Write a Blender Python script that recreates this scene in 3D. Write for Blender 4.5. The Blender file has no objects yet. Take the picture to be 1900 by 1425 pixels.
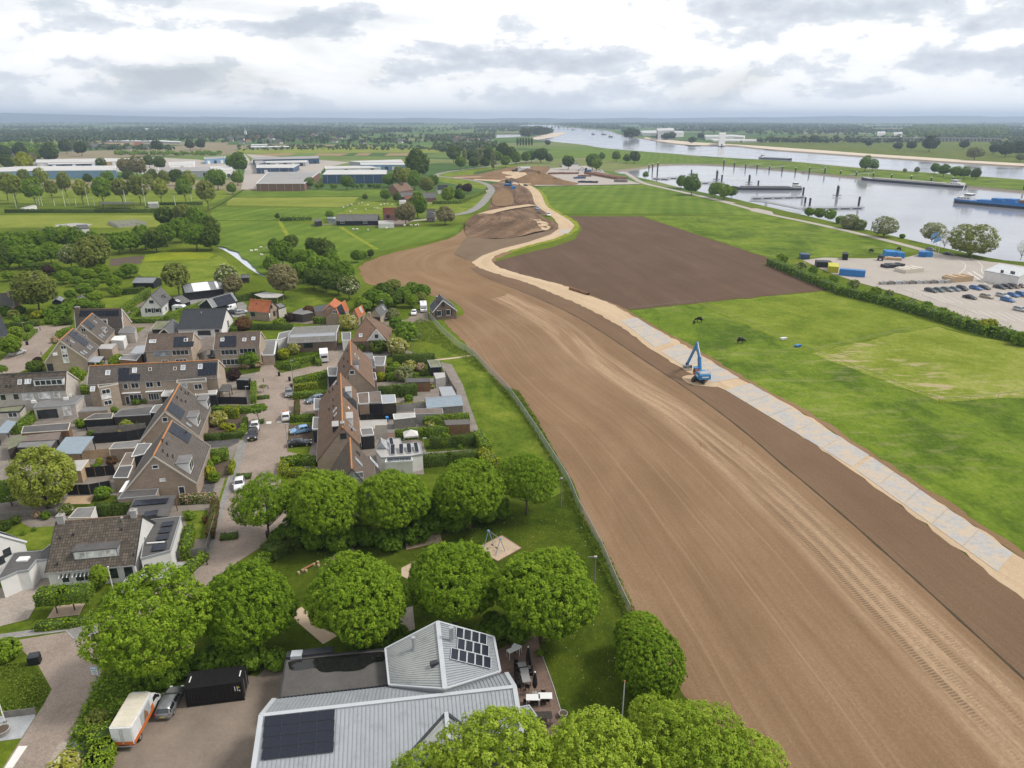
# Aerial view of a dike-building site beside a village and a river harbour. Built from photo pixels through G(); tiles A1..D2 are zoomed photo areas.
import bpy,bmesh,math,random
import numpy as np
from mathutils import Vector,Matrix,geometry
Vec=Vector
def PP(*a):return list(zip(a[::2],a[1::2]))
R=math.radians
def sv(n,k,v):n.inputs[k].default_value=v
rng=random.Random(7)
SC=bpy.context.scene
COL=SC.collection
LNK=COL.objects.link
RU=rng.uniform
sin,cos=math.sin,math.cos
def azi(d):return math.atan2(d.y,d.x)
FPX,CPITCH,CAMH=1319.,R(20.5),60.
cam_d=bpy.data.cameras.new("camera")
cam_d.sensor_width=36.
cam_d.lens=36.*FPX/1900.
cam_d.clip_start=1.
cam_d.clip_end=60000.
cam=bpy.data.objects.new("camera",cam_d)
LNK(cam)
cam.location=(0,0,CAMH)
cam.rotation_euler=(R(90)-CPITCH,0,0)
SC.camera=cam
SUN_AZ,SUN_EL=R(84),R(50)
world=bpy.data.worlds.new("World")
SC.world=world
world.use_nodes=True
wn,wl=world.node_tree.nodes,world.node_tree.links
wn.clear()
def wnode(t,**kw):
 n=wn.new(t)
 for k,v in kw.items():
  setattr(n,k,v)
 return n
OPN={'*':'MULTIPLY','-':'SUBTRACT','+':'ADD','/':'DIVIDE'}
def wmath(op,a,b=None):
 n=wnode('ShaderNodeMath',operation=OPN.get(op,op))
 for i,v in enumerate((a,b)):
  if v is None:continue
  if isinstance(v,(int,float)):sv(n,i,v)
  else:wl.new(v,n.inputs[i])
 return n.outputs[0]
def wramp(fac,stops):
 n=wnode('ShaderNodeValToRGB')
 e=n.color_ramp.elements
 while len(e)<len(stops):e.new(.5)
 for el,(p,c)in zip(e,stops):
  el.position=p
  el.color=(c[0],c[1],c[2],1)if not isinstance(c,(int,float))else(c,c,c,1)
 wl.new(fac,n.inputs[0])
 return n.outputs[0]
sky=wnode('ShaderNodeTexSky',sky_type='NISHITA',sun_disc=False,sun_elevation=SUN_EL,sun_rotation=SUN_AZ)
sky.air_density,sky.dust_density=1.,2.
bg_sky=wnode('ShaderNodeBackground')
sv(bg_sky,1,.1)
wl.new(sky.outputs[0],bg_sky.inputs[0])
tc=wnode('ShaderNodeTexCoord')
sep=wnode('ShaderNodeSeparateXYZ')
wl.new(tc.outputs['Generated'],sep.inputs[0])
def wnoise(scale,detail,rough,dist,off,stretch):
 m=wnode('ShaderNodeMapping')
 sv(m,'Location',off)
 sv(m,'Scale',(1,1,stretch))
 wl.new(tc.outputs['Generated'],m.inputs[0])
 n=wnode('ShaderNodeTexNoise')
 sv(n,'Scale',scale)
 sv(n,'Detail',detail)
 sv(n,'Roughness',rough)
 sv(n,'Distortion',dist)
 wl.new(m.outputs[0],n.inputs['Vector'])
 return n.outputs['Fac']
n_here=wnoise(6.5,12,.55,.15,(2.1,1.7,.4),2.6)
n_above=wnoise(6.5,12,.55,.15,(2.1,1.7,.45),2.6)
lit=wmath('-',n_here,n_above)
n_fine=wnoise(24.,10,.62,.1,(5.3,.2,1.1),1.8)
n_wide=wnoise(2.2,6,.5,.3,(1.3,4.2,2.1),4.5)
shade_=wmath('+',wmath('*',lit,1.9),wmath('*',wmath('-',n_fine,.5),.55))
shade_=wmath('+',shade_,wmath('*',wmath('-',n_wide,.5),1.1))
shade_=wmath('+',shade_,wmath('*',wmath('-',.5,n_here),.5))
shade_=wmath('+',shade_,.54)
c_cloud=wramp(shade_,[(.26,(.53,.57,.635)),(.41,(.63,.668,.725)),(.49,(.715,.745,.785)),(.535,(.86,.87,.885)),(.62,(.915,.92,.925)),(.76,(.95,.95,.95))])
bg_cloud=wnode('ShaderNodeBackground')
wl.new(c_cloud,bg_cloud.inputs[0])
sv(bg_cloud,1,1.)
n_gap=wnoise(3.,7,.55,.5,(-4.,2.2,5),4.)
cover=wramp(n_gap,[(.34,.7),(.46,1.)])
mx=wnode('ShaderNodeMixShader')
wl.new(cover,mx.inputs[0]);wl.new(bg_sky.outputs[0],mx.inputs[1]);wl.new(bg_cloud.outputs[0],mx.inputs[2])
bg_hor=wnode('ShaderNodeBackground')
sv(bg_hor,0,(.84,.865,.895,1))
sv(bg_hor,1,1.)
hz=wramp(sep.outputs[2], PP(0.,1.,.008,.75,.025,.2,.06,0.))
mh=wnode('ShaderNodeMixShader')
wl.new(hz,mh.inputs[0]);wl.new(mx.outputs[0],mh.inputs[1]);wl.new(bg_hor.outputs[0],mh.inputs[2])
wo=wnode('ShaderNodeOutputWorld')
wl.new(mh.outputs[0],wo.inputs[0])
sun_d=bpy.data.lights.new("sun",'SUN')
sun_d.energy=2.6
sun_d.angle=R(14)
sun_d.color=(1.,.96,.9)
sun=bpy.data.objects.new("sun",sun_d)
LNK(sun)
sdir=Vec((sin(SUN_AZ)*cos(SUN_EL),cos(SUN_AZ)*cos(SUN_EL),sin(SUN_EL)))
sun.rotation_euler=sdir.to_track_quat('Z','Y').to_euler()
sun.location=(60,60,120)
vs=SC.view_settings
vs.view_transform,vs.look,vs.exposure,vs.gamma='Standard','None',.3,1.
vs.use_curve_mapping=False
SC.render.engine='CYCLES'
SC.cycles.max_bounces=6
SC.cycles.diffuse_bounces=2
SC.cycles.glossy_bounces=2
SC.cycles.transmission_bounces=3
SC.cycles.transparent_max_bounces=6
SC.cycles.volume_bounces=0
def G(px,py,z=0.):
 x,y=(px-950.)/FPX,-(py-712.5)/FPX
 c,s=cos(CPITCH),sin(CPITCH)
 dz=-s+y*c
 t=(z-CAMH)/dz
 return Vec((x*t,(c+y*s)*t,z))
def tile(x0,y0,k):
 def f(*a):
  if len(a)==2 and not hasattr(a[0],'__len__'):
   return(x0+a[0]/k,y0+a[1]/k)
  if not hasattr(a[0],'__len__'):a=list(zip(a[::2],a[1::2]))
  return[(x0+p[0]/k,y0+p[1]/k)for p in a]
 return f
A1=tile(0,500,6.3333);A2=tile(240,500,6.3333);A3=tile(500,500,5.2778);A4=tile(0,660,6.3333)
A5=tile(200,660,6.3333);A6=tile(440,640,6.3333);A7=tile(640,600,5.9375);A8=tile(560,720,4.75)
B1=tile(0,820,4.75);B2=tile(0,1050,3.8);B3=tile(440,1100,3.8);B4=tile(800,1100,3.8)
B5=tile(380,840,3.6538);B6=tile(700,830,3.8)
C1=tile(0,200,3.9583);C2=tile(440,200,3.9583);C3=tile(880,200,3.9583);C4=tile(1300,200,3.1667)
D1=tile(1100,560,4.75);D2=tile(1200,900,2.7143)
def UZ(z):return Vec((0,0,z))
class MB:
 def __init__(s):
  s.v,s.f,s.uv,s.m=[],[],[],[]
 def face(s,pts,uv=None,m=0):
  i=len(s.v)
  s.v+=[tuple(p)for p in pts]
  s.f.append(tuple(range(i,i+len(pts))))
  s.uv.append(uv)
  s.m.append(m)
  return s
 def hx(s,b,t):
  i=len(s.v)
  s.v+=[tuple(p)for p in b]+[tuple(p)for p in t]
  for q in((3,2,1,0),(4,5,6,7),(0,1,5,4),(1,2,6,5),(2,3,7,6),(3,0,4,7)):
   s.f.append(tuple(i+k for k in q));s.uv.append(None);s.m.append(0)
  return s
 def box(s,c,size,rz=0.,M=None):
  x,y,z=size[0]/2,size[1]/2,size[2]/2
  pts=[Vec(p)for p in((-x,-y,-z),(x,-y,-z),(x,y,-z),(-x,y,-z),(-x,-y,z),(x,-y,z),(x,y,z),(-x,y,z))]
  if M is None:M=Matrix.Rotation(rz,3,'Z')
  pts=[M@p+Vec(c)for p in pts]
  return s.hx(pts[:4],pts[4:])
 def bar(s,p,q,w,h=None,up=(0,0,1)):
  p,q=Vec(p),Vec(q)
  d=(q-p)
  L=d.length
  if L<1e-6:return s
  d/=L
  h=h or w
  upv=Vec(up)
  if abs(d.dot(upv))>.98:upv=Vec((1,0,0))
  x=d.cross(upv).normalized()
  y=x.cross(d).normalized()
  M=Matrix((d,x,y)).transposed()
  return s.box((p+q)/2,(L,w,h),M=M)
 def tb(s,p,q,r,r2=None,n=8,cap=True):
  p,q=Vec(p),Vec(q)
  r2=r if r2 is None else r2
  d=(q-p).normalized()
  a=Vec((1,0,0))if abs(d.x)<.9 else Vec((0,1,0))
  x=d.cross(a).normalized();y=d.cross(x)
  i=len(s.v)
  for c,rr in((p,r),(q,r2)):
   for k in range(n):
    t=2*math.pi*k/n
    s.v.append(tuple(c+x*rr*cos(t)+y*rr*sin(t)))
  for k in range(n):
   k2=(k+1)%n
   s.f.append((i+k2,i+k,i+n+k,i+n+k2));s.uv.append(None);s.m.append(0)
  if cap:
   s.f.append(tuple(i+k for k in range(n)));s.uv.append(None);s.m.append(0)
   s.f.append(tuple(i+n+k for k in reversed(range(n))));s.uv.append(None);s.m.append(0)
  return s
 def lt(s,c,prof,n=12):
  c=Vec(c)
  rows=[]
  for(r,z)in prof:
   i=len(s.v)
   for k in range(n):
    t=2*math.pi*k/n
    s.v.append((c.x+r*cos(t),c.y+r*sin(t),c.z+z))
   rows.append(i)
  for a,b in zip(rows,rows[1:]):
   for k in range(n):
    k2=(k+1)%n
    s.f.append((a+k,a+k2,b+k2,b+k));s.uv.append(None);s.m.append(0)
  s.f.append(tuple(rows[0]+k for k in reversed(range(n))));s.uv.append(None);s.m.append(0)
  s.f.append(tuple(rows[-1]+k for k in range(n)));s.uv.append(None);s.m.append(0)
  return s
 def pr(s,poly,z0,z1):
  n=len(poly)
  area=sum(poly[i][0]*poly[(i+1)%n][1]-poly[(i+1)%n][0]*poly[i][1]for i in range(n))
  P=list(poly)if area>0 else list(reversed(poly))
  i=len(s.v)
  s.v+=[(p[0],p[1],z0)for p in P]+[(p[0],p[1],z1)for p in P]
  s.f.append(tuple(i+k for k in reversed(range(n))));s.f.append(tuple(i+n+k for k in range(n)))
  for k in range(n):
   k2=(k+1)%n
   s.f.append((i+k,i+k2,i+n+k2,i+n+k))
  s.uv+=[None]*(n+2);s.m+=[0]*(n+2)
  return s
 def mesh(s,name,off=(0,0,0)):
  me=bpy.data.meshes.new(name)
  off=Vec(off)
  me.from_pydata([(p[0]-off.x,p[1]-off.y,p[2]-off.z)for p in s.v],[],s.f)
  if any(u is not None for u in s.uv):
   lay=me.uv_layers.new(name="UVMap")
   li=0
   for f,u in zip(s.f,s.uv):
    for k in range(len(f)):
     if u is not None:lay.data[li].uv=u[k]
     li+=1
  if any(s.m):me.polygons.foreach_set('material_index',s.m)
  me.update()
  return me
BASE={}
def base_of(o):
 return BASE.get(o.name,UZ(0))
def tag(o,lab=None,cat=None,grp=None,kind=None):
 if lab:o['label']=lab
 if cat:o['category']=cat
 if grp:o['group']=grp
 if kind:o['kind']=kind
 return o
def thing(name,lab,cat,loc=(0,0,0),rz=0.,grp=None):
 o=bpy.data.objects.new(name,None)
 o.empty_display_size=.5
 LNK(o)
 o.location=loc
 o.rotation_euler=(0,0,rz)
 BASE[o.name]=Vec(loc)
 return tag(o,lab,cat,grp)
def put(name,me,mats,parent=None,loc=None,rz=0.,scale=None):
 if isinstance(mats,str):mats=MT[mats]
 o=bpy.data.objects.new(name,me)
 if not isinstance(mats,(list,tuple)):mats=[mats]
 if len(me.materials)==0:
  for m in mats:me.materials.append(m)
 LNK(o)
 if parent is not None:o.parent=parent
 if loc is not None:o.location=loc
 if rz:o.rotation_euler=(0,0,rz)
 if scale is not None:o.scale=scale if hasattr(scale,'__len__')else(scale,)*3
 return o
def part(name,mb,mat,parent,lab=None):
 b=base_of(parent)
 o=put(name,mb.mesh(name,b),mat,parent)
 BASE[o.name]=b
 if lab:o['label']=lab
 return o
def solo(name,mb,mat,lab,cat,grp=None,base=None):
 if base is None:
  a=np.array(mb.v)
  base=((a[:,0].min()+a[:,0].max())/2,(a[:,1].min()+a[:,1].max())/2,a[:,2].min())
 o=put(name,mb.mesh(name,base),mat,loc=base)
 BASE[o.name]=Vec(base)
 return tag(o,lab,cat,grp)
def smooth(me):
 me.polygons.foreach_set('use_smooth',[True]*len(me.polygons))
 return me
MT={}
class NT:
 def __init__(s,name):
  s.mat=bpy.data.materials.new(name)
  s.mat.use_nodes=True
  s.n,s.l=s.mat.node_tree.nodes,s.mat.node_tree.links
  s.b=s.n['Principled BSDF']
  s.out=s.n['Material Output']
 def new(s,t,**kw):
  n=s.n.new(t)
  for k,v in kw.items():setattr(n,k,v)
  return n
 def pos(s):
  return s.new('ShaderNodeNewGeometry').outputs['Position']
 def uv(s):
  return s.new('ShaderNodeUVMap').outputs[0]
 def mg(s,vec,scale=(1,1,1),rot=0.,loc=(0,0,0)):
  m=s.new('ShaderNodeMapping')
  sv(m,'Scale',scale)
  sv(m,'Rotation',(0,0,rot))
  sv(m,'Location',loc)
  s.l.new(vec,m.inputs[0])
  return m.outputs[0]
 def nz(s,vec,scale,detail=4,rough=.55,dist=0.):
  n=s.new('ShaderNodeTexNoise')
  sv(n,'Scale',scale)
  sv(n,'Detail',detail)
  sv(n,'Roughness',rough)
  sv(n,'Distortion',dist)
  s.l.new(vec,n.inputs['Vector'])
  return n.outputs['Fac']
 def rp(s,fac,stops,interp='LINEAR'):
  n=s.new('ShaderNodeValToRGB')
  n.color_ramp.interpolation=interp
  e=n.color_ramp.elements
  while len(e)<len(stops):e.new(.5)
  for el,(p,c)in zip(e,stops):
   el.position=p
   el.color=(c,c,c,1)if isinstance(c,(int,float))else(c[0],c[1],c[2],1)
  s.l.new(fac,n.inputs[0])
  return n.outputs[0]
 def math(s,op,a,b=None,c=None,clamp=False):
  n=s.new('ShaderNodeMath',operation=OPN.get(op,op),use_clamp=clamp)
  for i,v in enumerate((a,b,c)):
   if v is None:continue
   if isinstance(v,(int,float)):sv(n,i,v)
   else:s.l.new(v,n.inputs[i])
  return n.outputs[0]
 def mix(s,fac,a,b,mode='MIX'):
  n=s.new('ShaderNodeMix',data_type='RGBA',blend_type=OPN.get(mode,mode))
  for i,v in((0,fac),(6,a),(7,b)):
   if isinstance(v,(int,float)):
    if i==0:sv(n,0,v)
    else:sv(n,i,(v,v,v,1))
   elif isinstance(v,tuple):sv(n,i,(v[0],v[1],v[2],1))
   else:s.l.new(v,n.inputs[i])
  return n.outputs[2]
 def sx(s,vec):
  n=s.new('ShaderNodeSeparateXYZ');s.l.new(vec,n.inputs[0]);return n.outputs
 def bp(s,h,strength=.3,dist=.1):
  n=s.new('ShaderNodeBump')
  sv(n,'Strength',strength)
  sv(n,'Distance',dist)
  s.l.new(h,n.inputs['Height'])
  s.l.new(n.outputs[0],s.b.inputs['Normal'])
  return n
 def set(s,**kw):
  for k,v in kw.items():
   k={'color':'Base Color','rough':'Roughness','metal':'Metallic','spec':'Specular IOR Level'}.get(k,k)
   if isinstance(v,tuple)and len(v)==3:v=(*v,1)
   if isinstance(v,(int,float,tuple)):sv(s.b,k,v)
   else:s.l.new(v,s.b.inputs[k])
  return s
def shade(c,k):
 return tuple(min(1,x*k)for x in c)
def pm(name,col,var=.22,scale=.9,rough=.8,bump=0.,bscale=8.,metal=0.,spec=.3,dirt=0.):
 if name in MT:return MT[name]
 t=NT(name)
 p=t.pos()
 a=t.nz(p,scale,6,.6)
 f=t.nz(p,scale*9,3,.6)
 m=t.math('+',t.math('*',a,.65),t.math('*',f,.35))
 c=t.rp(m,[(.3,shade(col,1-var)),(.5,col),(.7,shade(col,1+var))])
 if dirt:
  d=t.nz(t.mg(p,(1,1,.25)),.7,7,.65)
  c=t.mix(t.rp(d,[(.5,0.),(.72,dirt)]),c,(.06,.055,.04))
 t.set(color=c,rough=rough,metal=metal,spec=spec)
 if bump:t.bp(t.nz(p,bscale,4,.6),bump,.05)
 MT[name]=t.mat
 return t.mat
def grass_mat(name,dark,mid,light,patch=.045,contrast=1.,tuft=1.6,rows=None,tall=0.,worn=0.):
 t=NT(name)
 p=t.pos()
 big=t.nz(p,patch,6,.62,.4)
 med=t.nz(p,.35,5,.65)
 fine=t.nz(p,tuft,5,.75)
 ff=t.nz(p,7.,2,.7)
 s=t.math('+',t.math('*',big,.42),t.math('*',med,.22))
 s=t.math('+',s,t.math('*',fine,.2))
 s=t.math('+',s,t.math('*',ff,.16))
 if tall:
  lg=t.nz(t.mg(p,(.06,.035,1),R(25)),1.,5,.6,.8)
  grain=t.nz(t.mg(p,(1,.6,1)),1.1,5,.75)
  m_=t.rp(lg,[(.46,0.),(.6,1.)])
  s=t.math('-',s,t.math('*',m_,tall))
  s=t.math('+',s,t.math('*',t.math('-',grain,.5),.28))
 if rows:
  w=t.new('ShaderNodeTexWave',wave_type='BANDS')
  sv(w,'Scale',rows[1]);sv(w,'Distortion',3.)
  sv(w,'Detail',2);sv(w,'Detail Scale',.15)
  t.l.new(t.mg(p,(1,1,1),rows[0]),w.inputs['Vector'])
  s=t.math('+',s,t.math('*',t.math('-',w.outputs['Fac'],.5),rows[2]))
 k=.13/contrast
 c=t.rp(s,[(.5-k,dark),(.5,mid),(.5+k,light)])
 if worn:
  wn_=t.nz(t.mg(p,(.1,.3,1),R(-12)),1.,7,.72,.4)
  zone=t.nz(p,.018,3,.5)
  c=t.mix(t.math('*',t.rp(wn_,[(.52,0.),(.6,1.)]),t.rp(zone,[(.44,0.),(.54,worn)])),c,(.36,.295,.165))
 t.set(color=c,rough=.95,spec=.02)
 t.bp(t.math('+',fine,t.math('*',ff,.6)),.5,.25)
 MT[name]=t.mat
 return t.mat
grass_mat('grass_base',(.06,.085,.014),(.1,.125,.02),(.165,.175,.04))
grass_mat('gmeadow',(.06,.1,.012),(.118,.17,.018),(.19,.235,.034),patch=.05,contrast=1.15,tall=.085,worn=.2)
grass_mat('glush',(.058,.108,.013),(.105,.158,.02),(.168,.218,.034),patch=.03,rows=(R(12),.03,.05))
grass_mat('grass_dry',(.115,.15,.015),(.18,.215,.03),(.285,.285,.085),patch=.06,contrast=1.2,tall=.04,worn=.9)
grass_mat('glawn',(.055,.09,.01),(.106,.146,.016),(.182,.208,.03),patch=.11,tuft=2.4,contrast=1.2,tall=.05)
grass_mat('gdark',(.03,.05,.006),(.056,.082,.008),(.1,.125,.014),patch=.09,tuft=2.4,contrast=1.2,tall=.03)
grass_mat('gmown',(.08,.12,.013),(.145,.186,.022),(.22,.248,.045),patch=.1,tuft=2.,contrast=1.,tall=.05)
grass_mat('grass_flower',(.105,.155,.012),(.18,.215,.016),(.3,.29,.022),patch=.08)
grass_mat('cpale',(.12,.15,.02),(.18,.205,.032),(.25,.26,.065),patch=.03,rows=(R(80),.05,.06))
grass_mat('grass_verge',(.11,.15,.012),(.19,.22,.022),(.3,.295,.06),patch=.2)
def soil_mat(name,dark,mid,light,uvrows=True,rowfreq=1.4,contrast=1.,tracks=False,rot=0.):
 t=NT(name)
 src=t.uv()if uvrows else t.mg(t.pos(),rot=rot)
 p=t.pos()
 r1=t.nz(t.mg(src,(rowfreq,.012,1)),1.,4,.6,.15)
 r2=t.nz(t.mg(src,(.16,.006,1)),1.,4,.55,.3)
 big=t.nz(p,.035,5,.6,.3)
 fine=t.nz(p,2.6,5,.75)
 crumb=t.nz(p,7.5,3,.7)
 med_=t.nz(t.mg(src,(.12,.03,1)),1.,6,.65,.6)
 s=t.math('+',t.math('*',r1,.13),t.math('*',r2,.14))
 s=t.math('+',s,t.math('*',big,.15))
 s=t.math('+',s,t.math('*',med_,.18))
 s=t.math('+',s,t.math('*',fine,.2))
 s=t.math('+',s,t.math('*',crumb,.2))
 k=.16/contrast
 c=t.rp(s,[(.5-k,dark),(.5,mid),(.5+k,light)])
 h=t.math('+',t.math('+',t.math('*',fine,.6),t.math('*',crumb,.5)),t.math('*',r1,.3))
 if tracks:
  o=t.sx(src)
  u,v=o[0],o[1]
  wob=t.math('*',t.math('-',t.nz(t.mg(src,(.02,.02,1)),1.,3),.5),2.4)
  uu=t.math('+',u,wob)
  def band(c0,w,src_u=uu,soft=.5):
   d=t.math('ABSOLUTE',t.math('-',src_u,c0))
   return t.math('-',1.,t.math('/',t.math('-',d,w),soft),clamp=True)
  lane=band(18.6,3.4,soft=2.6)
  brk=t.rp(t.nz(t.mg(src,(.35,.02,1)),1.,4,.65),[(.38,.12),(.62,1.)])
  lane=t.math('*',lane,brk)
  c=t.mix(t.math('*',lane,.85),c,t.rp(t.nz(p,1.5,6,.75),[(.3,shade(light,.85)),(.7,shade(light,1.5))]))
  wv=t.new('ShaderNodeTexWave',wave_type='BANDS',bands_direction='Y')
  sv(wv,'Scale',.75)
  sv(wv,'Distortion',1.2)
  sv(wv,'Detail',2)
  sv(wv,'Detail Scale',1.5)
  t.l.new(t.mg(src,(1,1,1),R(6)),wv.inputs['Vector'])
  trd=None
  for c0 in(15.4,17.2,19.6,21.4):
   b=band(c0,.32,soft=.25)
   trd=b if trd is None else t.math('MAXIMUM',trd,b)
  patch=t.rp(t.nz(t.mg(src,(.1,.03,1)),1.,3,.6),[(.4,0.),(.52,1.)])
  near=t.math('-',1.,t.math('/',t.math('-',v,95.),40.),clamp=True)
  trd=t.math('*',t.math('*',trd,patch),near)
  prints=t.math('*',trd,wv.outputs['Fac'])
  c=t.mix(t.math('*',prints,.42),c,shade(dark,.75))
  c=t.mix(t.math('*',t.math('*',trd,t.math('-',1.,wv.outputs['Fac'])),.35),c,shade(light,1.25))
  h=t.math('-',h,t.math('*',prints,1.2))
  ln=None
  for c0,w in((13.6,.09),(16.3,.14),(18.4,.16),(20.5,.16),(22.9,.12),(27.5,.1),(33.,.12),(34.8,.1),(40.5,.14),(46.,.1)):
   b=band(c0,w,soft=.12)
   ln=b if ln is None else t.math('MAXIMUM',ln,b)
  c=t.mix(t.math('*',t.math('*',ln,brk),.34),c,shade(light,1.1))
 t.set(color=c,rough=.95,spec=.02)
 t.bp(h,.8,.16)
 MT[name]=t.mat
 return t.mat
soil_mat('soil_strip',(.118,.074,.041),(.208,.131,.075),(.32,.222,.14),tracks=True)
soil_mat('soil_bulge',(.139,.084,.045),(.214,.134,.074),(.311,.214,.13),rowfreq=.7)
soil_mat('soil_field',(.078,.05,.034),(.112,.073,.05),(.16,.11,.078),rowfreq=1.2)
soil_mat('soil_tilled',(.105,.065,.04),(.158,.102,.064),(.213,.144,.094),rowfreq=2.2)
soil_mat('soil_dark',(.058,.037,.024),(.135,.086,.054),(.3,.205,.13),rowfreq=.35,contrast=1.7)
soil_mat('soil_grey',(.107,.077,.053),(.165,.117,.078),(.242,.18,.121),rowfreq=.6)
soil_mat('soil_heap',(.126,.077,.043),(.194,.122,.066),(.281,.184,.105),uvrows=False)
soil_mat('soil_far',(.194,.135,.07),(.272,.189,.101),(.349,.261,.148),uvrows=False,rot=R(80))
soil_mat('sroad',(.33,.235,.145),(.46,.345,.225),(.58,.455,.315),rowfreq=.8,contrast=1.2)
pm('splay',(.44,.335,.235),.14,.8,.95,.3,9)
pm('beach_sand',(.52,.43,.33),.15,.05,.95)
pm('mud_bank',(.2,.165,.115),.25,.4,.95,.4,2)
def paver_mat(name,a,b,grout,w=.21,h=.105,rot=0.,stain=.35):
 t=NT(name)
 p=t.pos()
 br=t.new('ShaderNodeTexBrick')
 sv(br,'Color1',(*a,1));sv(br,'Color2',(*b,1));sv(br,'Mortar',(*grout,1))
 sv(br,'Scale',1.)
 sv(br,'Brick Width',w);sv(br,'Row Height',h);sv(br,'Mortar Size',.012)
 t.l.new(t.mg(p,rot=rot),br.inputs['Vector'])
 n1=t.nz(p,.16,6,.62)
 n2=t.nz(p,2.2,5,.7)
 m=t.math('+',t.math('*',n1,.6),t.math('*',n2,.4))
 c=t.mix(1.,br.outputs['Color'],t.rp(m,[(.3,1-stain),(.5,1.),(.7,1+stain*.7)]),'*')
 t.set(color=c,rough=.9,spec=.2)
 t.bp(t.math('+',t.math('*',br.outputs['Fac'],-.5),n2),.25,.03)
 MT[name]=t.mat
 return t.mat
paver_mat('brick_street',(.262,.207,.168),(.33,.268,.22),(.165,.13,.105),rot=R(35))
paver_mat('brick_pale',(.34,.295,.25),(.29,.245,.205),(.2,.17,.14),w=.3,h=.3,rot=R(12))
paver_mat('grey_paving',(.215,.205,.19),(.265,.25,.235),(.13,.12,.11),w=.3,h=.3,rot=R(20))
paver_mat('dark_paving',(.075,.072,.07),(.1,.096,.093),(.05,.048,.045),w=.6,h=.6,rot=R(20))
paver_mat('terrace_brick',(.165,.105,.082),(.225,.15,.115),(.12,.09,.075),rot=R(20),stain=.4)
pm('glot',(.195,.155,.122),.24,.35,.95,.4,6)
pm('apale',(.345,.305,.265),.1,.1,.9,.15,8)
pm('asphalt_grey',(.22,.205,.19),.15,.12,.9,.15,8)
pm('white_gravel',(.33,.335,.34),.18,1.5,.9,.4,10)
pm('bsoil',(.085,.062,.042),.35,.5,.95,.5,3)
pm('road_paint',(.62,.6,.56),.12,2.,.8)
pm('concrete',(.33,.315,.295),.18,.6,.85,.1,6,dirt=.4)
t=NT('steel_plate')
p_=t.pos()
sandy=t.rp(t.nz(p_,.35,7,.68),[(.42,0.),(.62,1.)])
t.set(color=t.mix(sandy,t.rp(t.nz(p_,1.4,5,.65),[(.3,(.3,.29,.28)),(.7,(.39,.375,.36))]),(.44,.35,.25)),rough=.75,spec=.2)
MT['steel_plate']=t.mat
def water_mat(name,col,rough,bs,bstr):
 t=NT(name)
 p=t.pos()
 n=t.nz(t.mg(p,(1,.45,1)),bs,4,.6)
 b=t.nz(p,.012,4,.6)
 t.set(color=t.rp(b,[(.35,shade(col,.85)),(.65,shade(col,1.15))]),spec=.5,rough=t.rp(b,[(.35,rough*.7),(.65,rough*1.5)]))
 sv(t.b,'IOR',1.33)
 t.bp(n,bstr,.2)
 MT[name]=t.mat
 return t.mat
water_mat('water_river',(.26,.265,.29),.1,.5,.1)
water_mat('water_ditch',(.42,.44,.48),.08,.8,.03)
def soften(pts,n=2,closed=False):
 P=[Vec(p)for p in pts]
 for _ in range(n):
  Q=[]if closed else[P[0]]
  m=len(P)if closed else len(P)-1
  for i in range(m):
   a,b=P[i],P[(i+1)%len(P)]
   Q+=[a*.75+b*.25,a*.25+b*.75]
  if not closed:Q.append(P[-1])
  P=Q
 return P
def inside(pt,poly):
 x,y=pt[0],pt[1]
 r=False
 j=len(poly)-1
 for i in range(len(poly)):
  xi,yi,xj,yj=poly[i][0],poly[i][1],poly[j][0],poly[j][1]
  if(yi>y)!=(yj>y)and x<(xj-xi)*(y-yi)/(yj-yi)+xi:r=not r
  j=i
 return r
def cdt(poly,holes=(),grid=None,extra=()):
 V,Fc=[],[]
 def add(pl):
  i=len(V)
  V.extend(Vec((p[0],p[1]))for p in pl)
  a=sum(pl[k][0]*pl[(k+1)%len(pl)][1]-pl[(k+1)%len(pl)][0]*pl[k][1]for k in range(len(pl)))
  idx=list(range(i,i+len(pl)))
  Fc.append(idx if a>0 else idx[::-1])
 add(poly)
 for h in holes:add(h)
 if grid:
  xs=[p[0]for p in poly];ys=[p[1]for p in poly]
  r=random.Random(3)
  x=min(xs)
  while x<max(xs):
   y=min(ys)
   while y<max(ys):
    q=(x+r.uniform(-.2,.2)*grid,y+r.uniform(-.2,.2)*grid)
    if inside(q,poly):V.append(Vec(q))
    y+=grid
   x+=grid
 V.extend(Vec((p[0],p[1]))for p in extra)
 ov,oe,of,_,_,fo=geometry.delaunay_2d_cdt(V,[],Fc,0,1e-4)
 faces=[f for f,o in zip(of,fo)if 0 in o and not any(k in o for k in range(1,len(Fc)))]
 return ov,faces
class Line:
 def __init__(s,pts):
  s.p=np.array([(q[0],q[1])for q in pts])
  d=np.diff(s.p,axis=0)
  s.l=np.hypot(d[:,0],d[:,1]);s.d=d/s.l[:,None]
  s.c=np.concatenate([[0],np.cumsum(s.l)])
 def uv(s,q):
  w=np.array((q[0],q[1]))-s.p[:-1]
  t=np.clip((w*s.d).sum(1),0,s.l)
  r=w-s.d*t[:,None]
  dist=np.hypot(r[:,0],r[:,1])
  k=int(dist.argmin())
  side=s.d[k,0]*w[k,1]-s.d[k,1]*w[k,0]
  return(float(dist[k])*(1 if side>=0 else-1),float(s.c[k]+t[k]))
def jag(P,step=3.,amp=.5,seed=5):
 r=random.Random(seed)
 out=[]
 n=len(P)
 for i in range(n):
  a,b=P[i],P[(i+1)%n]
  L=(b-a).length
  k=max(1,int(L/step))
  nn=Vec((-(b-a).y,(b-a).x,0)).normalized()
  for j in range(k):
   out.append(a.lerp(b,j/k)+nn*r.uniform(-amp,amp))
 return out
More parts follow.
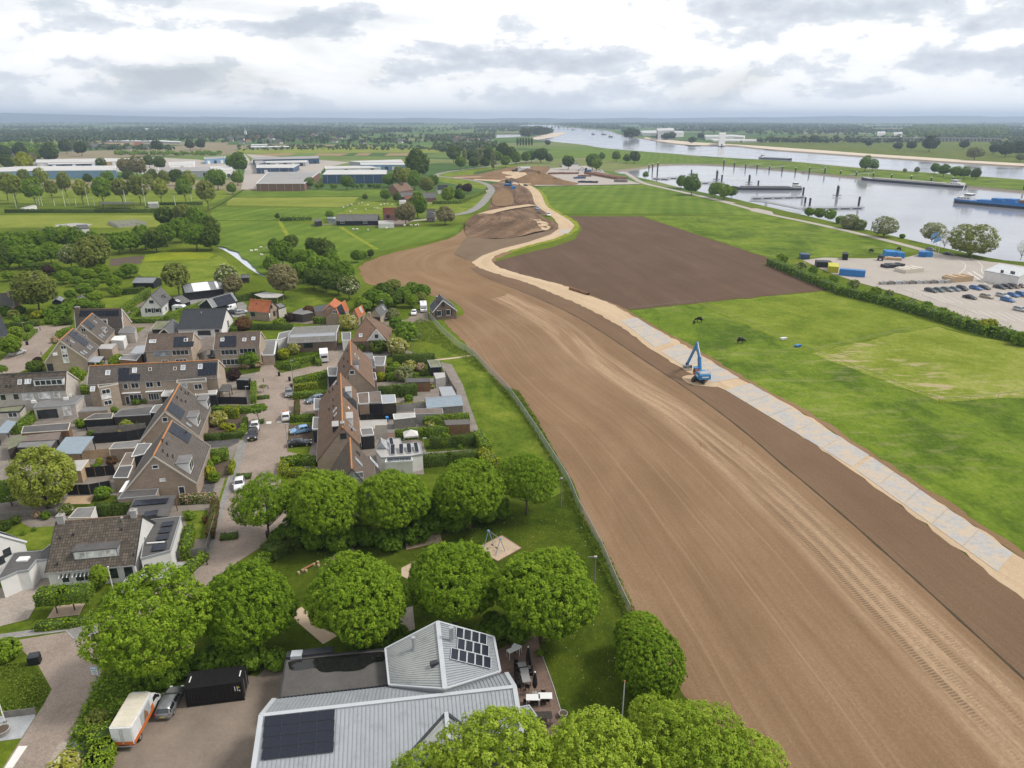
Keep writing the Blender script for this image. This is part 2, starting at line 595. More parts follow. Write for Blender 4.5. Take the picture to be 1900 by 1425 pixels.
def sheet(name,pts,mat,z=0.,holes=(),grid=None,line=None,rot=None,relief=None,world=False,sm=0,lab=None,rag=0.):
 P=[Vec(p)for p in pts]if world else[G(p[0],p[1],z)for p in pts]
 if sm:P=soften(P,sm,True)
 if rag:P=jag(P,max(2.,rag*5),rag)
 ov,of=cdt([(p[0],p[1])for p in P],holes,grid)
 mb=MB()
 hz=[z+(relief(v[0],v[1])if relief else 0.)for v in ov]
 if line is not None:U=[line.uv(v)for v in ov]
 elif rot is not None:
  c,s=cos(rot),sin(rot)
  U=[(v[0]*c-v[1]*s,v[0]*s+v[1]*c)for v in ov]
 else:U=None
 for f in of:
  mb.face([(ov[i][0],ov[i][1],hz[i])for i in f],[U[i]for i in f]if U else None)
 me=mb.mesh(name)
 if relief:smooth(me)
 o=put(name,me,MT[mat]if isinstance(mat,str)else mat)
 return tag(o,lab,None,None,'structure')
def ribbon(name,left,right,mat,z,uscale=1.,n=None,kind='structure',relief=None):
 mb=MB()
 s=0.
 rows=[]
 for a,b in zip(left,right):
  rows.append((Vec(a),Vec(b)))
 nn=n or 1
 prev=None
 for a,b in rows:
  if prev is not None:s+=((a+b)/2-prev).length
  prev=(a+b)/2
  row=[]
  for k in range(nn+1):
   q=a.lerp(b,k/nn)
   row.append(((q.x,q.y,z+(relief(q.x,q.y)if relief else 0)),(k/nn*(b-a).length*uscale,s)))
  if rows[0][0]is not a:
   for k in range(nn):
    mb.face([last[k][0],last[k+1][0],row[k+1][0],row[k][0]],[last[k][1],last[k+1][1],row[k+1][1],row[k][1]])
  last=row
 o=put(name,mb.mesh(name),MT[mat]if isinstance(mat,str)else mat)
 return tag(o,None,None,None,kind)
def evenly(pts,n):
 P=[Vec(p)for p in pts]
 L=[0.]
 for a,b in zip(P,P[1:]):L.append(L[-1]+(b-a).length)
 out=[]
 for k in range(n):
  t=L[-1]*k/(n-1)
  i=max(0,min(len(P)-2,next((j for j in range(len(L)-1)if L[j+1]>=t),len(P)-2)))
  out.append(P[i].lerp(P[i+1],(t-L[i])/max(1e-9,L[i+1]-L[i])))
 return out
def strip(px,width,name,mat,z,sm=2,n=60):
 P=evenly(soften([G(p[0],p[1],z)for p in px],sm),n)
 Lf,Rt=[],[]
 for i,p in enumerate(P):
  d=(P[min(i+1,n-1)]-P[max(i-1,0)]);d.z=0;d.normalize()
  nrm=Vec((-d.y,d.x,0))
  Lf.append(p+nrm*width/2);Rt.append(p-nrm*width/2)
 return ribbon(name,Rt,Lf,mat,z)
harbour= PP(1133,318,1170,326,1208,334,1246,344,1309,358,1360,368,1405,379,1452,390,1521,406,1616,428,1710,450,1774,465,1853,482,1900,486,2050,500,2400,520,2400,400,2050,366,1900,354,1793,344,1670,334,1552,325,1458,314,1363,306,1300,303.5,1284,303.5,1234,304,1216,306,1185,311,1153,314)
river= PP(2400,372,1900,333,1679,317,1584,310.5,1458,298,1360,293.5,1259,286,1132,276,1107,273,1082,268,1037,264,988,259,986,254,1021,247,1029,239,1000,235.5,955,233.5,965,231,1031,231.6,1044,235,1095,239,1132,241.7,1153,250.5,1196,257,1234,264,1284,269.5,1360,269.5,1426,277,1521,283.5,1616,290,1710,296.5,1837,304.5,1900,308,2400,330)
lake= PP(838,251,985,248.3,983,252.5,930,255.5,880,255,845,253)
ditch= PP(398,453,411,456,440,464,462,480,480,497,497,512,495,516,478,508,456,494,440,480,418,465,402,459)
WATER_Z=-1.6
holes,waters=[],[]
for nm,px,depth,inset in(('harbour_bank',harbour,2.6,6.),('river_bank',river,2.6,9.),('lake_bank',lake,2.6,9.),('ditch_bank',ditch,.9,.5)):
 P=[G(p[0],p[1])for p in px]
 a=sum(P[i].x*P[(i+1)%len(P)].y-P[(i+1)%len(P)].x*P[i].y for i in range(len(P)))
 if a<0:P.reverse()
 P=soften(P,1,True)
 holes.append([(p.x,p.y)for p in P])
 n=len(P)
 mb=MB()
 inn=[]
 for i in range(n):
  d1=(P[i]-P[i-1]).normalized();d2=(P[(i+1)%n]-P[i]).normalized()
  d=(d1+d2).normalized()
  inn.append(Vec((P[i].x-d.y*inset,P[i].y+d.x*inset,-depth)))
 for i in range(n):
  j=(i+1)%n
  mb.face([P[i],P[j],inn[j],inn[i]])
 put(nm,mb.mesh(nm),pm('mud_bank',(0,0,0))if nm!='ditch_bank' else MT['gdark'])['kind']='structure'
b= PP(150,210,6000,210,6000,9000,-600,9000,-600,1900,150,700)
sheet('river_water',[(p[0],p[1],WATER_Z)for p in b],'water_river',WATER_Z,world=True)
pd=[G(p[0],p[1],-.35)for p in ditch]
cxy=sum((Vec((p.x,p.y,0))for p in pd),Vec())/len(pd)
sheet('ditch_water',[(p.x*1.,p.y,0)for p in[G(388,446),G(415,452),G(446,460),G(470,480),G(505,508),G(505,522),G(470,510),G(430,482),G(395,460)]],'water_ditch',-.38,world=True)
outer= PP(-14000,-400,14000,-400,14000,22000,-14000,22000)
ov,of=cdt(outer,holes)
gm=MB()
for f in of:gm.face([(ov[i][0],ov[i][1],0.)for i in f])
t=NT('ground_patchwork')
p=t.pos()
vo=t.new('ShaderNodeTexVoronoi',feature='F1')
sv(vo,'Scale',1.)
t.l.new(t.mg(p,(.003,.0052,0.),R(18)),vo.inputs['Vector'])
sepc=t.new('ShaderNodeSeparateColor');t.l.new(vo.outputs['Color'],sepc.inputs[0])
fieldc=t.rp(sepc.outputs[0],[(0.,(.06,.105,.028)),(.2,(.085,.145,.03)),(.38,(.15,.17,.055)),(.52,(.065,.12,.025)),(.66,(.22,.185,.115)),(.75,(.055,.1,.026)),(.9,(.115,.16,.04)),(1.,(.17,.2,.07))],'CONSTANT')
nz=t.nz(p,.02,5,.65)
fz=t.nz(p,.9,5,.7)
mm=t.math('+',t.math('*',nz,.5),t.math('*',fz,.5))
farc=t.mix(1.,fieldc,t.rp(mm,[(.3,.65),(.5,1.),(.7,1.35)]),'*')
sp=t.sx(p)
far=t.math('/',t.math('-',sp[1],520.),160.,clamp=True)
nearc=t.rp(mm,[(.36,(.05,.075,.008)),(.5,(.095,.13,.012)),(.64,(.16,.19,.025))])
t.set(color=t.mix(far,nearc,farc),rough=.95,spec=.02)
t.bp(fz,.5,.25)
MT['ground_patchwork']=t.mat
put('ground',gm.mesh('ground'),t.mat)['kind']='structure'
road_l_px= PP(2010,1240,1900,1114,1755,1001,1620,901,1500,816,1376,739,1318,712,1262,682,1197,641,1160,611,1100,577,1062,560,1020,542,981,526,935,512,895,500,876,490,876,482,890,473,930,460,981,447.5,1021,433,1037,422,1032,410,1021,399.5,1001,387,991,377,988,362,978,349,963,343,930,338,880,334)
road_r_px= PP(2120,1220,1900,1038,1755,940,1620,852,1500,771,1416,728,1353,691,1290,652,1235,621,1191,598,1142,566,1090,549,1057,533,994,516,943,503,920,494,911,485,914,477,931,470,981,455,1031,443,1062,428,1067,417,1054,407,1037,397,1014,384,1009,372,1006,362,994,349,976,341.5,943,335,880,331)
RL=evenly(soften([Vec((74.5,38,0))]+[G(*p)for p in road_l_px[1:]],2),400)
RR=evenly(soften([Vec((81.5,44,0))]+[G(*p)for p in road_r_px[1:]],2),400)
EDGE=Line([(p.x,p.y)for p in RL])
def wob(x,y,s=.15,a=.06):
 return a*(sin(x*s+1.3*sin(y*s*.7))+sin(y*s*1.3+x*s*.4))
strip_px= PP(1900,1114,1755,1001,1620,901,1500,816,1376,739,1318,712,1262,682,1197,641,1160,611,1100,577,1062,560,1020,542,981,526,935,512,895,500,876,490,850,492,815,505,790,530,800,549,832,556,860,572,858,584,822,596,850,625,880,655,905,690,930,716,960,728,985,762,1010,806,1035,850,1060,890,1070,915,1085,960,1110,1007,1140,1070,1170,1140,1230,1225,1275,1290,1330,1350,1400,1425,1480,1560)
SP=[G(*p)for p in strip_px]+[Vec((55,34,0)),Vec((74.5,38,0))]
sheet('earth_strip',[(p.x,p.y,0)for p in SP],'soil_strip',.035,world=True,grid=3.,line=EDGE,rag=.45,relief=lambda x,y:wob(x,y,.35,.015))
FUR=[Vec((62.5,38,0))]+[G(*p)for p in PP(1900,1261,1780,1150,1675,1055,1580,970,1498,900,1449,860,1395,812,1342,770,1270,718,1190,665,1100,605,1060,582,1010,558,960,538,915,522,886,508,872,497)]
FUR=evenly(soften(FUR,2),120)
path_pts=[(p.x,p.y,0)for p in FUR]+[(p.x,p.y,0)for p in reversed([q for q in RL if 36<q.y<FUR[-1].y+2 and q.x>FUR[-1].x-3])]
sheet('tilled_strip',path_pts,'soil_tilled',.084,world=True,line=EDGE)
lf_,rt_=[],[]
for i,p in enumerate(FUR):
 d=FUR[min(i+1,119)]-FUR[max(i-1,0)];d.normalize()
 n_=Vec((-d.y,d.x,0))*(.14+.05*sin(i*1.7))
 lf_.append(p+n_);rt_.append(p-n_)
pm('dark_furrow',(.052,.04,.02),.4,1.5,.9,.5,5)  # narrow dark band laid flat along the furrow line
ribbon('dark_furrow',rt_,lf_,'dark_furrow',.09)
bulge_px= PP(876,490,876,482,890,473,872,462,870,440,868,418,860,424,842,440,782,458,722,470,672,489,666,498,670,512,682,527,715,531,760,540,800,549,832,556,870,560,960,545,935,512,895,500)
sheet('earth_apron',bulge_px,'soil_bulge',.072,grid=6.,line=EDGE,sm=1,rag=.7)
def mound(x,y,c,rx,ry,rz,h,flat=1.6):
 dx,dy=x-c[0],y-c[1]
 ca,sa=cos(rz),sin(rz)
 u,v=(dx*ca+dy*sa)/rx,(-dx*sa+dy*ca)/ry
 d=math.sqrt(u*u+v*v)
 return h*max(0.,1-d**flat)
c1=G(*C3(120,860));c2=G(*C3(400,880))
def dig_relief(x,y):
 z=.12+mound(x,y,c1,22,55,.1,3.6,1.8)+mound(x,y,c2,16,40,-.3,2.4,1.8)+wob(x,y,.5,.22)
 z+=.25*sin((x*.3+y*.06))
 return max(z,.1)
dig_px=C3(20,800,100,760,250,735,440,735,480,790,600,850,625,880,560,902,480,918,330,955,100,968,-40,955,-70,930,-60,850)
sheet('dug_earth',dig_px,'soil_dark',.02,grid=4.,line=EDGE,sm=1,relief=dig_relief)
sheet('grey_earth',C3(-150,1075,-60,945,100,955,330,945,480,905,600,880,627,884,560,930,400,985,200,1035,60,1085,-10,1130),'soil_grey',.1,grid=5.,line=EDGE,relief=lambda x,y:abs(wob(x,y,.5,.05))+.005)
sheet('pale_track',C3(390,800,440,830,520,860,570,880,540,905,480,905,450,850),'sroad',.06,line=EDGE,sm=1,grid=3.,relief=dig_relief)
far_px=C3(440,735,480,790,560,790,480,740,440,700,430,640,390,590,330,565,200,545,120,560,165,610,120,680,110,740,30,790,100,760,250,735)
sheet('worked_earth',far_px,'soil_dark',.05,grid=8.,line=EDGE,sm=1,relief=lambda x,y:.03+max(0,wob(x,y,.2,.15)))
strip(C3(40,800,80,775,230,738,430,712),9.,'site_track','sroad',.9,n=30)
sheet('worked_patch',C3(130,640,210,600,270,610,300,700,250,720,130,725),'soil_heap',.5,sm=1)
sheet('worked_patch',C3(290,625,375,620,405,700,310,712),'soil_dark',.5,rot=R(10),sm=1)
rj=random.Random(8)
def jig(L_,a=.4):return[p+Vec((rj.uniform(-a,a),rj.uniform(-a,a),0))for p in L_]
ribbon('haul_road',jig(RR),jig(RL),'sroad',.1,n=3)
verge=[]
VR=[]
for i,p in enumerate(RR):
 d=RR[min(i+1,399)]-RR[max(i-1,0)];d.normalize()
 n_=Vec((d.y,-d.x,0))
 VR.append(p+n_*(3.2 if 150<i<330 else 1.))
ribbon('road_verge',jig(VR[150:],.5),RR[150:],'grass_verge',.05)
ribbon('spill_edge',jig([p+Vec((.5,.2,0))for p in VR[:160]],.45),RR[:160],'soil_bulge',.062)
plough=C3(690,797,745,825,795,880,745,962,600,1014,400,1065,200,1114,138,1135,152,1162,300,1213,500,1263,700,1313,900,1392,965,1422)+ PP(1169,575,1287,563,1300,561,1562,536,1535,524,1442,484,1300,437.5,1191,401.5)
PG=[G(*p)for p in plough]
d=G(1562,535)-G(1191,401)
sheet('ploughed_field',plough,'soil_field',.055,grid=8.,rot=math.atan2(d.x,d.y),relief=lambda x,y:.01,rag=.6)
FIELDS=[('meadow','glush', PP(1001,345,1190,342,1300,362,1390,388,1430,400,1191,397,1054,397,1040,393,1020,382,1013,366)),('meadow','gmeadow', PP(1195,401.5,1432,401,1570,430,1700,464,1660,472,1500,478,1445,483,1300,436)),('meadow','gmeadow', PP(1172,577,1290,564,1740,748,1900,820,2000,900,2010,1115,1900,1030,1755,932,1620,845,1500,764,1416,722,1353,685,1290,645,1235,615,1191,592)),('meadow','gmown', PP(1292,563,1565,537,1600,548,1700,590,1800,620,1740,605,1680,615,1505,655)),('meadow','grass_dry', PP(1507,656,1680,616,1740,606,1800,622,1900,640,2000,660,2000,770,1740,745)),('meadow','gmeadow', PP(1745,748,2000,730,2000,880,1900,818)),('crop_field','cpale',C2(-60,660,890,655,840,710,740,730,-80,715)),('meadow','glush',C2(-200,730,700,735,850,720,700,800,640,830,280,835,-180,830)),('meadow','glush',C2(-250,1010,-180,830,300,835,720,860,1000,880,1180,880,1580,870,1650,860,1620,920,1500,960,1010,1060,870,1170,560,1200,230,1260,0,1060,-100,1020)),('meadow','gmown',C2(740,760,860,715,920,690,1160,690,1180,740,1070,740,1070,780,730,790)),('crop_field','glush',C2(-20,610,1060,600,1300,600,1380,625,1160,640,920,650,-60,655)),('dike_slope','gmown',C2(1460,490,1900,425,2100,400,2100,420,1750,470,1700,520,1840,570,1810,600,1480,540)),('dike_slope','gmown',C2(1400,705,1560,700,1850,615,1870,620,1780,700,1680,770,1600,785,1400,730)),('crop_field','cpale',C1(0,790,1180,790,1200,870,1100,880,680,880,0,880,-40,840)),('meadow','gmown',C1(0,600,1500,600,1640,600,1700,640,1500,730,1480,690,0,700,-50,650)),('flower_meadow','grass_flower',C1(1060,1080,1160,1065,1500,1060,1570,1075,1540,1110,1060,1130)),('meadow','gmown',C1(1040,1140,1540,1118,1620,1085,1700,1150,1860,1240,1500,1290,1100,1260,980,1210)),('vegetable_patch','bsoil',C1(810,1110,1050,1085,1040,1140,800,1165)),('spit','gmeadow', PP(1300,291.5,1360,294.5,1458,299,1584,311.5,1679,318,1900,334,2300,366,2300,385,2050,365,1900,353,1793,343,1670,333,1552,324,1458,313,1363,305.3,1300,302.8)),('floodplain','glush', PP(1020,276,1107,275,1132,277,1259,287,1300,291.4,1300,302.6,1234,303,1190,306,1170,303,1090,293,1040,291,1025,283)),('floodplain','grass_base', PP(1310,266,1360,258,1500,250,1900,262,2300,290,2300,320,1900,303,1837,300,1710,292,1616,285.5,1521,279,1426,272.5)),('crop_field','cpale',C1(0,235,700,240,1040,250,1050,270,620,285,0,295)),('crop_field','soil_far',C1(560,255,760,245,1050,250,1040,272,640,275)),('crop_field','cpale',C2(0,300,780,275,1400,300,1560,330,900,330,0,335)),('crop_field','soil_far',C2(600,335,830,335,760,352,560,350)),('crop_field','soil_far',C2(1110,335,1270,332,1250,352,1080,352)),('crop_field','soil_far',C2(890,335,990,333,960,350,860,350)),('crop_field','soil_far',C2(80,340,440,333,380,350,100,358)),]
for i,(nm,mt,px)in enumerate(FIELDS):
 sheet(nm,px,mt,.012+.0042*(i%9),rot=R(60)if mt.startswith('soil')else None,rag=.7)
sh_= PP(1196,257,1234,264,1284,269.4,1360,269.4,1426,276.9,1521,283.4,1616,289.9,1710,296.4,1837,304.4,1900,307.9)
up_=[2.5,6,5,2.5,4.5,4.5,5,5.5,5,4]
sheet('river_beach',sh_+[(x,y-u-.8*sin(x*.05))for(x,y),u in reversed(list(zip(sh_,up_)))],'beach_sand',.08)
sheet('river_beach', PP(985,254,1020,247,1045,245,1050,248,1030,254,1000,259,987,258.6),'beach_sand',-1.2)
def hills():
 mb=MB()
 prof={0:150,1:165,2:150,3:120,4:92,5:78,6:68,7:62,8:60,9:58,10:58,11:58,12:62,13:74,14:88,15:98,16:98,17:92,18:84,19:80}
 n=140
 x0,x1,y0=-12500,12500,14500
 pts=[]
 for i in range(n+1):
  k=i/n*19
  a=prof[int(k)]*(1-k%1)+prof[min(19,int(k)+1)]*(k%1)
  a+=7*sin(i*.55)+4*sin(i*1.37+1)+2.2*sin(i*3.1)
  x=x0+(x1-x0)*i/n
  pts.append((x,max(12,a)))
 for(x,a),(x2,a2)in zip(pts,pts[1:]):
  mb.face([(x,y0-1500,0),(x2,y0-1500,0),(x2,y0,a2),(x,y0,a)])
  mb.face([(x,y0,a),(x2,y0,a2),(x2,y0+4000,a2*.8),(x,y0+4000,a*.8)])
 put('hills',mb.mesh('hills'),pm('hill_wood',(.05,.075,.04),.4,.003,.95))['kind']='structure'
hills()
def haze():
 mb=MB()
 mb.box((0,9000,88),(26000,19500,184))
 t=NT('haze_air')
 t.n.remove(t.b)
 v=t.new('ShaderNodeVolumePrincipled')
 sv(v,'Color',(.6,.74,.95,1))
 sv(v,'Density',.00011)
 sv(v,'Anisotropy',.2)
 t.l.new(v.outputs[0],t.out.inputs['Volume'])
 o=put('haze',mb.mesh('haze'),t.mat)
 tag(o,'thin blue-grey haze over the whole river plain',None,None,'stuff')
haze()
def leaf_mat(name,dark,mid,light,trans=.36,flower=None,fl_amount=0.):
 t=NT(name)
 at=t.new('ShaderNodeAttribute');at.attribute_name='rnd'
 oi=t.new('ShaderNodeObjectInfo')
 f=t.math('+',t.math('*',at.outputs['Fac'],.8),t.math('*',oi.outputs['Random'],.2))
 c=t.rp(f,[(.12,dark),(.5,mid),(.9,light)])
 if flower:
  c=t.mix(t.rp(at.outputs['Fac'],[(1-fl_amount-.02,0.),(1-fl_amount,1.)]),c,flower)
 t.set(color=c,rough=.65,spec=.1)
 tr=t.new('ShaderNodeBsdfTranslucent')
 t.l.new(t.mix(1.,c,(1.25,1.15,.5),'*'),tr.inputs[0])
 ms=t.new('ShaderNodeMixShader');sv(ms,0,trans)
 t.l.new(t.b.outputs[0],ms.inputs[1]);t.l.new(tr.outputs[0],ms.inputs[2])
 t.l.new(ms.outputs[0],t.out.inputs['Surface'])
 MT[name]=t.mat
 return t.mat
leaf_mat('leaf_spring',(.067,.134,.006),(.173,.279,.015),(.326,.435,.038))
leaf_mat('leaf_fresh',(.109,.186,.01),(.243,.346,.026),(.41,.499,.064))
leaf_mat('lmid',(.064,.129,.011),(.144,.244,.02),(.264,.378,.042))
leaf_mat('ldark',(.042,.079,.011),(.098,.151,.02),(.182,.242,.039))
leaf_mat('lolive',(.105,.135,.022),(.205,.24,.05),(.31,.335,.085))
leaf_mat('lbrown',(.136,.124,.058),(.249,.227,.106),(.362,.333,.173))
leaf_mat('lwillow',(.141,.179,.023),(.275,.32,.046),(.41,.435,.096))
leaf_mat('lgrey',(.141,.166,.064),(.243,.269,.115),(.346,.365,.179))
leaf_mat('lpurple',(.038,.024,.022),(.07,.041,.035),(.115,.068,.054))
leaf_mat('lred',(.081,.047,.019),(.149,.081,.032),(.243,.135,.059))
leaf_mat('llime',(.17,.2,.006),(.3,.335,.012),(.43,.44,.035))
leaf_mat('lhedge',(.079,.147,.01),(.179,.275,.018),(.32,.416,.041))
leaf_mat('lhdark',(.044,.077,.01),(.092,.138,.018),(.16,.211,.036))
leaf_mat('lwhite',(.084,.136,.019),(.159,.211,.032),(.253,.305,.055),flower=(.66,.63,.52),fl_amount=.3)
leaf_mat('lpink',(.165,.158,.034),(.264,.224,.06),(.396,.29,.102),flower=(.6,.44,.36),fl_amount=.5)
leaf_mat('lcream',(.198,.224,.025),(.33,.33,.051),(.495,.449,.102),flower=(.55,.53,.33),fl_amount=.35)
leaf_mat('lfar',(.031,.054,.017),(.064,.095,.028),(.115,.147,.049),trans=.15)
leaf_mat('weed',(.06,.105,.008),(.12,.18,.014),(.22,.265,.04))
leaf_mat('weed_flower',(.074,.125,.009),(.14,.218,.015),(.264,.323,.038),flower=(.62,.62,.45),fl_amount=.06)
pm('bark',(.115,.085,.062),.3,3.,.95,.5,9)
pm('bark_grey',(.19,.165,.135),.25,3.,.95,.4,9)
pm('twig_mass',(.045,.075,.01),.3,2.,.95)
def leaf_arrays(c,nrm,size,r,aspect=.62):
 n=len(c)
 a=r.normal(size=(n,3))
 nrm=nrm/np.maximum(1e-6,np.linalg.norm(nrm,axis=1))[:,None]
 t=np.cross(nrm,a);t/=np.maximum(1e-6,np.linalg.norm(t,axis=1))[:,None]
 b=np.cross(nrm,t)
 s=size[:,None]
 fold=nrm*s*.16
 V=np.stack([c-t*s-fold,c+b*s*aspect,c+t*s-fold,c-b*s*aspect],axis=1).reshape(-1,3)
 return V
def leaf_mesh(name,V,rnd,extra_v=None,extra_f=None):
 n=len(V)//4
 me=bpy.data.meshes.new(name)
 Fq=np.arange(n*4).reshape(n,4)
 ev=np.zeros((0,3))if extra_v is None else np.asarray(extra_v)
 ef=[]if extra_f is None else extra_f
 nv=n*4+len(ev)
 nl=n*4+sum(len(f)for f in ef)
 me.vertices.add(nv);me.loops.add(nl);me.polygons.add(n+len(ef))
 me.vertices.foreach_set('co',np.concatenate([V,ev]).astype(np.float32).ravel())
 li=np.concatenate([Fq.ravel(),np.array([i+n*4 for f in ef for i in f],dtype=np.int64)])if ef else Fq.ravel()
 me.loops.foreach_set('vertex_index',li.astype(np.int32))
 starts=list(range(0,n*4,4));s=n*4
 for f in ef:starts.append(s);s+=len(f)
 me.polygons.foreach_set('loop_start',np.array(starts,dtype=np.int32))
 mi=np.zeros(n+len(ef),dtype=np.int32);mi[n:]=1
 me.polygons.foreach_set('material_index',mi)
 at=me.attributes.new('rnd','FLOAT','FACE')
 at.data.foreach_set('value',np.concatenate([rnd,np.zeros(len(ef))]).astype(np.float32))
 me.update();me.validate()
 return me
def blob_dir(r,n,low=-.55):
 z=r.uniform(low,1,n);a=r.uniform(0,2*np.pi,n)
 q=np.sqrt(1-z*z)
 return np.stack([q*np.cos(a),q*np.sin(a),z],axis=1)
def crown(name,seed,rx,rz,nclump,nleaf,leaf,clump_r,zc,lobes=7,lobe_amp=.22,low=-.6,fill=.25,shape=None,up=.35,sparse=0.):
 r=np.random.RandomState(seed)
 L=blob_dir(r,lobes,-.3);Lw=r.uniform(.5,1.,lobes)
 d=blob_dir(r,nclump,low)
 bumps=np.max(np.clip(d@L.T-.55,0,1)/.45*Lw[None,:],axis=1)
 rad=1-lobe_amp+lobe_amp*1.25*bumps+r.normal(0,.035,nclump)
 inner=r.uniform(size=nclump)<fill
 rad=np.where(inner,rad*r.uniform(.45,.9,nclump),rad)
 if shape is not None:rad=rad*shape(d)
 C=d*rad[:,None]*np.array([rx,rx,rz])
 nrm=d*np.array([1/rx,1/rx,1/rz]);nrm/=np.linalg.norm(nrm,axis=1)[:,None]
 keep=r.uniform(size=nclump)>sparse
 C,nrm=C[keep],nrm[keep]
 k=len(C)
 e=blob_dir(r,k*nleaf,-1.)
 N=np.repeat(nrm,nleaf,axis=0)
 dot=(e*N).sum(1)
 e=np.where((dot<-.25)[:,None],e-2*dot[:,None]*N,e)
 cr=np.repeat(clump_r*r.uniform(.65,1.25,k),nleaf)
 pos=np.repeat(C,nleaf,axis=0)+e*(cr*r.uniform(.55,1.,k*nleaf))[:,None]
 ln=e*.8+N*.35+np.array([0,0,up])+r.normal(0,.28,(k*nleaf,3))
 crnd=np.repeat(r.uniform(0,1,k),nleaf)
 rn=np.clip(.45*crnd+.55*r.uniform(0,1,k*nleaf),0,1)
 pos[:,2]+=zc
 V=leaf_arrays(pos,ln,leaf*r.uniform(.7,1.3,len(pos)),r)
 return leaf_mesh(name,V,rn)
def trunk_mesh(name,seed,h,r0,spread,nlimb=6,fork=.45):
 rr=random.Random(seed)
 mb=MB()
 top=h*fork
 segs=4
 p=UZ(-.1);r=r0
 pts=[p]
 for i in range(segs):
  q=p+Vec((rr.uniform(-.05,.05)*top,rr.uniform(-.05,.05)*top,(top+.1)/segs))
  mb.tb(p,q,r*(1.25 if i==0 else 1),r*.88,8,False)
  r*=.88;p=q
 for k in range(nlimb):
  a=2*math.pi*(k+rr.uniform(-.3,.3))/nlimb
  b=p.copy()-Vec((0,0,rr.uniform(0,top*.35)))
  rad=r*rr.uniform(.45,.65)
  dv=Vec((cos(a),sin(a),rr.uniform(.5,1.5)))
  for j in range(3):
   L=spread*rr.uniform(.22,.34)
   q=b+dv.normalized()*L
   mb.tb(b,q,rad,rad*.62,6,False)
   if j:
    s_=Vec((rr.uniform(-1,1),rr.uniform(-1,1),rr.uniform(.2,1))).normalized()*L*.8
    mb.tb(b,b+s_,rad*.6,rad*.2,5,False)
   b,rad=q,rad*.62
   dv+=Vec((rr.uniform(-.4,.4),rr.uniform(-.4,.4),.25))
 mb.tb(p,p+UZ(h*.35),r*.7,r*.2,6,False)
 return smooth(mb.mesh(name))
TK={}
def kind(name,crowns,trunk,w,h,hc):
 TK[name]=dict(c=crowns,t=trunk,w=w,h=h,hc=hc,i=0)
kind('broad',[crown('crown_broad',10+k,5.3,4.4,2500,22,.118,.34,6.4,lobes=24,lobe_amp=.36,low=-.8,up=.55)for k in range(4)],trunk_mesh('trunk_broad',1,10,.3,7,7,.3),11.2,11.6,6.6)
kind('loose',[crown('crown_loose',30+k,5.1,4.5,1700,20,.118,.38,6.7,lobes=22,lobe_amp=.44,low=-.65,fill=.4,sparse=.1,up=.5)for k in range(3)],trunk_mesh('trunk_loose',2,11,.26,8.5,9,.3),10.8,11.8,6.8)
kind('clipped',[crown('crown_clipped',40+k,4.3,4.1,2000,24,.115,.3,5.3,lobes=8,lobe_amp=.1,low=-.95,fill=.1)for k in range(2)],trunk_mesh('trunk_clipped',3,8,.24,5,6,.25),9.2,9.6,5.3)
kind('mid',[crown('crown_mid',50+k,3.3,3.2,300,26,.24,.62,4.2,lobes=8,lobe_amp=.28,low=-.8,up=.75)for k in range(4)],trunk_mesh('trunk_mid',4,6.5,.18,4.5,6,.3),7.2,7.6,4.2)
kind('small',[crown('crown_small',60+k,1.7,1.7,130,22,.17,.42,2.9,lobes=6,lobe_amp=.3,low=-.7)for k in range(3)],trunk_mesh('trunk_small',5,3.6,.09,2.4,5,.42),3.8,4.7,2.9)
kind('umbrella',[crown('crown_umbrella',66,1.9,.9,120,20,.17,.4,3.7,lobes=8,lobe_amp=.3,low=-.3)],trunk_mesh('trunk_umbrella',6,4.2,.09,3.,7,.62),4.2,4.7,3.7)
kind('willow',[crown('crown_willow',70+k,4.6,4.6,420,30,.2,.8,5.,lobes=9,lobe_amp=.25,low=-.95,up=.75)for k in range(2)],trunk_mesh('trunk_willow',7,9,.3,6,7,.3),10.,9.9,5.)
kind('wood',[crown('crown_wood',80+k,5.2,5.6,420,20,.36,.95,6.6,lobes=15,lobe_amp=.42,low=-.9,fill=.3,up=.75)for k in range(5)],trunk_mesh('trunk_wood',8,11,.32,7,6,.3),11.4,12.8,6.6)
kind('avenue',[crown('crown_avenue',90+k,4.2,4.4,210,20,.36,.95,7.4,lobes=10,lobe_amp=.36,low=-.75,sparse=.08,up=.75)for k in range(4)],trunk_mesh('trunk_avenue',9,11,.24,6,6,.34),9.2,12.2,7.4)
kind('far',[crown('crown_far',100+k,4.6,4.6,90,12,.75,1.5,5.4,lobes=7,lobe_amp=.28,low=-.85,up=.75)for k in range(5)],trunk_mesh('trunk_far',11,9,.3,5,3,.3),10.8,10.8,5.4)
kind('poplar',[crown('crown_poplar',110,2.,8.6,150,14,.6,.95,9.2,lobes=9,lobe_amp=.2,low=-.95)],trunk_mesh('trunk_poplar',12,16,.28,3,3,.12),4.6,18.4,9.2)
kind('conifer',[crown('crown_conifer',115,1.4,3.2,170,14,.22,.4,3.3,lobes=7,lobe_amp=.16,low=-.95,shape=lambda d:np.clip(1.02-.55*(d[:,2]+1)/2,.3,1))],trunk_mesh('trunk_conifer',13,5,.12,1.5,3,.2),2.7,6.6,3.3)
kind('bare',[crown('crown_bare',120+k,3.6,3.8,150,9,.14,.95,5.2,lobes=9,lobe_amp=.36,low=-.6,sparse=.1)for k in range(2)],trunk_mesh('trunk_bare',14,9,.2,8.5,11,.25),8.,9.4,5.2)
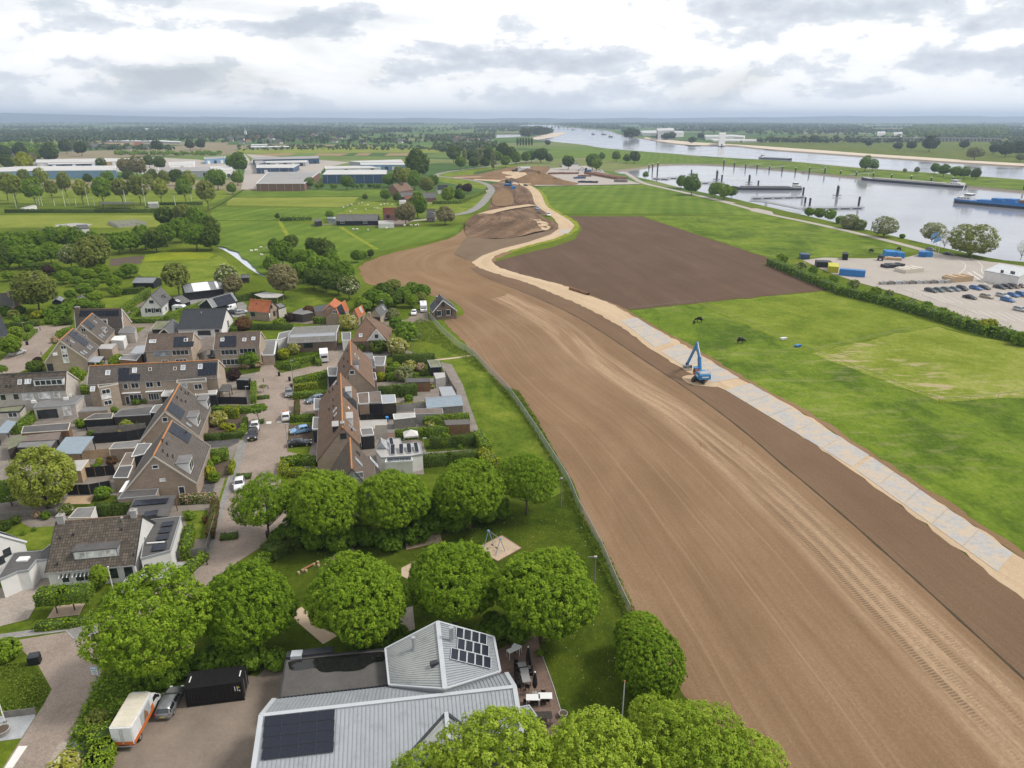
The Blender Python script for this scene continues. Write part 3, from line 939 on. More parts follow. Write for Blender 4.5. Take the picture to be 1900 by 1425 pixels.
kind('bushy',[crown('crown_bushy',170+k,4.8,4.3,620,16,.19,.6,4.3,lobes=18,lobe_amp=.38,low=-.97,fill=.35,sparse=.12,up=.6)for k in range(2)],trunk_mesh('trunk_bushy',15,8,.22,7,10,.08),10.2,8.8,4.3)
SH={'round':[crown('shrub_round',130+k,.9,.85,90,20,.13,.24,.72,lobes=5,lobe_amp=.14,low=-.95)for k in range(3)],'loose':[crown('shrub_loose',140+k,1.,.9,70,16,.15,.34,.8,lobes=8,lobe_amp=.34,low=-.95)for k in range(4)],'big':[crown('shrub_big',150+k,2.,1.7,170,18,.22,.5,1.5,lobes=9,lobe_amp=.3,low=-.95)for k in range(3)],'far':[crown('shrub_far',160+k,2.4,1.9,50,12,.5,.8,1.6,lobes=7,lobe_amp=.3,low=-.95)for k in range(2)],}
FWD=Vec((0,cos(CPITCH),-sin(CPITCH)))
def depth(p):
 return(Vec(p)-UZ(CAMH)).dot(FWD)
def place(cx,cy,wpx,w0,hc0,stretch=1.):
 s=1.
 for _ in range(6):
  p=G(cx,cy,hc0*s*stretch)
  s=wpx*depth(p)/FPX/w0
 return Vec((p.x,p.y,0)),s
def set_mat(o,m,slot=0):
 if len(o.material_slots)<=slot:return
 o.material_slots[slot].link='OBJECT'
 o.material_slots[slot].material=m
def tree(k,cx,cy,wpx,leaf,lab,grp=None,stretch=1.,name='tree',bark='bark',loc=None,scale=None,z=0.):
 K=TK[k]
 if loc is None:loc,s=place(cx,cy,wpx,K['w'],K['hc'],stretch)
 else:s=scale
 K['i']+=1
 own=thing(name,lab,'tree',(loc[0],loc[1],z),RU(0,6.28),grp)
 u_=RU(.93,1.07)
 own.scale=(s*u_,s/u_,s*stretch)
 c=put('crown',K['c'][K['i']%len(K['c'])],MT[leaf],own)
 set_mat(c,MT[leaf])
 t_=put('trunk',K['t'],MT[bark],own)
 return own
def shrub(k,cx,cy,wpx,leaf,lab,grp=None,stretch=1.,name='shrub',loc=None,scale=None):
 L=SH[k]
 w0,h0={'round':(2.,.72),'loose':(2.3,.8),'big':(4.6,1.5),'far':(5.8,1.6)}[k]
 if loc is None:loc,s=place(cx,cy,wpx,w0,h0,stretch)
 else:s=scale
 o=put(name,rng.choice(L),MT[leaf],loc=(loc[0],loc[1],loc[2]if len(loc)>2 else 0.),rz=RU(0,6.28),scale=(s,s,s*stretch))
 set_mat(o,MT[leaf])
 return tag(o,lab,'shrub',grp)
HSEED=[500]
def hedge(px,w,h,leaf,lab,grp=None,dens=30,leafsize=.13,name='hedge',zr=None,world=False,lump=.05,base=0.):
 zr=h if zr is None else zr
 P=[Vec(p)for p in px]if world else[G(p[0],p[1],zr)for p in px]
 HSEED[0]+=1
 r=np.random.RandomState(HSEED[0])
 cs,ns=[],[]
 ev,ef=[],[]
 for a,b in zip(P,P[1:]):
  a2,b2=np.array((a.x,a.y)),np.array((b.x,b.y))
  d=b2-a2;L=np.hypot(*d)
  if L<.05:continue
  d/=L;nn=np.array((-d[1],d[0]))
  a2=a2-d*w*.35;L+=w*.7
  per=2*h+w
  cnt=int(L*per*dens*min(1.,(.13/leafsize)**2))
  u=r.uniform(0,L,cnt);q=r.uniform(0,per,cnt)
  off=np.where(q<h,-w/2,np.where(q<h+w,q-h-w/2,w/2))
  zz_=np.where(q<h,q,np.where(q<h+w,h,per-q))
  nx=np.where(q<h,-1.,np.where(q<h+w,0.,1.));nz_=np.where((q>=h)&(q<h+w),1.,.25)
  bulge=1+lump*np.sin(u*2.1+3*off)+r.normal(0,lump*.8,cnt)
  X=a2[None,:]+d[None,:]*u[:,None]+nn[None,:]*(off*bulge)[:,None]
  cs.append(np.column_stack([X,zz_*bulge+base]));ns.append(np.column_stack([nn[None,:]*nx[:,None],nz_]))
  ce=int(w*h*dens*min(1.,(.13/leafsize)**2))
  for(end,sg)in((0.,-1),(L,1)):
   o2=r.uniform(-w/2,w/2,ce);z2=r.uniform(0,h,ce)
   X=a2[None,:]+d[None,:]*end+nn[None,:]*o2[:,None]
   cs.append(np.column_stack([X,z2+base]));ns.append(np.column_stack([np.tile(d*sg,(ce,1)),np.full(ce,.25)]))
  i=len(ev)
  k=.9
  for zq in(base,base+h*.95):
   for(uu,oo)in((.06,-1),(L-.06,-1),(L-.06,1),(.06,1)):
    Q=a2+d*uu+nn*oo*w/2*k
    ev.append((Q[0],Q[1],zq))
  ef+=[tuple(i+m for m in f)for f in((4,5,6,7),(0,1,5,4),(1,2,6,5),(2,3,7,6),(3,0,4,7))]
 c=np.concatenate(cs);n_=np.concatenate(ns)+r.normal(0,.35,(len(c),3))
 o0=np.array((P[0].x,P[0].y,base))
 V=leaf_arrays(c-o0,n_,leafsize*r.uniform(.7,1.35,len(c)),r)
 me=leaf_mesh(name,V,r.uniform(0,1,len(c)),np.array(ev)-o0,ef)
 o=put(name,me,[MT[leaf],MT['twig_mass']],loc=tuple(o0))
 return tag(o,lab,'hedge',grp)
def weeds(name,px,leaf,dens,hmax,leafsize,lab,world=False,seed=1,clump=None):
 P=[(p[0],p[1])for p in(px if world else[G(*q)for q in px])]
 r=np.random.RandomState(seed)
 xs,ys=[p[0]for p in P],[p[1]for p in P]
 area=abs(sum(P[i][0]*P[(i+1)%len(P)][1]-P[(i+1)%len(P)][0]*P[i][1]for i in range(len(P))))/2
 box=(max(xs)-min(xs))*(max(ys)-min(ys))
 n=int(dens*box)
 X=np.column_stack([r.uniform(min(xs),max(xs),n),r.uniform(min(ys),max(ys),n)])
 ins=np.zeros(n,bool)
 j=len(P)-1
 for i in range(len(P)):
  (xi,yi),(xj,yj)=P[i],P[j]
  cond=((yi>X[:,1])!=(yj>X[:,1]))&(X[:,0]<(xj-xi)*(X[:,1]-yi)/((yj-yi)or 1e-9)+xi)
  ins^=cond;j=i
 X=X[ins];n=len(X)
 hgt=(.55+.45*np.sin(X[:,0]*.9+1.7*np.sin(X[:,1]*.6))*np.sin(X[:,1]*.8+2))*hmax
 z=r.uniform(.1,1.,n)**.6*hgt
 c=np.column_stack([X,z])
 nn=np.column_stack([r.normal(0,.5,(n,2)),np.full(n,1.)])
 o0=np.array((P[0][0],P[0][1],0))
 V=leaf_arrays(c-o0,nn,leafsize*r.uniform(.6,1.4,n),r)
 o=put(name,leaf_mesh(name,V,r.uniform(0,1,n)),MT[leaf],loc=tuple(o0))
 return tag(o,lab,None,None,'stuff')
LEAFWORD={'leaf_spring':'spring-green','leaf_fresh':'light green','lmid':'mid-green','ldark':'dark green','lolive':'olive-toned','lbrown':'brown-leaved','lwillow':'pale green','lgrey':'grey-green','lpurple':'purple-leaved','lred':'russet','llime':'yellow-green','lhedge':'bright green','lwhite':'white-flowering','lpink':'pink-flowering','lcream':'cream-flowering','lfar':'blue-green','lhdark':'deep green'}
def tile_mat(name,a,b,groove,w=.3,h=.36,rough=.75,var=.3,moss=0.):
 t=NT(name)
 uv,p=t.uv(),t.pos()
 br=t.new('ShaderNodeTexBrick')
 br.offset=0.
 sv(br,'Color1',(*a,1));sv(br,'Color2',(*b,1));sv(br,'Mortar',(*groove,1))
 sv(br,'Scale',1.);sv(br,'Bias',0.)
 sv(br,'Brick Width',w);sv(br,'Row Height',h)
 sv(br,'Mortar Size',.035);sv(br,'Mortar Smooth',.6)
 t.l.new(uv,br.inputs['Vector'])
 n1=t.nz(p,.5,6,.65);n2=t.nz(t.mg(uv,(1.5,.3,1)),1.,5,.65)
 m=t.math('+',t.math('*',n1,.5),t.math('*',n2,.5))
 c=t.mix(1.,br.outputs['Color'],t.rp(m,[(.28,1-var),(.5,1.),(.72,1+var)]),'*')
 if moss:
  c=t.mix(t.rp(t.nz(p,1.1,7,.7),[(.55,0.),(.72,moss)]),c,(.11,.105,.055))
 t.set(color=c,rough=rough,spec=.3)
 o=t.sx(uv)
 saw=t.math('FRACT',t.math('/',o[1],h))
 hh=t.math('+',t.math('*',saw,.6),t.math('*',br.outputs['Fac'],-.6))
 t.bp(hh,.6,.06)
 MT[name]=t.mat
 return t.mat
tile_mat('tbrown',(.1,.074,.057),(.138,.103,.08),(.053,.04,.032),moss=.15)
tile_mat('tile_warm',(.16,.096,.06),(.206,.129,.083),(.083,.05,.035),moss=.2)
tile_mat('ttaupe',(.095,.08,.068),(.129,.106,.092),(.053,.044,.038),moss=.2)
tile_mat('tile_mossy',(.065,.054,.043),(.125,.099,.075),(.03,.025,.02),w=.34,h=.42,moss=.35)
tile_mat('tblack',(.028,.031,.037),(.042,.046,.053),(.014,.015,.018),rough=.55)
tile_mat('tgrey',(.11,.108,.105),(.15,.147,.14),(.06,.058,.055),moss=.2)
tile_mat('torange',(.42,.125,.05),(.52,.175,.075),(.2,.065,.03),moss=.15)
tile_mat('tile_red',(.3,.11,.065),(.37,.145,.085),(.15,.06,.04),moss=.2)
tile_mat('sgrey',(.18,.188,.195),(.215,.222,.23),(.15,.155,.16),w=.26,h=3.,rough=.55,var=.2)
tile_mat('sblue',(.235,.285,.325),(.255,.305,.345),(.16,.2,.23),w=.35,h=.4,rough=.5,var=.12)
tile_mat('sheet_dark',(.1,.105,.11),(.125,.13,.135),(.055,.058,.06),w=.25,h=3.,rough=.6,var=.25)
tile_mat('sheet_light',(.5,.51,.51),(.55,.56,.56),(.36,.37,.37),w=.4,h=4.,rough=.55,var=.15)
tile_mat('sheet_moss',(.17,.165,.15),(.21,.2,.18),(.11,.1,.09),w=.2,h=2.2,rough=.85,var=.3,moss=.5)
def brick_wall(name,a,b,mortar,stain=.25):
 t=NT(name)
 p=t.pos()
 o=t.sx(p)
 cmbn=t.new('ShaderNodeCombineXYZ')
 t.l.new(t.math('+',o[0],o[1]),cmbn.inputs[0]);t.l.new(o[2],cmbn.inputs[1])
 br=t.new('ShaderNodeTexBrick')
 sv(br,'Color1',(*a,1));sv(br,'Color2',(*b,1));sv(br,'Mortar',(*mortar,1))
 sv(br,'Scale',1.);sv(br,'Brick Width',.21);sv(br,'Row Height',.0625);sv(br,'Mortar Size',.008)
 t.l.new(cmbn.outputs[0],br.inputs['Vector'])
 n1=t.nz(p,.8,6,.65)
 n2=t.nz(t.mg(p,(.7,.7,3.5)),1.,5,.6)
 m=t.math('+',t.math('*',n1,.5),t.math('*',n2,.5))
 t.set(color=t.mix(1.,br.outputs['Color'],t.rp(m,[(.28,1-stain),(.5,1.),(.72,1+stain)]),'*'),rough=.9,spec=.2)
 MT[name]=t.mat
brick_wall('bsand',(.34,.258,.182),(.42,.325,.236),(.33,.3,.26))
brick_wall('btan',(.28,.202,.143),(.358,.26,.189),(.325,.286,.24))
brick_wall('bbrown',(.14,.095,.07),(.19,.132,.098),(.17,.145,.12))
brick_wall('bred',(.2,.098,.068),(.255,.132,.092),(.21,.17,.14))
brick_wall('blight',(.46,.415,.36),(.52,.475,.42),(.45,.42,.38))
pm('wwall',(.66,.645,.62),.08,.7,.85,dirt=.15)
pm('grey_render',(.4,.39,.385),.1,.7,.85,dirt=.2)
pm('wtrim',(.72,.72,.71),.06,2.,.5)
pm('gtrim',(.3,.31,.32),.12,2.,.5)
pm('dtrim',(.035,.037,.042),.2,2.,.5)
pm('ctrim',(.55,.5,.42),.1,2.,.7)
pm('rorange',(.4,.175,.062),.3,2.5,.85)
pm('ridge_brown',(.17,.115,.082),.3,2.5,.85)
pm('rdark',(.06,.058,.058),.25,2.5,.85)
pm('fdark',(.088,.084,.081),.28,.5,.9,.1,6)
pm('fgrey',(.165,.16,.155),.25,.5,.9,.1,6)
pm('fpale',(.36,.345,.325),.18,.5,.9)
pm('fbrown',(.145,.115,.095),.28,.6,.9)
pm('fmoss',(.155,.16,.1),.4,.5,.95,.3,5)
pm('zinc',(.33,.345,.36),.12,.6,.5,metal=.3)
pm('kwood',(.02,.021,.024),.3,2.,.75)
pm('dwood',(.055,.045,.038),.3,2.,.85)
pm('bwood',(.2,.115,.062),.3,2.,.85)
pm('pwood',(.42,.3,.185),.22,2.,.85)
pm('gwood',(.2,.185,.165),.3,1.6,.9)
pm('bpaint',(.035,.17,.42),.15,.8,.45)
pm('bclad',(.05,.092,.165),.12,.25,.5)
pm('bbright',(.045,.24,.55),.12,.8,.45)
pm('yellow_paint',(.5,.47,.03),.12,1.,.5)
pm('mgrey',(.3,.3,.3),.12,1.5,.45,metal=.6)
pm('galv',(.46,.47,.48),.1,2.,.38,metal=.7)
pm('rubber',(.018,.018,.018),.2,3.,.8)
pm('rust',(.19,.095,.055),.35,.8,.85)
pm('canvas',(.55,.53,.5),.08,1.,.9)
pm('terracotta',(.33,.15,.085),.2,2.,.85)
def glass_mat(name,col,rough=.08,spec=.6):
 t=NT(name)
 t.set(color=t.rp(t.nz(t.pos(),.9,3),[(.35,shade(col,.6)),(.65,shade(col,1.5))]),rough=rough,spec=spec)
 MT[name]=t.mat
glass_mat('glass',(.03,.036,.044))
glass_mat('gsky',(.3,.33,.36),.12)
glass_mat('blind',(.62,.61,.59),.5,.3)
glass_mat('cglass',(.022,.026,.03),.05)
t=NT('solar')
uv=t.uv()
br=t.new('ShaderNodeTexBrick');br.offset=0.
sv(br,'Color1',(.012,.015,.024,1));sv(br,'Color2',(.016,.019,.03,1));sv(br,'Mortar',(.055,.06,.07,1))
sv(br,'Scale',1.);sv(br,'Brick Width',.17);sv(br,'Row Height',.17);sv(br,'Mortar Size',.006)
t.l.new(uv,br.inputs['Vector'])
t.set(color=br.outputs['Color'],rough=.22,spec=.18)
MT['solar']=t.mat
pm('alu_frame',(.6,.61,.62),.08,3.,.5)
def onray(px,py,o,n):
 a=UZ(CAMH);b=G(px,py,0.)
 d=b-a
 t_=(Vec(o)-a).dot(n)/d.dot(n)
 return a+d*t_
def win_on(parent,c,x,y,n,w,h,frame,pane,nm='window',bars=1,proud=.06,sill=True):
 c,x,y,n=Vec(c),Vec(x),Vec(y),Vec(n)
 M=Matrix((x,y,n)).transposed()
 fw=min(.11,w*.14)
 mb=MB()
 k=c+n*proud/2
 mb.box(k+y*(h/2-fw/2),(w,fw,proud),M=M)
 mb.box(k-y*(h/2-fw/2),(w+(.1 if sill else 0),fw,proud*(1.6 if sill else 1)),M=M)
 for s in(-1,1):mb.box(k+x*s*(w/2-fw/2),(fw,h-2*fw-.004,proud*.98),M=M)
 for i in range(1,bars):
  mb.box(k+x*(-w/2+w*i/bars),(fw*.7,h-2*fw-.004,proud*.9),M=M)
 o=part(nm,mb,MT[frame],parent)
 pb=MB().box(c+n*.012,(w-fw,h-fw,.024),M=M)
 part('pane',pb,MT[pane],o)
 return o
class House:
 def __init__(s,name,lab,r1,r2,hr,wl,wr,he,wall,roof,ridge='ridge_brown',over=.35,og=.12,cat='house',grp=None,her=None,trim=None,wall_a=None):
  r1,r2=Vec(r1),Vec(r2)
  r1.z=r2.z=hr
  s.r1,s.r2,s.hr=r1,r2,hr
  s.d=(r2-r1);s.L=s.d.length;s.d.normalize()
  s.n=Vec((-s.d.y,s.d.x,0))
  s.w={1:wl,-1:wr}
  s.he={1:he,-1:he if her is None else her}
  c=(r1+r2)/2
  s.root=thing(name,lab,cat,(c.x,c.y,0),0,grp)
  s.wall=wall
  mb=MB()
  inset=0.
  A=[r1+s.n*wl,r1-s.n*wr]
  Bp=[r2+s.n*wl,r2-s.n*wr]
  def sec(r):
   return[Vec((r.x,r.y,0))-s.n*wr,Vec((r.x,r.y,0))+s.n*wl,Vec((r.x,r.y,s.he[1]-.12))+s.n*wl,Vec((r.x,r.y,hr-.14)),Vec((r.x,r.y,s.he[-1]-.12))-s.n*wr]
  a,b=sec(r1),sec(r2)
  mb.face([a[1],a[0],a[4],a[3],a[2]]);mb.face([b[0],b[1],b[2],b[3],b[4]])
  for i,j in((0,1),(1,2),(2,3),(3,4),(4,0)):
   mb.face([a[i],a[j],b[j],b[i]])
  s.wallo=part('wall',mb,MT[wall],s.root)
  s.sl={}
  for side in(1,-1):
   w,he_=s.w[side],s.he[side]
   out=s.n*side
   down=(out*w+UZ(he_-hr)).normalized()
   slen=math.hypot(w,hr-he_)+over
   nrm=Vec((out.x*(hr-he_),out.y*(hr-he_),w)).normalized()
   s.sl[side]=(down,nrm,slen)
   p0,p1=r1-s.d*og,r2+s.d*og
   L=s.L+2*og
   q=[p0,p1,p1+down*slen,p0+down*slen]
   uvs=[(0,0),(L,0),(L,slen),(0,slen)]
   t_=nrm*0.
   bt=nrm*-.14
   mb=MB()
   top=q if side<0 else[q[1],q[0],q[3],q[2]]
   tuv=uvs if side<0 else[uvs[1],uvs[0],uvs[3],uvs[2]]
   if(top[1]-top[0]).cross(top[2]-top[1]).dot(nrm)<0:top,tuv=top[::-1],tuv[::-1]
   mb.face(top,tuv)
   bot=[x+bt for x in top[::-1]]
   mb.face(bot,tuv[::-1])
   for i in range(4):
    j=(i+1)%4
    mb.face([top[j],top[i],top[i]+bt,top[j]+bt], PP(0,0,.3,0,.3,.1,0,.1))
   part('roof_slope',mb,MT[roof],s.root)
   if trim:
    for p in(p0-s.d*.03,p1+s.d*.03):
     m2=MB().bar(p+down*.05-nrm*.09,p+down*(slen+.02)-nrm*.09,.07,.26,up=nrm)
     part('verge_board',m2,MT[trim],s.root)
  m2=MB()
  m2.tb(r1-s.d*(og+.02)+UZ(-.03),r2+s.d*(og+.02)+UZ(-.03),.14,n=8)
  part('ridge',m2,MT[ridge],s.root)
  for side in(1,-1):
   down,nrm,slen=s.sl[side]
   g=MB().bar(r1-s.d*og+down*(slen+.05)-nrm*.06,r2+s.d*og+down*(slen+.05)-nrm*.06,.12,.12)
   part('gutter',g,'gtrim',s.root)
 def uv(s,side,px,py):
  down,nrm,slen=s.sl[side]
  q=onray(px,py,s.r1,nrm)-s.r1
  return q.dot(s.d),q.dot(down)
 def pt(s,side,u,v,off=0.):
  down,nrm,_=s.sl[side]
  return s.r1+s.d*u+down*v+nrm*off
 def sky(s,side,pix,w=.8,h=1.2,pane='gsky',frame='gtrim',nm='roof_window'):
  down,nrm,_=s.sl[side]
  for p in pix:
   u,v=s.uv(side,*p)
   win_on(s.root,s.pt(side,u,v,.005),s.d*(1 if side<0 else-1),-down,nrm,w,h,frame,pane,nm,1,.1,False)
 def pn(s,side,pix,nu,nv,pw=1.,ph=1.65,gap=.02,raw=False):
  down,nrm,_=s.sl[side]
  u0,v0=pix if raw else s.uv(side,*pix)
  me=None
  M=Matrix((s.d,down,s.d.cross(down))).transposed()
  for i in range(nu):
   for j in range(nv):
    c=s.pt(side,u0+(i+.5)*(pw+gap),v0+(j+.5)*(ph+gap),.07)
    solar_panel(s.root,c,s.d,down,nrm,pw,ph)
 def pq(s,side,pix,nu,nv):
  U=[s.uv(side,*p)for p in pix]
  u0,u1=sorted(u for u,v in U)[0:2],sorted(u for u,v in U)[2:4]
  v0,v1=sorted(v for u,v in U)[0:2],sorted(v for u,v in U)[2:4]
  u0,u1,v0,v1=sum(u0)/2,sum(u1)/2,sum(v0)/2,sum(v1)/2
  u0,u1=max(u0,.15),min(u1,s.L-.15)
  v0,v1=max(v0,.25),min(v1,s.sl[side][2]-.3)
  s.pn(side,(u0,v0),nu,nv,(u1-u0)/nu-.02,(v1-v0)/nv-.02,raw=True)
 def pe(s,side,pix,h=.7,r=.07,mat='dtrim'):
  for p in pix:
   u,v=s.uv(side,*p)
   q=s.pt(side,u,v,-.1)
   part('vent_pipe',MB().tb(q,q+UZ(h+.1),r,r,7).tb(q+UZ(h+.1),q+UZ(h+.22),r*1.7,r*1.5,7),MT[mat],s.root)
 def cy(s,u,w=.7,d=.6,h=1.,mat='btan',off=0.,cap='concrete'):
  q=s.r1+s.d*u+s.n*off
  rz=math.atan2(s.d.y,s.d.x)
  o=part('chimney',MB().box((q.x,q.y,s.hr+h/2-.7),(w,d,h+1.4),rz),MT[mat],s.root)
  part('chimney_cap',MB().box((q.x,q.y,s.hr+h+.05),(w+.12,d+.12,.1),rz).tb((q.x,q.y,s.hr+h),(q.x,q.y,s.hr+h+.35),.11,n=8),MT[cap],o)
 def wf(s,wl):
  if wl in(1,-1):
   return s.r1+s.n*wl*s.w[wl],s.n*wl,s.d*(-wl)
  if wl=='A':return s.r1.copy(),-s.d,-s.n
  return s.r2.copy(),s.d,s.n
 def win(s,wl,pix,w=1.2,h=1.2,frame='wtrim',pane='glass',bars=2,nm='window'):
  o,n,x=s.wf(wl)
  for p in pix:
   q=onray(p[0],p[1],o,n)
   win_on(s.root,q,x,(0,0,1),n,w,h,frame,pane,nm,bars)
 def dm(s,side,pix,w,dep,h,face='wtrim',roofm='fgrey',cheek='wtrim',pane='glass',bars=3,front_pix=None):
  down,nrm,_=s.sl[side]
  u,v=s.uv(side,*pix)
  q=s.pt(side,u,v)
  out=s.n*side
  f=[q+s.d*(-w/2),q+s.d*(w/2)]
  slope_run=Vec((down.x,down.y,0)).length;drop=-down.z
  back=h/max(.05,drop)*slope_run
  dep=min(back,6)
  z0,z1=q.z-.05,q.z+h
  def P(a,b,z):
   r=q+s.d*a-out*b
   return Vec((r.x,r.y,z))
  mb=MB()
  mb.hx([P(-w/2,0,z0-.1),P(w/2,0,z0-.1),P(w/2,dep,z0-.1),P(-w/2,dep,z0-.1)],[P(-w/2,0,z1),P(w/2,0,z1),P(w/2,dep,z1),P(-w/2,dep,z1)])
  bod=part('dormer',mb,MT[cheek],s.root)
  mb=MB().hx([P(-w/2-.12,-.15,z1),P(w/2+.12,-.15,z1),P(w/2+.12,dep,z1),P(-w/2-.12,dep,z1)],[P(-w/2-.12,-.15,z1+.12),P(w/2+.12,-.15,z1+.12),P(w/2+.12,dep,z1+.12),P(-w/2-.12,dep,z1+.12)])
  part('dormer_roof',mb,MT[roofm],bod)
  mw=P(0,0,(z0+z1)/2+.02)
  xx=s.d*(-side)
  M=Matrix((xx,UZ(1),out)).transposed()
  fr=MB().box(mw+out*.03,(w*.94,h*.86,.06),M=M)
  part('dormer_front',fr,MT[face],bod)
  nb=bars
  for i in range(nb):
   cc=mw+xx*(-w*.45+w*.9*(i+.5)/nb)+out*.065
   part('pane',MB().box(cc,(w*.9/nb*.84,h*.66,.02),M=M),MT[pane],bod)
  return bod
SOLAR={}
def solar_panel(parent,c,x,y,n,pw,ph,frame='dtrim',nm='solar_panel'):
 x,y,n=Vec(x),Vec(y),Vec(n)
 key=(round(pw,3),round(ph,3),frame)
 if key not in SOLAR:
  mb=MB()
  mb.box((0,0,0),(pw,ph,.05))
  e=.02 if frame=='dtrim' else .045
  mb.face([(-pw/2+e,-ph/2+e,.029),(pw/2-e,-ph/2+e,.029),(pw/2-e,ph/2-e,.029),(-pw/2+e,ph/2-e,.029)],[(0,0),(pw,0),(pw,ph),(0,ph)],1)
  me=mb.mesh('solar_panel')
  me.materials.append(MT[frame]);me.materials.append(MT['solar'])
  SOLAR[key]=me
 z=x.cross(y)
 if z.dot(n)<0:x=-x;z=-z
 o=bpy.data.objects.new(nm,SOLAR[key]);LNK(o)
 o.parent=parent
 M=Matrix((x,y,z)).transposed().to_4x4()
 M.translation=Vec(c)-base_of(parent)
 o.matrix_local=M
 return o
def flat(name,lab,px,h,wall,roof='fdark',trim='wtrim',cat='extension',grp=None,parent=None,z0=0.,world=False,rim=.1,tw=.12):
 P=[Vec((p[0],p[1],h))for p in px]if world else[G(p[0],p[1],h)for p in px]
 poly=[(p.x,p.y)for p in P]
 a=sum(poly[i][0]*poly[(i+1)%len(poly)][1]-poly[(i+1)%len(poly)][0]*poly[i][1]for i in range(len(poly)))
 if a<0:poly.reverse()
 c=Vec((sum(p[0]for p in poly)/len(poly),sum(p[1]for p in poly)/len(poly),z0))
 if parent is None:
  own=thing(name,lab,cat,tuple(c),0,grp)
  wo=part('wall',MB().pr(poly,z0,h-.06),MT[wall],own)
  up=own
 else:
  own=wo=up=part(name,MB().pr(poly,z0,h-.06),MT[wall],parent)
 n=len(poly)
 part('roof',MB().pr([(c.x+(p[0]-c.x)*.996,c.y+(p[1]-c.y)*.996)for p in poly],h-.055,h),MT[roof],up)
 if trim:
  mb=MB()
  for i in range(n):
   p,q=Vec((*poly[i],0)),Vec((*poly[(i+1)%n],0))
   d=(q-p).normalized()*tw*.5
   mb.bar(p+UZ(h-.06)-d*.9,q+Vec((0,0,h-.06+.002*(i%2)))+d*.9,tw,.32 if rim>.05 else .16)
  part('fascia',mb,MT[trim],up)
 own['_poly']=[list(p)for p in poly]
 return own
def roofpanels(parent,quad,h,nu,nv,tilt=0.,mat_frame='alu_frame',gap=.03):
 Q=[G(p[0],p[1],h)for p in quad]
 for i in range(nu):
  for j in range(nv):
   def at(a,b):
    return Q[0].lerp(Q[1],a).lerp(Q[3].lerp(Q[2],a),b)
   c=at((i+.5)/nu,(j+.5)/nv)
   x=at((i+1)/nu,(j+.5)/nv)-at(i/nu,(j+.5)/nv)
   y=at((i+.5)/nu,(j+1)/nv)-at((i+.5)/nu,j/nv)
   pw,ph=x.length-gap,y.length-gap
   x.normalize();y=(y-x*y.dot(x)).normalized()
   n=UZ(1)
   if tilt:
    Rm=Matrix.Rotation(tilt,3,x);y=Rm@y;n=Rm@n
   solar_panel(parent,c+Vec((0,0,.12+abs(sin(tilt))*ph/2)),x,y,n,pw,ph,mat_frame)
def fence(px,h,mat,lab,step=1.85,world=False,grp=None,name='garden_fence',post=None,thick=.05,zr=0.,gap=0.):
 P=[Vec(p)for p in px]if world else[G(p[0],p[1],zr)for p in px]
 for p in P:p.z=0
 own=thing(name,lab,'fence',tuple(P[0]),0,grp)
 for a,b in zip(P,P[1:]):
  L=(b-a).length
  n=max(1,round(L/step))
  for i in range(n):
   p,q=a.lerp(b,i/n),a.lerp(b,(i+1)/n)
   d=(q-p).normalized()
   part('fence_panel',MB().bar(p+d*.07+UZ(h/2+.03),q-d*.07+UZ(h/2+.03),thick,h-.06),MT[mat],own)
   part('post',MB().box((p.x,p.y,(h+.08)/2),(.11,.11,h+.08),azi(d)),MT[post or mat],own)
  part('post',MB().box((b.x,b.y,(h+.08)/2),(.11,.11,h+.08)),MT[post or mat],own)
 return own
def shed(name,lab,r1,r2,hr,w,he,wall,roof,cat='shed',grp=None,trim=None,zr=None,her=None,w2=None,ridge='rdark',over=.2):
 return House(name,lab,G(r1[0],r1[1],hr),G(r2[0],r2[1],hr),hr,w,w if w2 is None else w2,he,wall,roof,ridge,over,.1,cat,grp,trim=trim,her=her)
def slab(name,lab,px,h,mat,legs=None,cat='canopy',grp=None,thick=.14,legm='bwood',drop=0.):
 P=[G(p[0],p[1],h)for p in px]
 c=sum(P,Vec())/len(P)
 own=thing(name,lab,cat,(c.x,c.y,0),0,grp)
 uvs=None
 x=(P[1]-P[0]).normalized()
 mb=MB()
 n=len(P)
 dn=UZ(-thick)
 a=sum(P[i].x*P[(i+1)%n].y-P[(i+1)%n].x*P[i].y for i in range(n))
 if a<0:P=P[::-1]
 y=Vec((-x.y,x.x,0))
 uv=[((p-P[0]).dot(x),(p-P[0]).dot(y))for p in P]
 mb.face(P,uv);mb.face([p+dn for p in P[::-1]],uv[::-1])
 for i in range(n):
  j=(i+1)%n
  mb.face([P[j],P[i],P[i]+dn,P[j]+dn], PP(0,0,.3,0,.3,.1,0,.1))
 part('roof',mb,MT[mat],own)
 for p in P:
  q=p.lerp(Vec((c.x,c.y,p.z)),.06)
  part('post',MB().box((q.x,q.y,(h-thick)/2),(.12,.12,h-thick)),MT[legm],own)
 return own
def paint(name,col,rough=.25,spec=.5):
 t=NT('paint_'+name)
 n=t.nz(t.pos(),2.,4)
 t.set(color=t.rp(n,[(.3,shade(col,.9)),(.7,shade(col,1.08))]),rough=rough,spec=spec)
 sv(t.b,'Coat Weight',.4)
 MT['paint_'+name]=t.mat
for n_,c_ in(('white',(.72,.72,.72)),('black',(.014,.014,.017)),('grey',(.16,.165,.17)),('silver',(.42,.43,.44)),('blue',(.035,.14,.36)),('lightblue',(.2,.36,.58)),('dark',(.045,.05,.058)),('brown',(.11,.07,.05)),('teal',(.07,.11,.12)),('gold',(.33,.29,.2)),('bluegrey',(.13,.17,.22))):
 paint(n_,c_)
pm('lamp_white',(.7,.72,.72),.05,3,.15)
pm('lamp_red',(.33,.015,.012),.1,3,.2)
pm('plate_yellow',(.55,.42,.04),.05,3,.5)
pm('opaint',(.55,.135,.025),.1,2,.5)
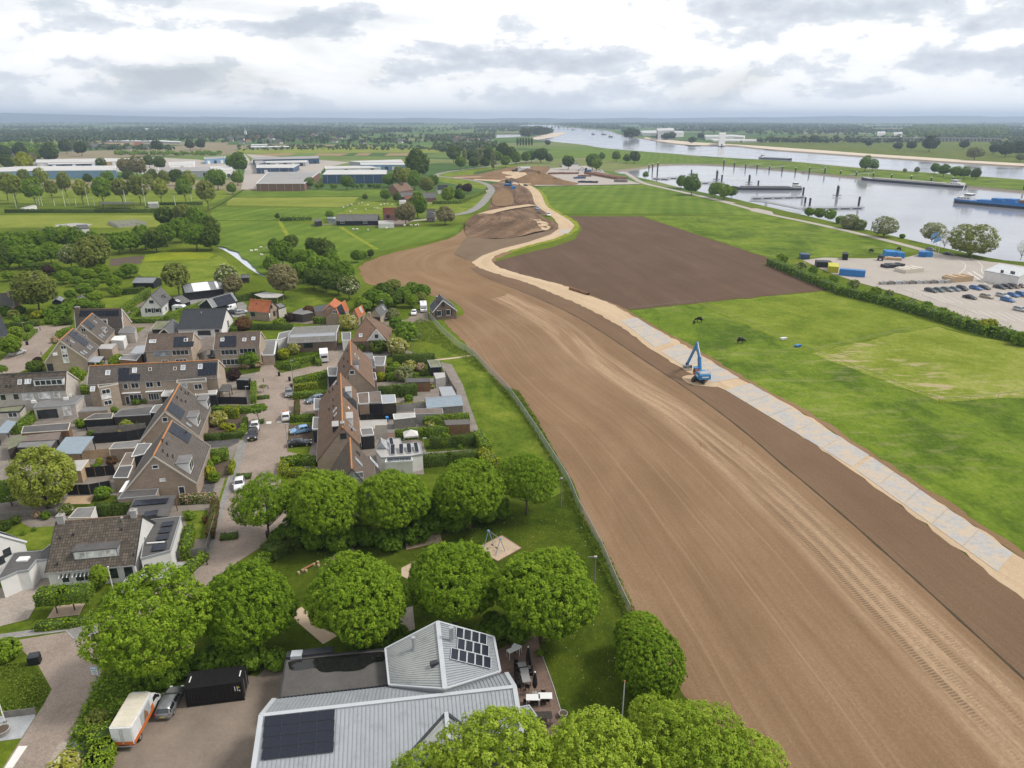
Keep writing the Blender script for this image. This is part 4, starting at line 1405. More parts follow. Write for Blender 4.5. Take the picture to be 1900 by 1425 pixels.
CARS={'hatch':dict(st=[(2.05,.34,.6,.6,.7),(1.98,.24,.72,.72,.8),(1.25,.2,.88,.9,.86),(.88,.2,.93,.96,.87),(.2,.2,.95,1.4,.87),(-.65,.2,.97,1.47,.87),(-1.45,.2,.99,1.4,.86),(-1.88,.24,1.,1.02,.83),(-2.02,.34,.82,.82,.76)],wb=(1.28,-1.22),ws=(3,4),roof=(4,6),rw=(6,7)),'sedan':dict(st=[(2.35,.34,.58,.58,.72),(2.26,.22,.7,.7,.82),(1.35,.2,.84,.86,.89),(.95,.2,.9,.93,.89),(.15,.2,.93,1.36,.89),(-.55,.2,.95,1.43,.89),(-1.15,.2,.96,1.36,.88),(-1.72,.2,.97,1.,.88),(-2.25,.24,.93,.94,.85),(-2.36,.34,.8,.8,.78)],wb=(1.42,-1.4),ws=(3,4),roof=(4,6),rw=(6,7)),'wagon':dict(st=[(2.3,.34,.6,.6,.72),(2.22,.22,.72,.72,.82),(1.32,.2,.87,.89,.89),(.95,.2,.92,.95,.89),(.2,.2,.95,1.4,.89),(-.75,.2,.96,1.48,.89),(-1.85,.2,.98,1.4,.88),(-2.22,.24,.99,1.01,.85),(-2.34,.34,.84,.84,.78)],wb=(1.4,-1.38),ws=(3,4),roof=(4,6),rw=(6,7)),'suv':dict(st=[(2.12,.42,.74,.74,.76),(2.04,.32,.92,.92,.86),(1.3,.28,1.04,1.06,.92),(.98,.28,1.08,1.11,.92),(.42,.28,1.1,1.66,.92),(-.55,.28,1.12,1.76,.92),(-1.75,.28,1.13,1.7,.91),(-2.02,.32,1.13,1.16,.88),(-2.14,.42,.95,.95,.82)],wb=(1.32,-1.3),ws=(3,4),roof=(4,6),rw=(6,7)),'van':dict(st=[(2.6,.4,.72,.72,.8),(2.52,.3,.9,.9,.92),(1.95,.26,1.18,1.22,.97),(1.72,.26,1.25,1.3,.97),(1.02,.26,1.28,2.02,.97),(.2,.26,1.3,2.12,.97),(-2.35,.26,1.3,2.1,.97),(-2.55,.28,1.28,1.32,.96),(-2.6,.4,1.1,1.1,.93)],wb=(1.65,-1.55),ws=(3,4),roof=(4,6),rw=(6,7)),}
CARP={}
def car_parts(kd):
 if kd in CARP:return CARP[kd]
 S=CARS[kd];st=S['st']
 def ring(i):
  x,zl,zb,zt,w=st[i]
  cab=zt-zb>.12
  wt=w*(.74 if cab else .93)
  if S['roof'][0]<=i<=S['roof'][1]:wt=w*.8 if kd!='van' else w*.9
  return[(x,-w*.93,zl),(x,-w,zl+.16),(x,-w*.985,zb),(x,-wt,zt),(x,wt,zt),(x,w*.985,zb),(x,w,zl+.16),(x,w*.93,zl)]
 mb=MB()
 rings=[ring(i)for i in range(len(st))]
 for a,b in zip(rings,rings[1:]):
  for k in range(8):
   k2=(k+1)%8
   mb.face([a[k],a[k2],b[k2],b[k]])
 mb.face(rings[0][::-1]);mb.face(rings[-1])
 body=mb.mesh('car_body')
 bm=bmesh.new();bm.from_mesh(body)
 bmesh.ops.remove_doubles(bm,verts=bm.verts,dist=.001)
 bmesh.ops.recalc_face_normals(bm,faces=bm.faces)
 bmesh.ops.bevel(bm,geom=[e for e in bm.edges if e.calc_face_angle(0)>.5],offset=.045,segments=2,affect='EDGES')
 bm.to_mesh(body);bm.free();smooth(body)
 P=[('body',body,'PAINT',None)]
 def quad(pts,off):
  pts=[Vec(p)for p in pts]
  n=(pts[1]-pts[0]).cross(pts[2]-pts[0]).normalized()
  c=sum(pts,Vec())/len(pts)
  if n.dot(c-UZ(.9))<0:n=-n
  q=[c+(p-c)*.9+n*off for p in pts]
  m=MB().face(q)
  return m
 i,j=S['ws']
 P.append(('windscreen',quad([rings[i][3],rings[i][4],rings[j][4],rings[j][3]],.02).mesh('windscreen'),'cglass',None))
 i,j=S['rw']
 P.append(('rear_window',quad([rings[i][3],rings[i][4],rings[j][4],rings[j][3]],.02).mesh('rear_window'),'cglass',None))
 for(a,b)in((2,3),(5,4)):
  m=MB()
  lo,hi=S['ws'][0],S['rw'][1]
  last=hi if kd!='van' else S['roof'][0]+1
  for q in range(lo,last):
   r1,r2=rings[q],rings[q+1]
   if q==lo:pts=[r1[a],r2[a],r2[b]]
   elif q+1==hi:pts=[r1[a],r2[a],r1[b]]
   else:pts=[r1[a],r2[a],r2[b],r1[b]]
   pts=[Vec(p)for p in pts]
   n=(pts[1]-pts[0]).cross(pts[2]-pts[0]).normalized()
   if n.y*pts[0].y<0:n=-n
   c=sum(pts,Vec())/len(pts)
   m.face([c+(p-c)*.88+n*.02 for p in pts])
  P.append(('side_window',m.mesh('side_window'),'cglass',None))
 r=.31 if kd not in('suv','van')else .35
 w=max(s_[4]for s_ in st)
 tyre=MB().tb((0,-.1,0),(0,.1,0),r,n=14).mesh('wheel')
 rim=MB().tb((0,-.115,0),(0,.115,0),r*.62,n=10).mesh('rim')
 for x in S['wb']:
  for s_ in(-1,1):
   P.append(('wheel',tyre,'rubber',(x,s_*(w-.085),r)))
   P.append(('>rim',rim,'galv',None))
 x0,z0,w0=st[1][0],st[1][3],st[1][4]
 for s_ in(-1,1):
  P.append(('headlight',MB().box((x0-.02,s_*w0*.78,z0-.06),(.22,.3,.16)).mesh('headlight'),'lamp_white',None))
  x1,z1,w1=st[-2][0],st[-2][2],st[-2][4]
  P.append(('tail_light',MB().box((x1+.02,s_*w1*.84,z1-.12),(.2,.22,.2)).mesh('tail_light'),'lamp_red',None))
  P.append(('mirror',MB().box((st[3][0]-.12,s_*(w+.09),st[3][2]+.08),(.12,.2,.14)).mesh('mirror'),'PAINT',None))
 P.append(('number_plate',MB().box((st[-1][0]-.012,0,.62),(.03,.5,.11)).mesh('number_plate'),'plate_yellow',None))
 P.append(('number_plate',MB().box((st[0][0]+.012,0,.45),(.03,.5,.11)).mesh('number_plate'),'plate_yellow',None))
 CARP[kd]=P
 return P
def car(kd,colour,at,to,lab,grp=None,name='parked_car',world=False,scale=1.,cat='car'):
 a,b=(Vec(at),Vec(to))if world else(G(*at),G(*to))
 d=b-a
 own=thing(name,lab,cat,(a.x,a.y,.02),azi(d),grp)
 if scale!=1.:own.scale=(scale,)*3
 last=None
 for(nm,me,mt,loc)in car_parts(kd):
  m=MT['paint_'+colour]if mt=='PAINT' else MT[mt]
  if nm[0]=='>':
   o=put(nm[1:],me,m,last)
  else:
   o=put(nm,me,m,own,loc=loc);last=o
  if mt=='PAINT':set_mat(o,m)
 return own
def hall():
 def rib_roof(parent,a,b,c,d,mat,n,nm='roof_slope',seam_mat='zinc_seam'):
  up=(b-a).cross(d-a);
  if up.z<0:up=-up
  up.normalize()
  mb=MB()
  mb.face([a,b,c,d])if(b-a).cross(c-b).z>0 else mb.face([d,c,b,a])
  for p,q in((a,b),(b,c),(c,d),(d,a)):
   mb.face([p,q,q-up*.12,p-up*.12])
  o=part(nm,mb,MT[mat],parent)
  for i in range(1,n):
   k=i/n
   p,q=a.lerp(b,k),d.lerp(c,k)
   part('seam',MB().bar(p+up*.02,q+up*.02,.05,.085,up=up),MT[seam_mat],o)
  return o
 pm('zinc_roof',(.31,.328,.345),.1,.35,.45,metal=.15,dirt=.28)
 pm('zinc_lit_side',(.32,.328,.305),.12,.35,.5,metal=.1,dirt=.38)  # same zinc, lit greenish tone of the left-hand slopes put into the colour
 pm('zinc_seam',(.265,.28,.295),.1,.5,.45,metal=.15)
 pm('zpale',(.41,.425,.44),.08,.8,.45)
 HR,HB,HF=6.4,4.6,3.4
 a,b=G(*B3(170,866),HR),G(*B4(588,664),HR)
 d=(b-a).normalized()
 n=Vec((-d.y,d.x,0))
 if n.y<0:n=-n
 e1,e2=G(*B3(262,750),HB),G(*B4(530,567),HB)
 wb1,wb2=(e1-a).dot(n),(e2-b).dot(n)
 wb=(wb1+wb2)/2
 own=thing('community_hall','grey ribbed metal hall with solar panels and pointed rooftop tower beside the terrace','hall',(a.x,a.y,0))
 be,bf=a+(e1-a),b+(e2-b)
 wf=11.
 f1,f2=a-n*wf,b-n*wf
 f1.z=f2.z=HF
 be.z=bf.z=HB
 wm=MB()
 A0=[be,bf,f2,f1]
 ins=[p.lerp((a+b)/2,.012)for p in A0]
 def low(p,z=0):return Vec((p.x,p.y,z))
 ia,ib=a.lerp(b,.012),b.lerp(a,.012)
 wm.face([low(ins[3]),low(ins[0]),ins[0]-UZ(.1),ia-UZ(.15),ins[3]-UZ(.1)])
 wm.face([low(ins[1]),low(ins[2]),ins[2]-UZ(.1),ib-UZ(.15),ins[1]-UZ(.1)])
 wm.face([low(ins[0]),low(ins[1]),ins[1]-UZ(.1),ins[0]-UZ(.1)])
 wm.face([low(ins[2]),low(ins[3]),ins[3]-UZ(.1),ins[2]-UZ(.1)])
 part('wall',wm,pm('hwall',(.3,.31,.32),.1,.6,.6),own)
 rib_roof(own,a,b,bf,be,'zinc_roof',62)
 fr=rib_roof(own,a,b,f2,f1,'zinc_roof',62)
 part('ridge',MB().bar(a-d*.1+UZ(.03),b+d*.1+UZ(.03),.42,.14),'zpale',own)
 for p,q in((a,f1),(a,be),(b,f2),(b,bf)):
  part('verge_trim',MB().bar(p+UZ(.05),q+UZ(.05),.45,.16),'zpale',own)
 nf=(b-a).cross(f1-a)
 if nf.z<0:nf=-nf
 nf.normalize()
 Q=[onray(*B3(*p),a,nf)for p in((195,878),(690,826),(682,1128),(172,1186))]
 for i in range(4):
  for j in range(4):
   def at(s,t_):return Q[0].lerp(Q[1],s).lerp(Q[3].lerp(Q[2],s),t_)
   c=at((i+.5)/4,(j+.5)/4)
   x=(at((i+1)/4,(j+.5)/4)-at(i/4,(j+.5)/4));y=(at((i+.5)/4,(j+1)/4)-at((i+.5)/4,j/4))
   pw,ph=x.length-.02,y.length-.05
   x.normalize();y=(y-x*y.dot(x)).normalized()
   solar_panel(own,c+nf*.16,x,y,nf,pw,ph)
 HE,HT=4.9,6.9
 T,N=G(*B3(1415,205),HT),G(*B3(1466,680),HT)
 A,D=G(*B3(1045,396),HE),G(*B3(1072,652),HE)
 Bq,C=G(*B3(1810,315),HE),G(*B3(1855,557),HE)
 tm=MB()
 loop=[A,D,N,C,Bq,T]
 for p,q in zip(loop,loop[1:]+loop[:1]):
  tm.face([low(p,3.),low(q,3.),q-UZ(.1),p-UZ(.1)])
  tm.face([low(p,0.),low(q,0.),low(q,3.),low(p,3.)])
 part('tower_wall',tm,'hwall',own)
 rib_roof(own,T,N,D,A,'zinc_lit_side',26,'tower_slope')
 rib_roof(own,T,N,C,Bq,'zinc_roof',26,'tower_slope')
 for p,q,w in((T,N,.5),(A,D,.22),(D,N,.2),(N,C,.2),(C,Bq,.25),(Bq,T,.22),(T,A,.22)):
  part('tower_trim',MB().bar(p+UZ(.06),q+UZ(.06),w,.14),'zpale',own)
 nt=(N-T).cross(Bq-T)
 if nt.z<0:nt=-nt
 nt.normalize()
 TL,TR,BR=[onray(*B3(*p),T,nt)for p in((1535,245),(1752,300),(1797,548))]
 ux,uy=(TR-TL)/4,(BR-TR)/3
 for j in range(3):
  for i in range(-1 if j==2 else 0,4):
   c=TL+ux*(i+.5)+uy*(j+.5)
   x=ux.normalized();y=(uy-x*uy.dot(x)).normalized()
   solar_panel(own,c+nt*.15,x,y,nt,ux.length-.05,uy.length-.06,'alu_frame')
 nl=(N-T).cross(A-T)
 if nl.z<0:nl=-nl
 nl.normalize()
 for p,nn_,h,r in((B3(1247,398),nl,1.5,.19),(B3(1512,338),nt,1.7,.24)):
  q=onray(*p,T,nn_)
  fl=part('flue',MB().tb(q-UZ(.2),q+UZ(h),r,n=12).tb(q+UZ(h),q+UZ(h+.12),r*1.12,n=12),'galv',own)
  part('flue_collar',MB().lt(q-UZ(.15),[(r*2,0),(r*1.1,.4)],12),'zinc_seam',fl)
 q=onray(*B3(1390,510),T,nl)
 part('cowl',MB().box(q+UZ(.2),(.8,.5,.45),.5),'dtrim',own)
 pm('felt_wet',(.085,.078,.072),.3,.4,.7,.1,6)
 wing=flat('flat_wing',None,B3(345,462,1068,396,1070,652,300,742),3.7,'hwall','felt_wet','dtrim',parent=own)
 t=NT('puddle');t.set(color=(.012,.012,.011),rough=.06,spec=.5);MT['puddle']=t.mat
 P=soften([G(*p,3.72)for p in B3(358,482,500,462,700,442,900,424,1045,410,1048,445,1040,482,975,488,930,505,885,542,790,556,700,552,640,562,580,556,560,528,500,535,430,548,372,545,362,515)],1,True)
 ov,of=cdt([(p.x,p.y)for p in P])
 pmh=MB()
 for f in of:pmh.face([(ov[i][0],ov[i][1],3.722)for i in f])
 part('puddle',pmh,'puddle',wing)
 part('parapet',MB().bar(G(*B3(348,448),3.8),G(*B3(680,405),3.8),.9,.5),'dtrim',own)
 part('roof_hatch',MB().box(G(*B3(420,435),3.95),(1.2,1.,.4),.1),'zpale',own)
 lob=flat('lobby',None,B4(612,812,690,796,745,872,618,886),3.,'hwall','zinc_roof','zpale',parent=own)
 P0=onray(*B3(1475,853),a,nf)
 r2=P0-n*9.
 r2.z=P0.z
 for sgn in(1,-1):
  o=d*sgn*5.2
  lo1,lo2=P0+o,r2+o
  lo1=onray(*B3(1140,1228),a,nf)if sgn<0 else onray(*B3(1672,1003),a,nf)
  zz_=lo1.z
  lo2=r2+o*(1.);lo2.z=P0.z-3.
  lo1b=lo1
  rib_roof(own,P0+UZ(.12),r2+UZ(.12),lo2+UZ(.12),lo1b+UZ(.12),'zinc_lit_side' if sgn<0 else 'zinc_roof',12,'cross_slope')
  part('valley_gutter',MB().bar(P0+UZ(.16),lo1b+UZ(.16),.28,.12),'dtrim',own)
 part('cross_ridge',MB().bar(P0+UZ(.2),r2+UZ(.2),.4,.14),'zpale',own)
 g1,g2=r2+d*5.2,r2-d*5.2
 part('gable_wall',MB().face([low(g2),low(g1),Vec((g1.x,g1.y,r2.z-3)),r2,Vec((g2.x,g2.y,r2.z-3))]),'hwall',own)
 return own
hall()
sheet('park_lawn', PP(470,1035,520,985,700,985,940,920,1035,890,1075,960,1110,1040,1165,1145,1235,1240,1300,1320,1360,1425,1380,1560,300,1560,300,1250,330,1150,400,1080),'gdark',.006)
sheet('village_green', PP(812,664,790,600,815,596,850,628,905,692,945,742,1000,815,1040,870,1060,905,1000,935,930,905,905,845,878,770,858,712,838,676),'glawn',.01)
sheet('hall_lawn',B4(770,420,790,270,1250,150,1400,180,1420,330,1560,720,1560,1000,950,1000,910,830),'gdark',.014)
sheet('car_park',B3(-1000,1400,-900,1180,-860,1060,-720,900,-560,790,-420,700,-250,620,-60,560,140,590,300,430,360,430,300,745,170,870,130,1400),'glot',.018)
sheet('terrace',B4(470,400,600,340,690,330,690,240,740,250,775,420,862,660,925,870,925,955,850,1015,745,1010,600,760,480,560),'terrace_brick',.022)
for pts in(B6(190,640,445,605,460,670,205,725),B6(690,715,880,620,1020,710,850,805),B6(170,905,170,850,270,800,300,880,210,925),):
 sheet('play_sand',pts,'splay',.026)
sheet('play_paving',B5(1240,1150,1310,1060,1410,1040,1425,1195,1330,1235,1240,1210),'brick_pale',.026)
strip(B5(610,1070,720,1160,850,1270),2.,'sand_path','splay',.026,n=14)
strip(B5(1010,650,900,690,820,760),.8,'trodden_path','splay',.03,n=14)
strip([(805,668),(845,664),(882,658)],1.1,'green_path','splay',.02,n=10)
def kerb(px,name='sand_edging',mat='bwood',h=.1,w=.1):
 P=[G(*p)for p in px]
 mb=MB()
 for p,q in zip(P,P[1:]):mb.bar(p+UZ(h/2-.01),q+UZ(h/2-.01),w,h)
 put(name,mb.mesh(name),MT[mat])['kind']='structure'
kerb(B6(190,640,445,605,460,670,205,725,190,640))
kerb(B6(690,715,880,620,1020,710,850,805,690,715))
kerb(B4(775,420,862,660,925,870,925,950),'terrace_kerb','concrete')
def swing():
 a,b=G(*B6(785,690)),G(*B6(868,748))
 d=(b-a).normalized();n=Vec((-d.y,d.x,0))
 H_=2.5
 own=thing('swing_set','blue A-frame swing set with two black seats standing in a sand square','swing set',tuple(a))
 top=[a+UZ(H_),b+UZ(H_)]
 part('top_bar',MB().tb(top[0],top[1],.055,n=8),'galv',own)
 for p,t_ in((a,top[0]),(b,top[1])):
  for s in(-1,1):
   part('leg',MB().tb(t_,p+n*s*.9,.05,n=8),'paint_lightblue',own)
  part('joint',MB().box(t_,(.3,.3,.2),azi(d)),'paint_lightblue',own)
 for k in(.33,.67):
  q=top[0].lerp(top[1],k)
  st=part('seat',MB().box((q.x,q.y,.5),(.5,.2,.05),azi(d)),'rubber',own)
  part('chain',MB().tb(q+d*.24,Vec((q.x,q.y,.5))+d*.24,.012,n=5).tb(q-d*.24,Vec((q.x,q.y,.5))-d*.24,.012,n=5),'galv',st)
swing()
def bars():
 a,b=G(*B6(262,672)),G(*B6(402,655))
 own=thing('climbing_bars','row of low steel turning bars standing in a sand pit','climbing bars',tuple(a))
 hs=[1.1,1.1,1.35,1.35]
 for k in range(4):
  p=a.lerp(b,k/3)
  part('post',MB().tb(p,p+UZ(1.4),.045,n=7),'mgrey',own)
  if k<3 and k!=1:
   q=a.lerp(b,(k+1)/3)
   part('crossbar',MB().tb(p+UZ(hs[k]),q+UZ(hs[k]),.03,n=7),'pwood',own)
bars()
def balance():
 px=B5(638,822,665,805,740,765,768,750)
 P=[G(*p)for p in px]
 own=thing('balance_course','low wooden balance beam with stepping stumps on the grass','play beam',tuple(P[1]))
 part('beam',MB().bar(P[1]+UZ(.32),P[2]+UZ(.32),.2,.16),'terracotta',own)
 for p in P+[P[0]+Vec((.9,.5,0)),P[3]+Vec((.3,-.8,0))]:
  part('stump',MB().lt(p,[(.2,0),(.2,.34),(.17,.38)],9),'pwood',own)
balance()
def net_post(foot,top,side,lab):
 a=G(*foot)
 own=thing('net_post',lab,'post',tuple(a))
 H_=5.2
 part('pole',MB().tb(a,a+UZ(H_),.09,.07,n=8),'gwood',own)
 part('crossarm',MB().bar(a+Vec((-1.*side,0,H_)),a+Vec((.25*side,0,H_+.02)),.12,.16),'gwood',own)
 part('bracket',MB().box(a+UZ(H_+.05),(.4,.3,.22)),'concrete',own)
net_post(B6(1295,420),None,1,'tall T-topped wooden net post by the fence, opposite the lawn tree')
net_post(B6(1528,1005),None,1,'tall T-topped wooden net post at the hall end of the ball lawn')
t=NT('wire_mesh')
tb=t.new('ShaderNodeBsdfTransparent');ms=t.new('ShaderNodeMixShader');sv(ms,0,.42)
t.set(color=(.46,.48,.49),rough=.5)
t.l.new(tb.outputs[0],ms.inputs[1]);t.l.new(t.b.outputs[0],ms.inputs[2]);t.l.new(ms.outputs[0],t.out.inputs['Surface'])
MT['wire_mesh']=t.mat
def wfence(px,h,lab,step=3.,mesh=True,name='wire_fence',postm='galv',rail=True):
 P=[G(*p)for p in px]
 L=sum((q-p).length for p,q in zip(P,P[1:]))
 Q=evenly(P,max(2,int(L/step)+1))
 own=thing(name,lab,'fence',tuple(Q[0]))
 for p in Q:part('post',MB().tb(p,p+UZ(h+.05),.035,n=6),MT[postm],own)
 for p,q in zip(Q,Q[1:]):
  u=UZ(1)
  if mesh:part('mesh_panel',MB().face([p+u*.05,q+u*.05,q+u*h,p+u*h]),'wire_mesh',own)
  if rail:part('rail',MB().tb(p+u*h,q+u*h,.04,n=5),MT[postm],own)
 return own
wfence( PP(797,590,815,612,850,645,880,662,905,690,940,725,965,760,995,805,1022,848,1042,880,1056,903,1072,945,1095,985,1118,1030,1140,1085,1168,1145),1.9,'long galvanised wire mesh fence between the village green and bare earth')
weeds('verge_weeds', PP(905,692,930,716,962,726,985,760,1010,805,1035,850,1060,890,1070,915,1085,960,1116,1007,1147,1070,1180,1140,1160,1148,1128,1085,1098,1010,1070,950,1045,900,1020,855,990,805,958,755,925,722),'weed',30,1.,.17,'tall nettles and weeds along the wire fence',seed=5)
weeds('verge_weeds', PP(780,590,800,600,840,640,880,655,905,690,890,690,850,660,812,640,780,632,745,615),'weed',14,.8,.17,'rough weeds round the corner of the wire fence',seed=6)
weeds('shade_grass', PP(560,1000,700,985,930,925,1035,895,1075,965,1120,1060,1160,1145,1080,1160,900,1050,750,1060,600,1070),'weed_flower',3.,.1,.1,'daisies and longer tufts in the playground lawn',seed=7)
weeds('lawn_daisies',B4(800,300,1250,170,1400,200,1430,330,1560,720,1540,950,960,960),'weed_flower',4.,.12,.1,'dandelions and tufts in the lawn beside the terrace',seed=8)
weeds('hedge_weeds', PP(185,1255,230,1240,290,1230,350,1230,345,1262,290,1285,215,1335,150,1420,110,1425,140,1340),'lmid',30,1.1,.17,'dense shrub border between the street and the car park',seed=9)
CH='playground trees with spring-green crowns'
for(k,x,y,w,lf,lb)in[('loose',283,1150,212,'leaf_spring','wide spring-green tree overhanging the street corner, sparse twigs showing'),('broad',458,1120,172,'leaf_spring','dense spring-green tree behind the black container'),('broad',660,1108,186,'leaf_spring','round dense tree beside the flat felt roof of the hall'),('broad',842,1078,172,'leaf_spring','tree between the swing set and the pointed hall roof'),('broad',1010,1096,186,'leaf_spring','broad tree overhanging the hall terrace by the ball lawn'),('loose',490,935,122,'leaf_spring','open airy tree on the street edge with a car visible through it'),('broad',605,930,140,'leaf_spring','dense tree in front of the row-house gable, street side'),('broad',733,928,136,'leaf_spring','dense tree beside the white gable end of the row houses'),('broad',868,910,132,'leaf_spring','dense tree at the corner of the clipped garden hedge'),('loose',978,890,112,'leaf_spring','smaller tree with bare trunk standing alone on the ball lawn')]:
 tree(k,x,y,w*1.03,lf,lb,CH,name='playground_tree')
tree('clipped',1207,1232,136,'leaf_spring','large dense ball-headed tree at the edge of the bare earth',name='ball_tree')
tree('clipped',1188,1180,100,'leaf_spring','smaller ball-headed tree tucked behind the large one, by the fence end',name='ball_tree')
for(x,y,w,lb)in[(930,1425,250,'light green tree in front of the hall cross gable'),(1110,1435,230,'light green tree below the flagpole lawn'),(1290,1400,210,'light green tree reaching over the bare earth'),(1385,1420,150,'light green tree standing furthest onto the earth strip'),(1215,1350,120,'small light green tree below the ball-headed tree'),(800,1470,170,'light green tree against the hall front slope')]:
 tree('loose',x,y,w,'leaf_fresh',lb,'pale green trees in front of the hall',name='maple_tree')
for i,(x,y,w)in enumerate([(545,985,60),(585,1000,55),(630,1002,60),(680,995,50),(720,1000,60),(770,985,60),(805,962,66),(845,965,60),(900,950,55),(930,945,50),(520,1000,44),(640,985,70),(790,945,60)]):
 shrub('big',x,y,w,'lmid','dark undergrowth shrub beneath the upper playground trees','dark shrubs under the playground trees')
for i,(x,y,w)in enumerate([(890,1190,60),(920,1160,60),(960,1175,50),(700,1185,60),(735,1180,50),(660,1195,40),(300,1255,60),(340,1235,60),(400,1225,70),(460,1215,70),(510,1225,50),(260,1250,50),(230,1225,44)]):
 shrub('big',x,y,w,'lmid','dark shrub in the shade beside the hall','dark shrubs by the hall')
hedge([(505,1010),(530,995),(560,985)],3.,2.,'lhdark','dark rounded hedge corner at the playground entrance from the street',leafsize=.16)
hedge([(465,1048),(490,1028),(512,1012)],1.6,1.5,'lhedge','low hedge along the street by the playground',leafsize=.16)
hedge(B2(560,1170,600,1175,660,1165),1.2,1.,'lhedge','short hedge beside the street entrance',zr=.6)
hedge(B2(700,1180,720,1270,690,1380,640,1480),2.2,1.6,'lhedge','clipped hedge running beside the parked box truck',zr=1.2)
shrub('loose',*B2(470,1410),60,'lcream','pale flowering bush at the verge below the hedge')
shrub('big',*B2(680,1080),40,'lolive','olive-toned bush at the street entrance border')
def table(px,w,d,h,topm,lab,grp,legm='galv',rz=.35,name='table'):
 p=G(px[0],px[1],h);p.z=0
 own=thing(name,lab,'table',tuple(p),rz,grp)
 def loc(mb,nm,m):return put(nm,mb.mesh(nm),MT[m],own)
 loc(MB().box((0,0,h-.025),(w,d,.05)),'table_top',topm)
 for sx in(-1,1):
  for sy in(-1,1):
   loc(MB().box((sx*(w/2-.05),sy*(d/2-.05),(h-.05)/2),(.06,.06,h-.05)),'leg',legm)
 return own
pm('fblack',(.012,.012,.013),.2,3,.6)
pm('fwhite',(.68,.68,.66),.05,3,.5)
pm('slate_top',(.26,.26,.26),.1,3,.6)
tz=math.atan2(G(*B4(670,612)).y-G(*B4(640,503)).y,G(*B4(670,612)).x-G(*B4(640,503)).x)
for p in((640,503),(657,545),(662,578),(671,612)):
 table(B4(*p),.75,.95,.75,'slate_top','small grey-topped terrace table in the row between the black chairs','grey terrace tables','fblack',tz)
for p in((718,735),(805,724)):
 table(B4(*p),1.5,.9,1.08,'fwhite','white standing-height table on the terrace with black stools','white standing tables','fwhite',0.)
table(B4(578,398),1.5,.7,1.08,'fwhite','white standing table by the hall wall, set end-on to its twin',None,'fwhite',.55)
table(B4(604,376),1.1,.7,1.06,'fwhite','white standing table by the hall wall, turned across its twin',None,'fwhite',-.5)
def chair_proto():
 c={}
 c['seat']=MB().box((0,0,.45),(.45,.45,.05)).mesh('seat')
 c['backrest']=MB().box((-.21,0,.72),(.05,.45,.45)).mesh('backrest')
 c['leg']=MB().box((0,0,.21),(.04,.04,.43)).mesh('leg')
 c['armrest']=MB().box((0,0,.66),(.42,.04,.04)).mesh('armrest')
 return c
CHP=chair_proto()
def chair(px,rz,lab,grp,world=None,z=0.):
 p=world or G(px[0],px[1],.45)
 own=thing('terrace_chair',lab,'chair',(p[0],p[1],.024),rz,grp)
 for nm in('seat','backrest'):put(nm,CHP[nm],'fblack',own)
 for sx in(-1,1):
  put('armrest',CHP['armrest'],'fblack',own,loc=(0,sx*.22,0))
  for sy in(-1,1):put('leg',CHP['leg'],'fblack',own,loc=(sx*.19,sy*.19,0))
for p in((600,482),(598,512),(600,545),(600,575),(604,604),(612,632)):chair(B4(*p),.2,'black armchair on the hall side of the grey terrace tables','black chairs on the hall side')
for p in((690,500),(700,545),(703,575)):chair(B4(*p),3.3,'black armchair on the lawn side of the grey terrace tables','black chairs on the lawn side')
for p in((622,662),(680,660)):chair(B4(*p),1.3,'black armchair at the end of the grey table row','black chairs at the row end')
for p in((665,765),(712,772),(735,765),(790,702),(790,762),(820,758)):chair(B4(*p),1.5,'black stool tucked at a white standing table','black stools')
def parasol(foot,h,lab):
 p=G(*foot)
 own=thing('parasol',lab,'parasol',tuple(p))
 part('pole',MB().tb(p,p+UZ(h),.035,n=7),'galv',own)
 part('canopy',MB().lt(p,[(.16,.9),(.3,1.3),(.26,2.),(.12,h-.15),(.04,h)],9),'fblack',own)
 part('finial',MB().lt(p,[(.1,h),(.1,h+.1),(.03,h+.16)],8),'fwhite',own)
 part('foot',MB().lt(p,[(.35,0),(.33,.1),(.06,.14)],10),'concrete',own)
parasol(B4(683,530),3.,'closed black parasol behind the grey terrace tables')
parasol(B4(730,712),3.,'closed black parasol beside the white standing tables')
def picnic(px,lab):
 p=G(*px)
 own=thing('picnic_table',lab,'picnic table',tuple(p),.05)
 def loc(mb,nm):return put(nm,mb.mesh(nm),'dwood',own)
 for i in range(5):loc(MB().box((0,-.32+.16*i,.74),(1.9,.14,.045)),'table_plank')
 for s in(-1,1):
  for i in range(2):loc(MB().box((0,s*(.68+.15*i),.44),(1.9,.13,.045)),'bench_plank')
  loc(MB().bar((s*.7,-.75,0),(s*.7,-.2,.72),.07),'leg');loc(MB().bar((s*.7,.75,0),(s*.7,.2,.72),.07),'leg')
  loc(MB().box((s*.7,0,.4),(.07,1.6,.08)),'brace')
picnic(B4(790,905),'dark wooden picnic table beside the clad lobby')
def pot(px,r,h,lab,leaf=None):
 p=G(*px)
 own=thing('planter',lab,'planter',tuple(p))
 part('pot',MB().lt(p,[(r*.7,0),(r,h),(r*.86,h),(r*.8,h-.08)],12),MT['terracotta']if not leaf else MT['concrete'],own)
 part('soil',MB().lt(p,[(r*.8,h-.12),(r*.8,h-.07)],10),'bsoil',own)
pot(B4(930,872),.5,.5,'round pale planter at the end of the terrace kerb',True)
shrub('loose',*B4(765,425),15,'lhedge','small green bush at the bend of the terrace kerb')
pole=G(*B4(1343,925))
def flagpole(foot,h,lab,ball='rorange'):
 p=G(*foot)
 own=thing('flagpole',lab,'flagpole',tuple(p))
 part('mast',MB().tb(p,p+UZ(h),.07,.045,n=8),'fwhite',own)
 part('mast_knob',MB().lt(p,[(.03,h),(.1,h+.06),(.1,h+.14),(.03,h+.2)],8),MT[ball],own)
 part('mast_base',MB().box(p+UZ(.15),(.25,.25,.3)),'mgrey',own)
